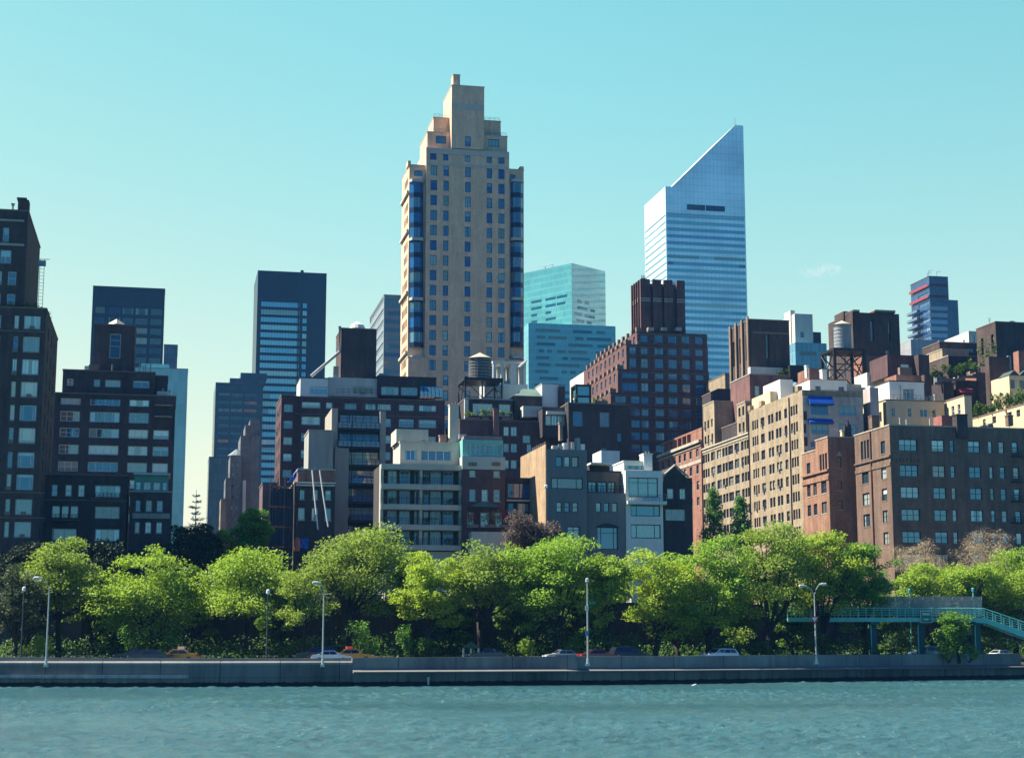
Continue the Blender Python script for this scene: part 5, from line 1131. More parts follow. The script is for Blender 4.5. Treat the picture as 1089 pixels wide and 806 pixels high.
b = Bld('apartment_building', 'low brown and red roof rooms around the leafy terraces, left of the massive chimney stack', 'apartment building', 1038, 410, 322, fm=FR_B, gm=G_DK)
b.pb(1038, 1050, 397, BR_CLAY, d=8, left=[(1, 3, 3, 5, '1')], cop=STONE_D); b.pb(990, 1003, 395, BR_BROWN, w=2, d=6, name='roof_room', par=.2); b.pb(1003, 1014, 406, BR_DARK, w=-3, d=5, name='roof_room', par=.2); b.pb(1016, 1040, 404, BR_BROWN, w=-2, d=5, name='roof_room', par=.2)
MB().prism([(-3.2, b.f(1020, 413, -3)[1]), (-4.4, b.f(1020, 418, -3)[1]), (-3.2, b.f(1020, 418, -3)[1])], b.f(1018, 410, -3)[0], b.f(1033, 410, -3)[0], 'x').build('awning', plain('awning_red', (.35, .05, .06), .7), b.e)
b.clutter(1040, 1050, 397, 0, 2, 5, 26, .3); b.clutter(1004, 1038, 405, -3, 5, 4, 27, .4)
b = Bld('gabled_house', 'cream stone roof house with small green gables at the right frame edge', 'roof house', 1073, 410, 305, fm=FR_B, gm=G_DK)
b.pb(1073, 1110, 399, CREAM, d=7, front=b.fg([(1074.5, 1079, '2'), (1084, 1089, '2')], [(404, 413)], (1080, 408)), par=0)
for (a, c) in ((1072.5, 1084), (1084, 1096)):
    (ua, za), (ub, _) = b.f(a, 399), b.f(c, 399); MB().prism([(ua, za), (ub, za), ((ua+ub)/2, za+1.0)], -.2, 4, 'y').build('gable', plain('copper_dark', (.05, .075, .07), .7), b.e)
b.pb(1083, 1090, 373, BR_CLAY, w=1, d=2, name='chimney', par=0)
# cream terrace wall with garden
b = Bld('terrace_building', 'cream building with a planted roof terrace at the right frame edge', 'apartment building', 1106, 440, 284, fm=FR_B, gm=G_DK)
dq = b.l(1030.5, 446)[0]; b.block(0, 9, 0, dq, 0, b.l(1089, 430.3)[1], CREAM, left=b.lg([(1045, 1048), (1055, 1059), (1070, 1076, '2'), (1081, 1085)], [(437, 444.5)], (1078, 440)), cop=STONE_D, par=.5)
uz = [(1034, 443, 4.0, 2.6), (1041, 438, 3.5, 3.2), (1047, 434, 3.0, 2.4), (1056, 432, 3.6, 3.6), (1063, 430, 3.0, 2.8), (1071, 428, 3.8, 3.6), (1079, 424, 3.2, 2.4), (1087, 420, 3.2, 3.0)]
names = ['lowest green terrace bush beside the cream gable end', 'feathery tall terrace bush second from the low end of the cream roof garden', 'small terrace bush left of the massive chimney foot', 'tall pale green bush hugging the massive chimney stack foot', 'round bush right of the massive chimney foot', 'broad green bush in the middle of the cream roof garden', 'brownish bush left of the frame edge in the cream roof garden', 'green bush cut by the right frame edge in the cream roof garden']
GARD = leaf_mat('leaf_garden', (.055, .13, .03), (.12, .19, .04), .35)
for (px, py, w_, h_), lab in zip(uz, names):
    roof_plant('terrace_bush', lab, b.o+b.U*1.6+b.W*b.l(px, 440)[0]+Vector((0, 0, b.l(1089, 430.3)[1]-.4)), w_*1.1, h_*1.15, 460, .42, GARD)
for (px, py, Y, w_, h_), lab in zip(((1005, 405, 318, 5, 3.6), (1015, 401, 318, 5, 3.4), (1029, 398, 319, 4.4, 2.8), (1044, 396, 321, 4.6, 4.5), (1050, 385, 330, 4, 6)), ('leafy bush below the terraced brown block, leftmost of its row', 'leafy bush below the terraced brown block, second of its row', 'small bush on the roof ledge left of the creeper-covered chimney', 'creeper mound at the left foot of the clay-lit brown tower', 'tall creeper climbing the clay-lit brown tower')):
    roof_plant('terrace_bush', lab, at(px, py+4, Y), w_, h_, 300, .42, GARD)

# ------------------------------------------------------------------ corner building, two wings around a light court
BR_WING = brick('brick_wing', (.29, .145, .085), .2); BR_CORNER = brick('brick_corner', (.165, .098, .064), .2)
b = Bld('corner_apartment_house', 'long dark brick apartment house at the right with an orange sunlit side', 'apartment house', 947.5, 500, 262, fm=FR_D, gm=G_LT, sm=STONE_D, rec=.18)
e8x = lambda a: 900+a/4.243
e8y = lambda a: 420+a/4.243
dZ = b.l(910.5, 520)[0]; uZ = b.f(1115, 500)[0]
cols = [(e8x(245), e8x(328), '3r'), (e8x(393), e8x(451), '2r'), (e8x(476), e8x(495), '1r'), (e8x(558), e8x(613), '2r'), (e8x(650), e8x(668), '1r'), (e8x(697), e8x(722), '1r'), (e8x(757), e8x(784), '1r'), (1092, 1100, '2r')]
rows = [(e8y(a), e8y(c)) for a, c in ((203, 257), (318, 372), (416, 470), (516, 570), (616, 670), (716, 770))]
lf = b.lg([(e8x(66), e8x(104), 'm3')], [(e8y(205), e8y(290))], (e8x(85), 480)) + b.lg([(e8x(156), e8x(176), '1r')], [(e8y(207), e8y(265))], (e8x(166), 480))
lf += b.lg([(e8x(73), e8x(103), '2r')], [(e8y(a), e8y(a+56)) for a in (343, 442, 538)], (e8x(88), 520)) + b.lg([(e8x(160), e8x(183), '1r')], [(e8y(a), e8y(a+55)) for a in (324, 422, 521, 620)], (e8x(170), 520))
zZ = b.f(947.5, 452.5)[1]
b.block(0, uZ, 0, dZ, 0, zZ, BR_CORNER, front=b.fg(cols, rows, (1000, 520)), left=lf, cop=STONE, par=.8)
for (y0, y1, o) in ((e8y(270), e8y(278), .25), (e8y(302), e8y(318), .12)): b.lstrip(947, -.02, dZ, y0, y1, BR_CORNER, out=o, name='cornice')
cb = MB()
for i in range(26): u = .4+i*.62; z = b.f(950+i*3, e8y(300))[1]; cb.box(u, u+.3, -.18, -.002, b.f(1000, e8y(305))[1], b.f(1000, e8y(292))[1]) if i < 8 else None
cb.build('corbel', BR_CORNER, b.e)
b.pbox(e8x(498), e8x(546), e8y(90), e8y(195), BR_DARK, w=-.45, d=1.6); b.pbox(e8x(730), e8x(752), e8y(95), e8y(138), BR_CORNER, w=.3, d=1); b.pbox(e8x(115), e8x(150), e8y(96), e8y(150), BR_CORNER, w=7, d=1.4)
b.pb(e8x(430), e8x(497), e8y(92), brick('brick_roofred', (.3, .1, .08), .2), yb=e8y(137), w=2.5, d=3, name='roof_room', par=.1)
sub_mesh(b, lambda m: m.tube([(-.15, dZ*.52, 2), (-.15, dZ*.52, zZ)], .12, 6), 'downpipe', plain('rust_pipe', (.12, .05, .04), .8))
pt = MB()
for px in (957, 964, 989, 1073): u, z = b.f(px, 452, 1.5); pt.tube([(u, 1.5, z-.8), (u, 1.5, z+random.uniform(.8, 2.2))], .09, 6)
pt.build('vent_pipe', CONC_L, b.e)
for (xa, xb, y) in ((e8x(750), e8x(800), e8y(275)), (e8x(750), e8x(800), e8y(390)), (e8x(750), e8x(800), e8y(478)), (e8x(750), e8x(800), e8y(575))):
    (ua, z), (ub, _) = b.f(xa, y, -.6), b.f(xb, y, -.6); f_ = MB().box(ua, ub, -.9, -.003, z-.12, z).build('fire_escape', BLACKM, b.e); b.rail(ua, ub, -.85, z, .9, .4, BLACKM, parent=f_)
b.clutter(955, 1085, 452.5, 0, 13, 9, 11, .8)
# far wing
o2 = b
b = Bld('corner_apartment_house', 'orange brick wing with a dark court side left of the long corner apartment house', 'apartment house', 881.5, 510, 277, fm=FR_B, gm=G_DK, sm=STONE, rec=.18)
z6x = lambda a: 840+a/6.717
z6y = lambda a: 440+a/6.717
dq = b.l(853.6, 520)[0]
lf = b.lg([(z6x(212), z6x(266), 'm3')], [(z6y(285), z6y(405))], (z6x(240), 490)) + b.lg([(z6x(117), z6x(143), '1r'), (z6x(163), z6x(189), '1r')], [(z6y(345), z6y(425))], (z6x(150), 490))
lf += b.lg([(z6x(121), z6x(146), '1r'), (z6x(166), z6x(190), '1r'), (z6x(224), z6x(262), '2r')], [(z6y(a), z6y(a+82)) for a in (497, 640)], (z6x(190), 520))
zq = b.f(881.5, 465)[1]; ws = b.l(867.5, 480)[0]
ue = b.f(915, 500)[0]
fr = b.fg([(z6x(336), z6x(370), '1r'), (z6x(336), z6x(370), '1r')], [(z6y(310), z6y(385)), (z6y(480), z6y(545)), (z6y(620), z6y(685))], (z6x(353), 500))
fr = [f for i, f in enumerate(fr) if i % 2 == 0]
b.block(0, ue, 0, ws, 0, zq, BR_WING, front=fr, left=lf, cop=STONE, par=.6)
b.block(0.05, 8, ws+.003, dq, 0, zq-1.6, BR_WING, left=lf, cop=STONE, par=.4)
for (y0, y1, o) in ((z6y(395), z6y(410), .3), (z6y(440), z6y(470), .14)): b.lstrip(880, -.02, dq, y0, y1, BR_WING, out=o, name='cornice')
b.pbox(z6x(372), z6x(388), z6y(122), z6y(165), CREAM, w=.5, d=.8); b.pbox(z6x(390), z6x(440), z6y(120), z6y(165), BR_DARK, w=1, d=2)
cp = MB(); u, z = b.f(z6x(352), z6y(285), -.1); cp.prism([(u-.5, z-.35), (u+.5, z-.35), (u, z+.45)], -.12, -.002, 'y'); cp.build('window_hood', STONE, b.e)
sub_mesh(b, lambda m: [m.tube([(b.f(q, 446, .5)[0], .8, b.f(q, 458, .5)[1]), (b.f(q, 446, .5)[0], .8, b.f(q, y, .5)[1])], [.35, .2], 7) for q, y in ((899, 452), (902, 447), (904, 451))], 'chimney_pot', BR_DARK)
# ------------------------------------------------------------------ river, shore, road, terrace
def on_z(px, py, z=0.0):
    d = ray(px, py); t = (z-CZ)/d.z; return CAMP+d*t
SH = [on_z(px, py) for px, py in ((0, 730.3), (90, 730.6), (200, 730.7), (330, 730), (375, 729.8), (440, 729.3), (545, 728.5), (640, 727.8), (720, 727), (800, 725.8), (880, 724.4), (980, 722.8), (1089, 721.4))]
SH = [Vector((p.x, p.y, 0)) for p in SH]
SH = [Vector((-2600, 174, 0)), Vector((-120, 173.5, 0))]+SH+[Vector((110, 235, 0)), Vector((2600, 500, 0))]
def offset(poly, d):
    out = []
    for i, p in enumerate(poly):
        a, c = poly[max(0, i-1)], poly[min(len(poly)-1, i+1)]; t = (c-a).normalized(); n = Vector((-t.y, t.x, 0)); out.append(p+n*d)
    return out
def loft(poly, prof, i0=0, i1=None, mb=None, closed=True):
    """prof: list of (inland offset, z) swept along the shore line"""
    mb = mb or MB(); pts = poly[i0:i1]; rows = []
    offs = {o: offset(poly, o)[i0:i1] for o, _ in prof}
    for o, z in prof: rows.append([(q.x, q.y, z(k) if callable(z) else z) for k, q in enumerate(offs[o])])
    K = len(prof)
    for j in range(K if closed else K-1):
        a, c = rows[j], rows[(j+1) % K]
        for k in range(len(pts)-1): mb.quad(a[k], a[k+1], c[k+1], c[k])
    if closed: mb.poly([r[0] for r in rows]); mb.poly([r[-1] for r in rows][::-1])
    return mb
TOP_PX = [(-40, 698.5), (0, 698.5), (180, 699.6), (330, 699.6), (545, 698), (720, 697.2), (880, 696), (1000, 695.4), (1089, 694.5)]
def px_of(p): return 544.5+F*p.x/(p.y*cP+(p.z-CZ)*sP)
def topz(k, poly=None):
    p = offset(SH, .8)[k]; px = px_of(p); xs, ys = zip(*TOP_PX)
    return hz(float(np.interp(px, xs, ys)), p.y, px)
# river
def river():
    nx, ny = 860, 640; X = np.linspace(-82, 86, nx); Y = np.concatenate([np.linspace(50, 120, 400), np.linspace(120.3, 236, ny-400)])
    gx, gy = np.meshgrid(X, Y); z = np.zeros_like(gx); rs = np.random.RandomState(3)
    for i in range(110):
        L = 0.4*(2.5/0.4)**(rs.rand()**1.1); th = rs.normal(1.15, .85); k = 2*math.pi/L; a = 0.0085*L**0.75
        z += a*np.sin(k*(gx*math.cos(th)+gy*math.sin(th))+rs.rand()*6.28)
    z *= 0.75+0.5*np.sin(gx*.06+1)*np.sin(gy*.09+.3)
    z[0] = z[-1] = -.1; V = np.stack([gx, gy, z-.02], -1).reshape(-1, 3)
    idx = np.arange(nx*ny).reshape(ny, nx); Fq = np.stack([idx[:-1, :-1], idx[:-1, 1:], idx[1:, 1:], idx[1:, :-1]], -1).reshape(-1, 4)
    base = len(V); V = np.vstack([V, [(-4000, -4000, -.35), (4000, -4000, -.35), (4000, 600, -.35), (-4000, 600, -.35)]]); Fq = np.vstack([Fq, [[base, base+1, base+2, base+3]]])
    me = bpy.data.meshes.new('river'); me.vertices.add(len(V)); me.vertices.foreach_set('co', V.ravel()); n = len(Fq)
    me.loops.add(4*n); me.loops.foreach_set('vertex_index', Fq.ravel()); me.polygons.add(n); me.polygons.foreach_set('loop_start', np.arange(0, 4*n, 4)); me.polygons.foreach_set('loop_total', np.full(n, 4))
    me.polygons.foreach_set('use_smooth', [True]*n)
    m, nt, b, out = new_mat('river_water'); tc = node(nt, 'ShaderNodeTexCoord')
    n0 = node(nt, 'ShaderNodeTexNoise', {'Vector': node(nt, 'ShaderNodeMapping', {'Vector': tc.outputs['Object'], 'Scale': (.02, .07, 1)}).outputs[0], 'Scale': 1.0, 'Detail': 4.0})
    c = mix(nt, mapr(nt, n0.outputs[0], .3, .7, 0, 1), (.026, .088, .108), (.044, .122, .140)); nt.links.new(c, b.inputs['Base Color'])
    b.inputs['Roughness'].default_value = .12; b.inputs['IOR'].default_value = 1.33
    n1 = node(nt, 'ShaderNodeTexNoise', {'Vector': node(nt, 'ShaderNodeMapping', {'Vector': tc.outputs['Object'], 'Scale': (1, 1.6, 1)}).outputs[0], 'Scale': 3.2, 'Detail': 6.0, 'Roughness': .7})
    bp = node(nt, 'ShaderNodeBump', {'Strength': 1.0, 'Distance': .16, 'Height': n1.outputs[0]}); nt.links.new(bp.outputs[0], b.inputs['Normal'])
    me.materials.append(m); me.update(calc_edges=True); return tag(link('river', me), kind='structure')
river()
# ground sheet: quay level, then the raised terrace level out to the horizon
TER = [Vector((-2600, 214, 0)), Vector((-130, 214, 0)), Vector((-40, 214, 0)), Vector((8, 215.5, 0)), Vector((25, 222, 0)), Vector((45, 236, 0)), Vector((62, 246, 0)), Vector((90, 255, 0)), Vector((140, 264, 0)), Vector((2600, 700, 0))]
def ter_y(x): return float(np.interp(x, [p.x for p in TER], [p.y for p in TER]))
def sh_y(x): return float(np.interp(x, [p.x for p in SH], [p.y for p in SH]))
g = MB(); xs = sorted({p.x for p in SH} | {p.x for p in TER})
rows_g = [[(x, sh_y(x)+.4, 1.0) for x in xs], [(x, sh_y(x)+2.6, 2.2) for x in xs], [(x, sh_y(x)+19, 2.42) for x in xs], [(x, ter_y(x)-.1, 3.2) for x in xs], [(x, ter_y(x)+.3, 9.65) for x in xs], [(x, 5000, 9.65) for x in xs]]
for a, c in zip(rows_g, rows_g[1:]):
    for k in range(len(xs)-1): g.quad(a[k], a[k+1], c[k+1], c[k])
EARTH = plain('earth', (.05, .055, .035), 1.0, var=.4, scale=.4, streak=False)
tag(g.build('ground', EARTH), kind='structure')
# road
ASPH = plain('asphalt', (.055, .055, .058), .9, var=.2, scale=.3, streak=False)
tag(loft(SH, [(3.0, 2.46), (17.5, 2.62)], 1, -1, closed=False).build('road', ASPH), kind='structure')
mk = MB()
for o in (3.6, 10.0, 10.4, 16.9): loft(SH, [(o, 2.475+(o-3)*.011), (o+.12, 2.476+(o-3)*.011)], 1, -1, mk, False)
tag(mk.build('lane_marking', plain('road_paint', (.7, .7, .66), .7, var=.1)), kind='structure')
tag(loft(SH, [(17.5, 2.4), (17.5, 2.78), (17.8, 2.78), (17.8, 2.4)], 1, -1).build('kerb', CONC), kind='structure')
# sea wall
def conc_wall(name, col, dark):
    m, nt, b, out = new_mat(name); tc = node(nt, 'ShaderNodeTexCoord'); s = node(nt, 'ShaderNodeSeparateXYZ', {0: tc.outputs['Object']})
    n1 = node(nt, 'ShaderNodeTexNoise', {'Vector': node(nt, 'ShaderNodeMapping', {'Vector': tc.outputs['Object'], 'Scale': (.7, .7, .12)}).outputs[0], 'Scale': 1.3, 'Detail': 8.0, 'Roughness': .75})
    n2 = node(nt, 'ShaderNodeTexNoise', {'Vector': tc.outputs['Object'], 'Scale': .13, 'Detail': 3.0})
    f = math_n(nt, 'ADD', mapr(nt, n1.outputs[0], .35, .7, 0, .7), mapr(nt, n2.outputs[0], .35, .65, -.2, .4))
    c = mix(nt, f, col, dark)
    # pour joints
    jx = math_n(nt, 'LESS_THAN', math_n(nt, 'FRACT', math_n(nt, 'MULTIPLY', s.outputs[0], 0.16)), .012)
    c = mix(nt, jx, c, tuple(k*.4 for k in dark))
    # tide stain: dark weed line just above the water
    wet = math_n(nt, 'LESS_THAN', s.outputs[2], math_n(nt, 'ADD', .22, math_n(nt, 'MULTIPLY', n1.outputs[0], .55)))
    c = mix(nt, wet, c, (.012, .018, .017))
    nt.links.new(c, b.inputs['Base Color']); b.inputs['Roughness'].default_value = .85; b.inputs['Specular IOR Level'].default_value = .2
    return m
SEAW = conc_wall('seawall_concrete', (.18, .185, .175), (.055, .06, .06)); BARR = conc_wall('barrier_concrete', (.26, .26, .24), (.11, .11, .11))
wall_root = thing('seawall', 'long weathered concrete river wall with a sunlit ledge and a road barrier on top', 'river wall')
iL = next(i for i, p in enumerate(SH) if px_of(p) > 390)
loft(SH, [(0, -1.5), (0, 1.62), (.7, 1.62), (.7, -1.5)], iL-1, -1).build('wall', SEAW, wall_root)
loft(SH, [(-.6, 1.45), (-.6, 1.58), (.4, 1.83), (.7, 1.85), (.7, 1.45)], iL-1, -1).build('ledge', plain('ledge_concrete', (.18, .175, .16), .85, var=.15), wall_root)
i0 = iL-1
loft(SH, [(.5, 1.3), (.5, lambda k: topz(k+i0)), (1.1, lambda k: topz(k+i0)), (1.1, 1.3)], i0, -2).build('barrier', BARR, wall_root)
loft(SH, [(0.42, -1.5), (0.42, 2.55), (2.6, 2.55), (2.6, -1.5)], 1, iL).build('wall', SEAW, wall_root)
loft(SH, [(.36, 2.3), (.36, 2.55), (.6, 2.74), (.99, 2.74), (.99, 2.3)], 1, iL).build('coping', BARR, wall_root)
loft(SH, [(1.0, 2.552), (1.0, lambda k: topz(k+1)), (1.35, lambda k: topz(k+1)), (1.35, 2.552)], 1, iL).build('barrier', plain('barrier_pale', (.22, .22, .20), .85, var=.2), wall_root)
iF = next(i for i, p in enumerate(SH) if px_of(p) > 190)
loft(SH, [(.1, .95), (.1, 1.3), (.41, 1.3), (.41, .95)], 1, iF+1).build('fender', plain('fender_pale', (.30, .32, .32), .85, var=.4, scale=1.2), wall_root)
# gate block in the barrier
bx = at(591, 700, 184.5); MB().box(bx.x, bx.x+2.5, sh_y(bx.x)+.5, sh_y(bx.x)+1.35, 1.3, 3.35).build('pier', BARR, wall_root)

# retaining wall with railing
rw_ = thing('retaining_wall', 'tall dark brick retaining wall behind the riverside trees', 'retaining wall', (0, 0, 0)); tz = 9.9
m = MB()
for p, q in zip(TER[:-1], TER[1:]):
    d = (q-p).normalized(); n = Vector((-d.y, d.x, 0))*.25
    zc = 9.9
    for (z0, z1, k) in ((2.0, 9.6, 1.0), (9.6, 9.95, 1.5)):
        a, c = p-n*k, q-n*k; e, f_ = q+n*k, p+n*k
        V = [(*v.xy, z0) for v in (a, c, e, f_)]+[(*v.xy, z1) for v in (a, c, e, f_)]
        for f4 in ((0, 1, 5, 4), (1, 2, 6, 5), (2, 3, 7, 6), (3, 0, 4, 7), (4, 5, 6, 7)): m.quad(*[V[i] for i in f4])
m.build('wall', BR_DARK, rw_)
# buttresses break the wall up
bt = MB()
for x in np.arange(-90, 100, 8.5): y = ter_y(x); bt.box(x, x+.9, y-1.0, y-.2, 2.2, 8.7)
bt.build('buttress', BR_DARK, rw_)
rl = thing('terrace_railing', 'thin pale railing along the top of the dark retaining wall', 'railing'); m = MB(); po = MB()
for x in np.arange(-92, 104, 1.6):
    a, c = Vector((x, ter_y(x), 0)), Vector((x+1.6, ter_y(x+1.6), 0))
    for z in (10.95, 10.5): m.tube([(a.x, a.y, z), (c.x, c.y, z)], .055, 5, cap=False)
    po.tube([(a.x, a.y, 9.9), (a.x, a.y, 11.0)], .05, 5)
m.build('rail', plain('rail_pale', (.5, .52, .5), .5), rl); po.build('post', plain('rail_pale', (.5, .52, .5), .5), rl)
for i, (px, lab) in enumerate(((409.5, 'white tapered stone post on the retaining wall, left of a close pair'), (424, 'white tapered stone post on the retaining wall, right of a close pair'), (522.5, 'white tapered stone post on the retaining wall half hidden by the middle trees'), (673, 'white tapered stone post on the retaining wall behind the black car'), (698, 'white tapered stone post on the retaining wall, rightmost, between tree crowns'))):
    x = at(px, 640, 215).x; t = thing('stone_post', lab, 'post', (x, ter_y(x)-.9 if False else ter_y(x)-.02, 9.95), 0, 'white posts on the retaining wall')
    MB().tube([(0, 0, 0), (0, 0, 1.2)], [.62, .42], 4).build('shaft', WHITE, t); MB().box(-.35, .35, -.35, .35, 1.2, 1.45).build('cap', WHITE, t)

# ------------------------------------------------------------------ trees
BARK = plain('bark_dark', (.035, .03, .026), .95, var=.3, scale=3); BARK_L = plain('bark_pale', (.55, .56, .52), .9, var=.2, scale=3)
LEAF = {'bright': leaf_mat('leaf_spring', (.23, .37, .05), (.38, .50, .09), .45), 'lime': leaf_mat('leaf_lime', (.27, .40, .05), (.41, .51, .08), .45), 'fresh': leaf_mat('leaf_fresh', (.20, .36, .05), (.33, .48, .09), .45), 'olive': leaf_mat('leaf_olive', (.20, .30, .06), (.32, .41, .10), .45),
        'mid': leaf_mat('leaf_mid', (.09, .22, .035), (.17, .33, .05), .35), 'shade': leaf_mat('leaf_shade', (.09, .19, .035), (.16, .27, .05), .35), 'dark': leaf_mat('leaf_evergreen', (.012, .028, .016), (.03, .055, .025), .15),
        'dull': leaf_mat('leaf_dull', (.05, .08, .05), (.10, .13, .07), .3), 'bare': leaf_mat('twig_tan', (.40, .31, .20), (.55, .44, .30), .1),
        'plum': leaf_mat('leaf_plum', (.11, .085, .10), (.19, .14, .15), .3), 'shrub': leaf_mat('leaf_shrub', (.05, .12, .03), (.11, .20, .045), .3), 'conifer': leaf_mat('leaf_conifer', (.09, .22, .06), (.16, .31, .08), .25)}
def ground_z(x, y): return 9.65 if y > ter_y(x)+.2 else float(np.interp(y, [sh_y(x)+2.6, sh_y(x)+19, ter_y(x)-.1], [2.2, 2.42, 3.2]))
def tree(label, px, ytop, ybot, hw, Y, kind='bright', n=7000, leaf=.37, clumps=80, group='riverside trees', name='leafy_tree', flat=.42, lean=0.0, gap=1.0, zg=None, seed=None):
    rs = np.random.RandomState(seed if seed is not None else int(px*7+ytop)); Rm = random.Random(int(px*13+ytop))
    c = at(px, (ytop+ybot)/2, Y); x = c.x; z1 = hz(ytop-3, Y, px); z0 = hz(ybot+15, Y, px); hw *= 1.13; n = int(n*2.0); clumps = int(clumps*1.15); rx = hw*Y/F; zg = ground_z(x, Y) if zg is None else zg
    z0 = max(z0, zg+.6); rz = (z1-z0)/2; ry = rx*.85; cz = (z0+z1)/2-zg
    t = thing(name, label, 'tree', (x, Y, zg), 0, group)
    # clump centres: biased to the outside and upper part, uneven lobes
    cl = []
    lobes = [(rs.normal(0, .42)*rx, rs.normal(0, .4)*ry, rs.normal(.08, .36)*rz, rs.uniform(.42, .66)) for _ in range(8)]+[(0, 0, .25*rz, .62)]
    while len(cl) < clumps:
        lb = lobes[rs.randint(len(lobes))]; d = rs.normal(size=3); d /= np.linalg.norm(d); r = rs.uniform(.45, 1.0)**.6
        p = np.array([lb[0]+d[0]*r*lb[3]*rx, lb[1]+d[1]*r*lb[3]*ry, lb[2]+d[2]*r*lb[3]*rz])
        q = (p[0]/rx)**2+(p[1]/ry)**2+(p[2]/rz)**2
        if q > 1.0 or (p[2] < -.45*rz and abs(p[0]) < .4*rx and rs.rand() < .7): continue
        cl.append((p[0]+lean*p[2], p[1], p[2]+cz, rs.uniform(.14, .27)*rx*gap+.3))
    cl = np.array(cl); w = cl[:, 3]**2; w /= w.sum(); ci = rs.choice(len(cl), n, p=w)
    d = rs.normal(size=(n, 3)); d /= np.linalg.norm(d, axis=1)[:, None]; r = rs.uniform(0, 1, n)**.45
    P = cl[ci, :3]+d*(r*cl[ci, 3])[:, None]*np.array([1.15, 1.15, flat*1.3])
    P[:, 2] -= .10*((P[:, 0]-cl[ci, 0])**2+(P[:, 1]-cl[ci, 1])**2)/(cl[ci, 3]+.01)
    P = P[P[:, 2] > .3]
    np.random.seed(int(px)); leaves('crown', P, leaf*(2.2 if kind == 'bare' else 1), LEAF[kind], t, up=.5, asp=.055 if kind == 'bare' else .55)
    tr = MB(); h0 = max(1.2, (z0-zg)+.25*rz); r0 = .05+.022*(z1-zg)
    bend = rs.normal(0, .25, 2)
    trunk = [(0, 0, -.2), (bend[0]*.4, bend[1]*.4, h0*.45), (bend[0], bend[1], h0)]
    tr.tube(trunk, [r0*1.25, r0*.9, r0*.72], 8)
    for k in range(9):
        e = cl[rs.randint(len(cl))]; mid = (bend[0]*.5+e[0]*.45+rs.normal(0, .2), bend[1]*.5+e[1]*.45, h0+(e[2]-h0)*.42-abs(e[0])*.05)
        st = trunk[2] if k < 6 else (bend[0]*.7, bend[1]*.7, h0*.75)
        tr.tube([st, mid, (e[0], e[1], e[2])], [r0*.55, r0*.3, .03], 6)
        for _ in range(2):
            f_ = cl[np.argmin(((cl[:, :3]-e[:3])**2).sum(1)+rs.rand(len(cl))*6)]; tr.tube([mid, ((mid[0]+f_[0])/2, (mid[1]+f_[1])/2, (mid[2]+f_[2])/2+.15), tuple(f_[:3])], [r0*.25, r0*.15, .02], 5)
    tr.build('trunk', BARK, t, smooth=True)
    return t
T_ = tree
T_('thin grey-green tree at the left frame edge beside the dark lamp post', 18, 603, 688, 26, 199, 'dull', 2600, .36, 50)
T_('olive tree just behind the first silver street lamp, leftmost of the full riverside trees', 66, 577, 655, 42, 205, 'olive', 7000)
T_('low bushy tree at the foot of the first silver street lamp', 30, 632, 690, 26, 203, 'dull', 2600, .36, 40)
T_('broad bright green tree with layered sprays behind the dark car and the first taxi', 152, 577, 662, 56, 203, 'bright', 10000, clumps=95)
T_('round bright olive-green tree between the first taxi and the dark lamp post', 262, 582, 664, 57, 204, 'bright', 10000, clumps=100)
T_('sparse brownish-olive small tree beside the second silver street lamp', 322, 600, 668, 27, 199, 'olive', 2800, .32, 45, gap=.9)
T_('tall spreading olive-green tree above the second taxi', 372, 553, 650, 58, 207, 'olive', 11000, clumps=105, lean=.1)
T_('bright yellow-green narrow tree right of the pair of white stone posts', 455, 580, 664, 34, 202, 'lime', 6000, clumps=60)
T_('pale olive airy tree in front of the dark red brick house, above the green-roofed kiosk', 512, 567, 660, 46, 205, 'olive', 7500, clumps=75)
T_('dense round green tree in front of the grey townhouses', 590, 566, 672, 50, 204, 'fresh', 10500, clumps=95)
T_('small bright tree below the white townhouse, right of the straight lamp pole', 645, 584, 672, 31, 203, 'bright', 5200, clumps=55)
T_('bright yellow-green round tree in front of the white townhouse and gabled house', 695, 574, 676, 46, 205, 'lime', 9000, clumps=80)
T_('broad green tree below the two dark conifers', 752, 562, 676, 46, 208, 'fresh', 9000, clumps=85)
T_('tallest airy olive tree with dark forked limbs showing, above the white wagon', 815, 540, 676, 54, 214, 'olive', 10000, .38, 90, gap=.85)
T_('bright green tree behind the double-armed street lamp', 872, 557, 668, 42, 219, 'lime', 7500, clumps=70)
T_('dark-trunked green tree at the left end of the teal footbridge', 918, 574, 664, 38, 222, 'mid', 7000, clumps=65)
T_('bright flat-crowned tree behind the fenced footbridge, left of three', 985, 597, 650, 33, 233, 'bright', 5200, clumps=60, group='trees behind the footbridge')
T_('bright flat-crowned tree behind the fenced footbridge, middle of three', 1030, 594, 652, 36, 235, 'bright', 5600, clumps=60, group='trees behind the footbridge')
T_('bright flat-crowned tree behind the footbridge stairs, right of three', 1077, 588, 654, 36, 238, 'bright', 5600, clumps=60, group='trees behind the footbridge')
T_('leafless tan-brown tree in front of the dark corner apartment house, left part', 985, 572, 616, 34, 255, 'bare', 4200, .28, 80, name='bare_tree', group='bare trees on the terrace', gap=.8)
T_('leafless tan-brown tree in front of the dark corner apartment house, right part', 1042, 566, 614, 40, 257, 'bare', 4600, .28, 90, name='bare_tree', group='bare trees on the terrace', gap=.8)
T_('green tree cut by the right frame edge in front of the corner apartment house', 1092, 574, 612, 16, 254, 'mid', 2200, .4, 30, group='trees on the terrace')
T_('black-green dense evergreen tree beside the brown row house and the pale leafless conifer', 208, 554, 612, 31, 222, 'dark', 7000, .4, 70, group='trees on the terrace')
T_('dark evergreen mass at the foot of the left brick tower', 28, 580, 640, 46, 219, 'dark', 6500, .42, 70, group='trees on the terrace')
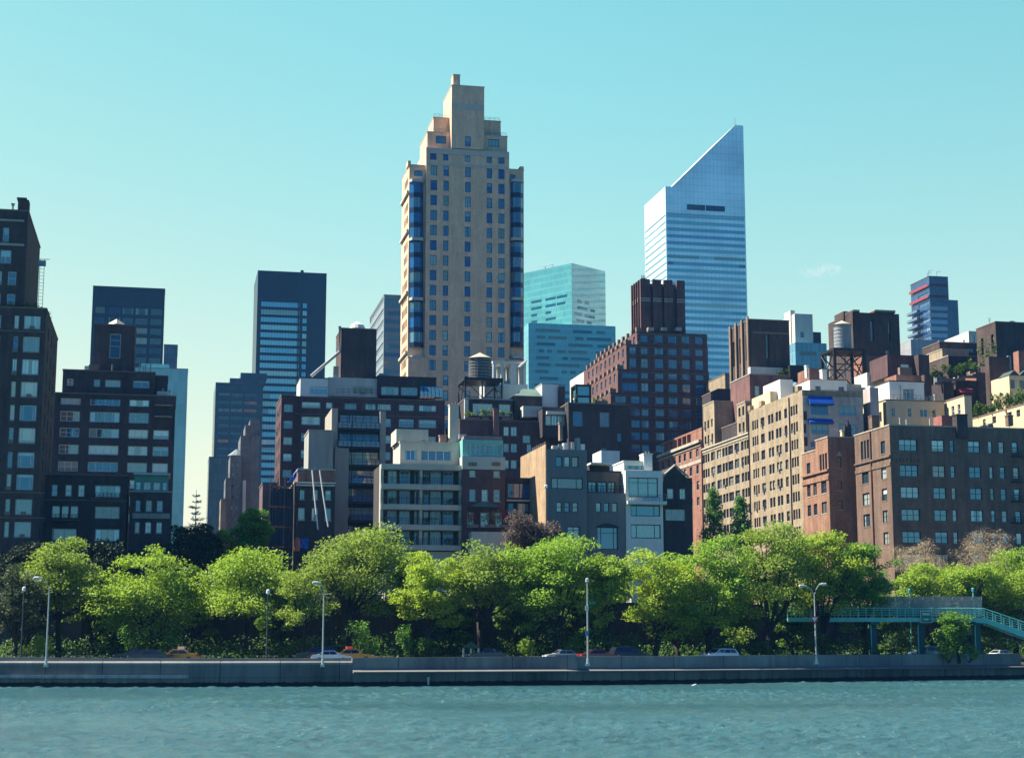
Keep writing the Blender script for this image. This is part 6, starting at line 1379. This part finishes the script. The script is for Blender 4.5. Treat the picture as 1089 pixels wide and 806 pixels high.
T_('dark evergreen between the left brick tower and the brown row house', 116, 578, 640, 40, 220, 'dark', 5000, .42, 60, group='trees on the terrace')
T_('fresh green tree left of the scaffold', 268, 540, 600, 24, 226, 'mid', 5200, .4, 50, group='trees on the terrace')
T_('small pale green tree between the black-green evergreen and the scaffold tree', 236, 556, 600, 14, 224, 'olive', 1800, .36, 26, group='trees on the terrace')
T_('grey-purple plum tree in front of the low glazed house', 566, 541, 590, 30, 231, 'plum', 4800, .34, 70, group='trees on the terrace', gap=.85)
T_('green tree filling the gap below the white balcony house', 440, 579, 640, 22, 216, 'bright', 3600, .4, 40, group='trees on the terrace')
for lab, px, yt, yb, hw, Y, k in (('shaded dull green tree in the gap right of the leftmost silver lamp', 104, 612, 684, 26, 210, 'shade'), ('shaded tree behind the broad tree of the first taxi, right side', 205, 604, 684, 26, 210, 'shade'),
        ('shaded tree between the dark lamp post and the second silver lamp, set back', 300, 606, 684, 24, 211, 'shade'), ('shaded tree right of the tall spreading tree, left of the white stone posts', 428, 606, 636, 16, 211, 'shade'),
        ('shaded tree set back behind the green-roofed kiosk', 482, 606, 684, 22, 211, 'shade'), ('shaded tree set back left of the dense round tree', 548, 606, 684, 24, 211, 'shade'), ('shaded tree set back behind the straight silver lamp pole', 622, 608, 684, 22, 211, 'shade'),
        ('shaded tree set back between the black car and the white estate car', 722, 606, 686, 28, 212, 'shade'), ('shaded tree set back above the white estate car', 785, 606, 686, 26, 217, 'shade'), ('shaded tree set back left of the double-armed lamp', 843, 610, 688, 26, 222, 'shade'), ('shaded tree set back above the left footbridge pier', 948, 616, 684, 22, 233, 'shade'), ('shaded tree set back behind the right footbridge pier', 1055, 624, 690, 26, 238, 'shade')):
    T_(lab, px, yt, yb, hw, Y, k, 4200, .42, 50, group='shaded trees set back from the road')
def conifer(label, px, ytop, ybot, hw, Y, kind='conifer', n=5200, whorls=15, bare=False):
    x = at(px, ytop, Y).x; z1 = hz(ytop, Y, px); zg = ground_z(x, Y); h = z1-zg; r = hw*Y/F
    t = thing('conifer_tree', label, 'tree', (x, Y, zg), 0, 'conifers on the terrace'); bk = BARK_L if bare else BARK
    tr = MB(); tr.tube([(0, 0, 0), (0, 0, h*.6), (0, 0, h)], [.2, .12, .03], 7); P = []; rs = np.random.RandomState(int(px))
    zb = hz(ybot, Y, px)-zg
    for k in range(whorls):
        f_ = k/whorls; z = zb+(h-zb)*f_; L = r*(1-f_)**.8+.15
        for j in range(6):
            a = rs.rand()*6.28; e = (math.cos(a)*L, math.sin(a)*L, z+L*(.25 if bare else .12)); tr.tube([(0, 0, z), (e[0]*.5, e[1]*.5, z+(-.05 if bare else .1)), e], [.05, .04, .015], 5)
            for _ in range(n//(whorls*6)): q = rs.rand()**.7; sj = .08 if bare else .3; P.append((e[0]*q+rs.normal(0, sj), e[1]*q+rs.normal(0, sj), z+(e[2]-z)*q+rs.normal(0, sj*.9)-.1*q))
    tr.build('trunk', bk, t)
    if P: leaves('crown', np.array(P), .34 if not bare else .2, leaf_mat('leaf_pale', (.5, .58, .5), (.6, .66, .58), .4) if bare else LEAF[kind], t, up=.3)
conifer('dark green conifer in front of the long beige block, left and taller of two', 758, 519, 586, 16, 250)
conifer('dark green conifer in front of the long beige block, right and shorter of two', 787, 527, 586, 14, 250)
conifer('thin pale leafless-looking conifer standing against the sky gap left of the dark towers', 209, 521, 566, 14, 228, n=900, whorls=7, bare=True)
# shrubs
def shrub(label, px, ytop, hw, Y, kind='shrub', n=900, leaf=.3):
    x = at(px, ytop, Y).x; zg = ground_z(x, Y); h = max(.8, hz(ytop, Y, px)-zg); r = hw*Y/F; rs = np.random.RandomState(int(px*3))
    t = thing('shrub', label, 'shrub', (x, Y, zg), 0, 'shrubs below the retaining wall')
    c = np.stack([rs.normal(0, .45, 14)*r, rs.normal(0, .3, 14)*r, rs.uniform(.3, .85, 14)*h], 1); ci = rs.randint(14, size=n)
    d = rs.normal(size=(n, 3)); d /= np.linalg.norm(d, axis=1)[:, None]; P = c[ci]+d*(rs.rand(n)**.5)[:, None]*np.array([.42*r, .4*r, .26*h]); P[:, 2] = np.clip(P[:, 2], .08, h)
    np.random.seed(int(px)); leaves('foliage', P, leaf, LEAF[kind], t, up=.4)
    s = MB()
    for k in range(6): s.tube([(rs.normal(0, .1), rs.normal(0, .1), -.05), tuple(c[k])], [.05, .015], 5)
    s.build('stem', BARK, t)
for a in (('yellow-green shrub under the broad tree, left of the dark car', 42, 672, 14, 199, 'bright'), ('mid green shrub just left of the first taxi', 143, 662, 16, 200, 'mid'), ('mid green shrub directly behind the first taxi', 178, 662, 18, 201, 'mid'),
          ('bright green shrub above the second taxi', 386, 660, 17, 200, 'mid'), ('narrow pale shrub right of the bright shrub above the second taxi', 432, 664, 9, 200, 'mid'), ('small yellow shrub left of the silver car', 561, 676, 8, 199, 'bright'),
          ('dim shrub left of the green-roofed kiosk', 455, 678, 14, 200, 'shrub'), ('dim green shrub behind the black car', 668, 672, 22, 201, 'shrub'), ('dim shrub behind the white wagon', 772, 676, 20, 207, 'shrub'), ('green shrub between the white wagon and the double-armed lamp', 815, 682, 18, 209, 'shrub'),
          ('dull shrub below the straight silver lamp pole', 610, 664, 24, 202, 'mid'), ('dim shrub left of the second silver lamp', 318, 676, 26, 200, 'shrub'), ('dark shrub under the footbridge by the left pier', 915, 676, 22, 221, 'shrub'), ('dark green shrub under the footbridge by the middle pier', 955, 668, 20, 224, 'shrub'), ('green shrub right of the middle footbridge pier', 1003, 666, 16, 229, 'mid'), ('dark shrub behind the far right stairs', 1068, 678, 24, 232, 'shrub'), ('dark shrub between the double lamp and the footbridge', 880, 674, 22, 214, 'shrub')): shrub(*a)
# undergrowth: one uncountable mass
rs = np.random.RandomState(9); n = 26000; xs_ = rs.uniform(-85, 85, n); f_ = rs.rand(n); ys_ = np.array([sh_y(x)+18.4+f*max(1, ter_y(x)-1-(sh_y(x)+18.4)) for x, f in zip(xs_, f_)])
hh = .5+.9*(np.sin(xs_*.7)+np.sin(xs_*.31+1)+np.sin(xs_*1.9+ys_))*.3+rs.rand(n)*.5+f_*1.6
zs = np.array([ground_z(x, y) for x, y in zip(xs_, ys_)])+np.clip(hh, .1, 4)*rs.rand(n)**.6
tag(leaves('undergrowth', np.stack([xs_, ys_, zs], 1), .36, LEAF['shrub'], up=.4), 'low dark undergrowth along the far side of the road', 'undergrowth', kind='stuff')
n = 5000; xs_ = rs.uniform(-85, 85, n); P = np.stack([xs_, [ter_y(x)-.45 for x in xs_]-np.abs(rs.normal(0, .25, n)), 3+6.6*rs.rand(n)**1.3], 1); P = P[(np.sin(P[:, 0]*.23)+np.sin(P[:, 0]*.61+P[:, 2]*.4)) > .35]
tag(leaves('wall_ivy', P, .36, LEAF['shrub'], up=.1), 'dark ivy patches climbing the retaining wall', 'ivy', kind='stuff')
t = T_('small leafy tree on the quay in front of the right footbridge pier', 1019, 643, 702, 19, 217.6, 'mid', 2600, .3, 40, group='riverside trees', zg=2.3)
for i_, (px_, w_) in enumerate(((1008, 9), (1030, 10))): shrub(['low shrub at the left foot of the quay tree by the footbridge', 'low shrub at the right foot of the quay tree by the footbridge'][i_], px_, 684, w_, 217.0, 'mid', 500)

# ------------------------------------------------------------------ street lamps and signs
POLE = plain('galvanised', (.52, .52, .48), .4, .3, var=.1); POLE_D = plain('pole_dark', (.06, .07, .08), .5); LENS = plain('lamp_lens', (.75, .78, .75), .3, var=.05)
def lamp(label, px, ytop, Y, arms=(), dark=False, r=.088, name='street_lamp', zb=2.3):
    x = at(px, ytop, Y).x; h = hz(ytop, Y, px)-zb; m_ = POLE_D if dark else POLE
    t = thing(name, label, 'street lamp', (x, Y, zb), 0, 'street lamps along the river road'); MB().tube([(0, 0, 0), (0, 0, .6), (0, 0, .62), (0, 0, h)], [r*1.7, r*1.6, r*1.1, r*.7], 10).build('pole', m_, t)
    MB().box(-r*2.4, r*2.4, -r*2.4, r*2.4, -.15, .12).build('base', m_, t)
    for (dx, dz) in arms:
        pts = [(0, 0, h-.05)]+[(dx*q, 0, h+dz*math.sin(q*math.pi/2)) for q in (.35, .7, 1.0)]; MB().tube(pts, [r*.6, r*.5, r*.45, r*.4], 7).build('arm', m_, t)
        s = 1 if dx > 0 else -1; hd = MB(); hd.tube([(dx-.15*s, 0, h+dz), (dx+.25*s, 0, h+dz+.06), (dx+.7*s, 0, h+dz+.05), (dx+.85*s, 0, h+dz)], [.08, .17, .17, .05], 9); o = hd.build('lamp_head', m_, t)
        MB().tube([(dx+.45*s, 0, h+dz-.05), (dx+.45*s, 0, h+dz-.16)], [.17, .1], 9).build('lens', LENS, o)
    if not arms:
        o = MB().tube([(0, 0, h), (0, 0, h+.15), (0, 0, h+.5), (0, 0, h+.6)], [.08, .22, .2, .05], 10).build('lamp_head', LENS if dark else m_, t)
    return t, h
lamp('tall silver street lamp with one arm to the left, leftmost on the river road', 52.5, 625, 176.5, [(-.95, 1.0)])
lamp('slim dark lamp post at the left frame edge', 25.5, 629, 195, dark=True, r=.09, zb=2.6)
lamp('slim dark lamp post between the first taxi and the second silver lamp', 285, 632, 188, dark=True, r=.09, zb=2.6)
lamp('tall silver street lamp rising beside the dark suv and the white car', 344.5, 627, 177.5, [(-.45, .7)])
t, h = lamp('straight silver lamp pole with small boxes, left of the dark red car', 624.5, 620, 185.8, r=.095)
for z in (h*.66, h*.35): MB().box(-.25, .12, -.28, -.1, z, z+.55).build('control_box', WHITE if z > h*.5 else plain('box_blue', (.1, .25, .4), .5), t)
MB().box(.1, 1.0, -.04, .04, h*.74, h*.74+.3).build('street_plate', plain('plate_green', (.04, .2, .13), .5), t)
t, h = lamp('silver street lamp with two arms in a V and a triangular yield sign', 866, 631.5, 203.5, [(-1.05, .95), (.75, 1.15)], r=.095)
zs_ = hz(655, 203, 865)-2.3; s_ = MB(); s_.prism([(-.58, 1.0), (.58, 1.0), (0, 0)], -.20, -.16, 'y'); o = s_.build('yield_sign', plain('sign_red', (.55, .05, .04), .4, var=.05), t, loc=(-.1, 0, zs_-1.0))
MB().prism([(-.33, .86), (.33, .86), (0, .3)], -.215, -.202, 'y').build('sign_face', plain('sign_white', (.8, .8, .78), .4, var=.03), o)
def text(body, size, mat, parent, loc, rz=0, depth=.01):
    cu = bpy.data.curves.new('lettering', 'FONT'); cu.body = body; cu.size = size; cu.extrude = depth; cu.align_x = 'CENTER'; cu.align_y = 'CENTER'
    o = bpy.data.objects.new('lettering', cu); C.objects.link(o); me = bpy.data.meshes.new_from_object(o); bpy.data.objects.remove(o); me.materials.append(mat)
    ob = link('lettering', me, parent, loc); ob.rotation_euler = (math.pi/2, 0, rz); return ob

# ------------------------------------------------------------------ footbridge
TEAL = plain('bridge_teal', (.2, .58, .48), .5, var=.15); TEAL_D = plain('bridge_teal_dark', (.02, .10, .11), .6, var=.2)
b = Bld('footbridge', 'teal steel footbridge with railings and a wire fence, stairs going down at the right', 'footbridge', 838, 660, 219, rot=3.0, zb=2.4)
u0, u1 = 0, b.f(1038, 660)[0]; z1, z0 = b.f(950, 656.5)[1], b.f(950, 662.3)[1]; u3 = b.f(1110, 660)[0]; z3 = b.f(1089, 672)[1]; z3b = z1+(z3-z1)*(u3-u1)/(b.f(1089, 670)[0]-u1)
z0 = z1-.55
MB().box(u0, u1, 0, .25, z0, z1).build('girder', TEAL, b.e); MB().box(u0, u1, 2.3, 2.55, z0, z1).build('girder', TEAL, b.e); MB().box(u0, u1, .251, 2.299, z1-.3, z1-.1).build('deck', CONC, b.e)
for w in (0, 2.3): MB().prism([(u1, z0-.1), (u1, z1), (u1+1.2, z1-.05), (u3, z3b), (u3, z3b-.9), (u1+1.4, z0-.2)], w, w+.25, 'y').build('stringer', TEAL, b.e)
st = MB()
for k in range(26): q = k/26; st.box(u1+1.2+(u3-u1-1.2)*q, u1+1.2+(u3-u1-1.2)*(q+1/26), .251, 2.299, z1-.1+(z3b-z1)*q-.18, z1-.1+(z3b-z1)*q)
st.build('tread', CONC, b.e)
for w in (.12, 2.42):
    r = MB()
    for k, h in enumerate((.35, .65, .95, 1.25)): r.tube([(u0, w, z1+h), (u1, w, z1+h), (u1+1.2, w, z1+h-.05), (u3, w, z3b+h)], .05 if k < 3 else .065, 6)
    n = 24
    for i in range(n+1): u = u0+(u1-u0)*i/n; r.box(u-.05, u+.05, w-.05, w+.05, z1, z1+1.2)
    for i in range(8): q = i/7; u = u1+1.2+(u3-u1-1.2)*q; zz = z1+(z3b-z1)*q; r.box(u-.05, u+.05, w-.05, w+.05, zz, zz+1.2)
    r.build('railing', TEAL, b.e)
uf0, uf1 = b.f(930, 648, 2.7)[0], b.f(1044, 648, 2.7)[0]; hf = b.f(985, 634, 2.7)[1]-z1
fm_ = MB(); fn = MB()
for i in range(12): u = uf0+(uf1-uf0)*i/11; fm_.tube([(u, 2.7, z1), (u, 2.7, z1+hf*.75), (u+.02, 2.4, z1+hf)], .045, 5)
for q in np.arange(uf0, uf1, .16): fn.box(q, q+.085, 2.69, 2.705, z1+.15, z1+hf*.97)
for q in np.arange(z1+.2, z1+hf*.97, .16): fn.box(uf0, uf1, 2.706, 2.72, q, q+.085)
fm_.build('fence_post', GREYM, b.e); fn.build('wire_mesh', plain('mesh_wire', (.36, .34, .31), .6), b.e)
for px, w_ in ((930, .75), (980.5, .85), (1040.5, .7)):
    u = b.f(px, 680, .8)[0]; pr = MB(); pr.box(u-w_/2, u+w_/2, .8, 1.8, -.2, z0-.35); pr.build('pier', TEAL_D, b.e); MB().box(u-w_*.9, u+w_*.9, .05, 2.5, z0-.349, z0-.01).build('pier_cap', TEAL_D, b.e)
    MB().box(u-w_/2-.12, u-w_/2-.002, .7, .9, -.2, z0-.36).build('conduit', TEAL, b.e)
SGN = plain('sign_green', (.02, .20, .13), .4, var=.05); SW = plain('sign_white', (.8, .8, .78), .4, var=.03)
t = thing('road_sign', 'green road sign with a white border on the footbridge railing', 'road sign', b.o+b.U*b.f(985, 656, -.2)[0]+b.W*(-.2)+Vector((0, 0, b.f(985, 662, -.2)[1])), R(3))
w_, h_ = 1.55, b.f(985, 649.5, -.2)[1]-b.f(985, 662, -.2)[1]
MB().box(-w_/2, w_/2, 0, .05, 0, h_).build('border', SW, t); pl = MB().box(-w_/2+.07, w_/2-.07, -.012, -.002, .07, h_-.07).build('panel', SGN, t)
for k, z in enumerate((h_*.74, h_*.3)): MB().box(-w_*.36, w_*.36, -.02, -.013, z-.16, z+.16).build('legend_plate', plain('sign_pale', (.45, .62, .55), .5) if k == 0 else plain('sign_mid', (.12, .40, .30), .5), t)
ar = MB(); ar.prism([(-.3, .0), (.05, .0), (.05, -.12), (.3, .06), (.05, .24), (.05, .12), (-.3, .12)], -.028, -.0205, 'y'); ar.build('arrow', SW, t, loc=(0, 0, h_*.25))
t = thing('warning_sign', 'small yellow warning sign on the footbridge railing right of the green sign', 'road sign', b.o+b.U*b.f(1002, 656, -.2)[0]+b.W*(-.2)+Vector((0, 0, b.f(1002, 660, -.2)[1])), R(3))
MB().box(-.3, .3, 0, .04, 0, .95).build('panel', plain('sign_yellow', (.55, .36, .03), .5, var=.1), t); MB().prism([(-.12, .3), (.12, .3), (.12, .6), (.2, .6), (0, .8), (-.2, .6), (-.12, .6)], -.012, -.002, 'y').build('arrow', BLACKM, t)
for px, y0, lab in ((967, 624, 'teal lantern above the footbridge fence, left one'), (1034.5, 623, 'teal lantern above the footbridge fence, right one over the stairs')):
    Y = 225; x = at(px, y0, Y).x; zt = hz(y0, Y, px); t = thing('lantern_post', lab, 'street lamp', (x, Y, 2.6), 0, 'teal lanterns on the footbridge'); H = zt-2.6
    MB().tube([(0, 0, 0), (0, 0, H-.9)], [.1, .07], 8).build('pole', TEAL, t); MB().tube([(0, 0, H-.9), (0, 0, H-.75), (0, 0, H-.35), (0, 0, H-.2)], [.07, .17, .2, .04], 8).build('lantern', plain('lantern_teal', (.1, .4, .4), .4), t)
# pair of white vans' tops are only pale boxes behind the fence in the photo: kiosks with windows
t = Bld('park_hut', 'low pale hut with two shuttered openings behind the footbridge fence', 'hut', 962, 640, 243, rot=3, zb=9.65, fm=FR_G, gm=G_DK)
t.block(0, 4.4, 0, 2.6, 0, t.f(965, 628)[1], WHITE, front=[(.4, 1.7, .6, 1.9, '2'), (2.6, 3.9, .6, 1.9, '2')], cop=CONC, par=.2)
# kiosk
x = at(501, 680, 199).x; t = thing('park_kiosk', 'small green-roofed open kiosk on pale posts under the trees', 'kiosk', (x, 199, ground_z(x, 199)))
for a in (-1.05, 0, 1.05):
    for c in (-.9, .9): MB().tube([(a, c, 0), (a, c, 2.0)], .14, 8).build('post', CONC_L, t)
zr_ = 2.0; MB().prism([(-1.3, zr_), (1.3, zr_), (.0, zr_+1.0)], -1.2, 1.2, 'y').build('roof', plain('kiosk_green', (.03, .085, .055), .7), t); t.scale = (.85,)*3
MB().box(-1.0, 1.0, .6, .8, 0, .5).build('bench', plain('bench_wood', (.12, .08, .05), .8), t)

# ------------------------------------------------------------------ cars
TYRE = plain('tyre', (.015, .015, .015), .9); RIMM = plain('rim', (.45, .45, .46), .3, .8); HEADL = plain('headlight', (.75, .78, .8), .1, var=.02); TAILL = plain('taillight', (.45, .02, .02), .2, var=.02); CARG = window_glass('car_glass', (.01, .015, .02), (.01, .015, .02), 0, 1.7)
def paint(name, col):
    if name in MC: return MC[name]
    m, nt, b, out = new_mat(name); b.inputs['Base Color'].default_value = (*col, 1); b.inputs['Roughness'].default_value = .28; b.inputs['Coat Weight'].default_value = .6; b.inputs['Metallic'].default_value = .1
    MC[name] = m; return m
PROF = {'sedan': [(-2.3, .45), (-2.32, .75), (-2.2, .95), (-1.55, 1.0), (-.95, 1.42), (.35, 1.45), (1.1, .98), (2.0, .86), (2.3, .7), (2.32, .4)],
        'suv': [(-2.35, .5), (-2.4, .95), (-2.3, 1.1), (-1.95, 1.72), (-.2, 1.8), (.45, 1.75), (1.2, 1.15), (2.15, 1.02), (2.4, .8), (2.4, .45)],
        'wagon': [(-2.35, .45), (-2.38, .85), (-2.28, 1.0), (-1.9, 1.5), (-.2, 1.56), (.45, 1.52), (1.15, 1.03), (2.1, .92), (2.36, .75), (2.38, .42)]}
GL = {'sedan': [(-1.45, 1.0), (-.92, 1.37), (.32, 1.39), (.98, .99)], 'suv': [(-2.0, 1.15), (-1.85, 1.64), (.38, 1.68), (1.05, 1.16)], 'wagon': [(-2.05, 1.02), (-1.82, 1.43), (.38, 1.46), (1.02, 1.04)]}
def car(label, px, off, kind, pm, dirn=1, taxi=False, roof=None, cat='car', name='car', scale=1.0):
    # place on the carriageway: offset inland from the shore
    x = at(px, 695, 185).x
    for _ in range(4): y = sh_y(x)+off; x = at(px, 695, y).x
    sl = (sh_y(x+2)-sh_y(x-2))/4; rz = math.atan(sl)+(0 if dirn > 0 else math.pi); z = 2.46+(off-3)*.011
    t = thing(name, label, cat, (x, y, z), rz, 'vehicles on the river road'); t.scale = (scale,)*3
    me = MB(); pf = PROF[kind]; hwid = .88
    # body with tumblehome: narrower above the waist
    K = len(pf)
    def yw(z_): return hwid-(max(0, z_-.95)*.24)
    for s in (-1, 1): me.poly([(p, s*yw(q), q) for p, q in (pf if s < 0 else pf[::-1])])
    for i in range(K):
        (p, q), (p2, q2) = pf[i], pf[(i+1) % K]; me.quad((p, -yw(q), q), (p2, -yw(q2), q2), (p2, yw(q2), q2), (p, yw(q), q))
    body = me.build('body', pm, t); bv = body.modifiers.new('soft', 'BEVEL'); bv.width = .07; bv.segments = 2; bv.limit_method = 'ANGLE'
    gl = GL[kind]; ga = [p for p, q in gl]
    n = 2 if kind == 'sedan' else 3; lo0, hi0, hi1, lo1 = gl
    for s in (-1, 1):
        for k in range(n):
            f0, f1 = k/n+.012, (k+1)/n-.012; L = lambda f, a, c: (a[0]+(c[0]-a[0])*f, a[1]+(c[1]-a[1])*f)
            q4 = [L(f0, lo0, lo1), L(f1, lo0, lo1), L(f1, hi0, hi1), L(f0, hi0, hi1)]; w = MB(); w.poly([(p, s*(yw(q)+.012), q) for p, q in q4]); w.poly([(p, s*(yw(q)-.01), q) for p, q in q4])
            w.build('side_window', CARG, t)
    i1 = [i for i, p in enumerate(pf)]
    def slab(a, c, nm):
        w = MB(); d = Vector((c[0]-a[0], c[1]-a[1])); nrm = Vector((d.y, -d.x)).normalized()*(.012 if nm == 'windscreen' else -.012)
        if nm == 'rear_window': nrm = -Vector((d.y, -d.x)).normalized()*.012
        P0 = [a[0]+d.x*.1, a[1]+d.y*.1]; P1 = [a[0]+d.x*.9, a[1]+d.y*.9]
        w.quad((P0[0]+abs(nrm.x)*(1 if nm == 'windscreen' else -1), -yw(P0[1])+.1, P0[1]+.012), (P1[0]+abs(nrm.x)*(1 if nm == 'windscreen' else -1), -yw(P1[1])+.1, P1[1]+.012), (P1[0]+abs(nrm.x)*(1 if nm == 'windscreen' else -1), yw(P1[1])-.1, P1[1]+.012), (P0[0]+abs(nrm.x)*(1 if nm == 'windscreen' else -1), yw(P0[1])-.1, P0[1]+.012)); w.build(nm, CARG, t)
    slab(pf[5], pf[6], 'windscreen'); slab(pf[4] if kind == 'sedan' else pf[3], pf[3] if kind == 'sedan' else pf[2], 'rear_window')
    for p in (-1.42, 1.42):
        for s in (-1, 1):
            w = MB().tube([(p, s*.9, .33), (p, s*.66, .33)], .33, 16).build('wheel', TYRE, t); MB().tube([(p, s*.905, .33), (p, s*.88, .33)], .2, 12).build('rim', RIMM, w)
    for s in (-1, 1):
        MB().box(2.24, 2.36, s*.62-.18, s*.62+.18, .62, .78).build('headlight', HEADL, t); MB().box(-2.36, -2.2, s*.66-.14, s*.66+.14, .72, .95).build('taillight', TAILL, t)
        MB().box(.62, .8, s*.98-.08, s*.98+.08, .98, 1.12).build('mirror', pm, t)
    if roof: MB().box(-.75, -.05, -.32, .32, 1.47, 1.78).build('roof_sign', roof, t)
    return t
YEL = paint('taxi_yellow', (.75, .30, .02)); DKC = paint('car_dark', (.03, .04, .06)); BLK = paint('car_black', (.012, .012, .018)); WHC = paint('car_white', (.72, .75, .75)); SIL = paint('car_silver', (.42, .45, .46)); REDC = paint('car_maroon', (.16, .02, .025)); BLU = paint('car_blue', (.10, .16, .24))
AD1 = plain('roof_ad_pale', (.55, .66, .66), .4, var=.05); AD2 = plain('roof_ad_red', (.6, .12, .10), .4, var=.05)
car('dark blue sedan right behind nothing, directly left of the taxi with the pale roof sign', 160, 5.3, 'sedan', DKC, -1)['label'] = 'dark blue sedan directly left of the taxi with the pale roof sign'
car('yellow taxi with a pale roof sign', 189, 8.0, 'sedan', YEL, -1, roof=AD1, cat='taxi', name='taxi')
car('faint black car half hidden behind the dark blue sedan near the left lamp', 144, 12.5, 'sedan', BLK, -1)
car('dark suv behind the second silver street lamp', 337, 8.2, 'suv', BLK, -1)
car('low white sedan in front of the dark suv', 352, 4.9, 'sedan', WHC, 1, scale=.93)
car('yellow taxi with a red roof sign', 375, 8.4, 'sedan', YEL, 1, roof=AD2, cat='taxi', name='taxi')
car('dark car far under the trees by the green-roofed kiosk', 517, 13.6, 'sedan', DKC, -1)
car('silver sedan behind the concrete barrier pier', 598, 8.0, 'sedan', SIL, -1, scale=.95)
car('dark red sedan right of the straight silver lamp pole', 636, 5.0, 'sedan', REDC, 1)
car('black estate car following close behind the dark red sedan', 669, 5.2, 'suv', BLK, 1)
car('white estate car driving alone in the middle of the road', 765, 5.6, 'wagon', WHC, -1)
car('pale blue suv partly hidden by the middle footbridge pier', 984, 9.0, 'suv', BLU, -1)
car('white car glimpsed under the footbridge stairs', 1062, 4.0, 'sedan', WHC, -1, scale=.9)
# gulls
def gull(label, p, s=1.0):
    t = tag(MB().tube([(-.26, 0, .10), (-.12, 0, .13), (.08, 0, .15), (.17, 0, .22), (.24, 0, .27), (.30, 0, .25)], [.015, .07, .10, .065, .06, .012], 9).build('gull', plain('gull_white', (.75, .76, .74), .7), None, p, True), label, 'bird'); t.scale = (s,)*3
    return t
gull('small white gull floating on the river below the white estate car', on_z(738, 729.8, .0), 1.0)
t = thing('drain_pipe', 'small pale drain outlet with a streak low on the river wall', 'drain', Vector((on_z(458, 728).x, sh_y(on_z(458, 728).x)-.02, .35)))
MB().tube([(0, .1, .5), (0, -.25, .45)], .16, 10).build('pipe', CONC_L, t); MB().box(-.1, .1, -.02, -.005, -.2, .42).build('spill', WHITE, t)
# small cloud
def cloud():
    m = bpy.data.materials.new('cloud_vapour'); m.use_nodes = True; nt = m.node_tree; nt.nodes.clear(); out = nt.nodes.new('ShaderNodeOutputMaterial')
    tc = node(nt, 'ShaderNodeTexCoord'); n1 = node(nt, 'ShaderNodeTexNoise', {'Vector': tc.outputs['Object'], 'Scale': .06, 'Detail': 5.0, 'Roughness': .65})
    g = node(nt, 'ShaderNodeVectorMath', {0: tc.outputs['Generated'], 1: (.5, .5, .5)}, operation='SUBTRACT'); ln = node(nt, 'ShaderNodeVectorMath', {0: g.outputs[0]}, operation='LENGTH')
    d = math_n(nt, 'MULTIPLY', mapr(nt, n1.outputs[0], .5, .75, 0, 1), mapr(nt, ln.outputs['Value'], .15, .48, 1, 0))
    v = node(nt, 'ShaderNodeVolumePrincipled', {'Color': (1, 1, 1, 1), 'Density': math_n(nt, 'MULTIPLY', d, .07), 'Anisotropy': .3}); nt.links.new(v.outputs[0], out.inputs['Volume'])
    p = at(873, 288, 2400); me = bpy.data.meshes.new('cloud'); import bmesh; bm = bmesh.new(); bmesh.ops.create_icosphere(bm, subdivisions=3, radius=1.0)
    for v_ in bm.verts: v_.co = Vector((v_.co.x*40, v_.co.y*22, v_.co.z*13))
    bm.to_mesh(me); bm.free(); me.materials.append(m); tag(link('cloud', me, None, p), 'small white wisp of cloud right of the slant-roofed skyscraper', 'cloud', kind='stuff')
cloud()
# thin blue summer air over the whole place
hm = bpy.data.materials.new('air'); hm.use_nodes = True; nt = hm.node_tree; nt.nodes.clear()
v = node(nt, 'ShaderNodeVolumePrincipled', {'Color': (.14, .44, 1.0, 1), 'Density': .00008, 'Anisotropy': 0.0}); ho = node(nt, 'ShaderNodeOutputMaterial'); nt.links.new(v.outputs[0], ho.inputs['Volume'])
tag(MB().box(-4200, 4200, -4200, 5200, -3.5, 335).build('haze', hm), kind='stuff')
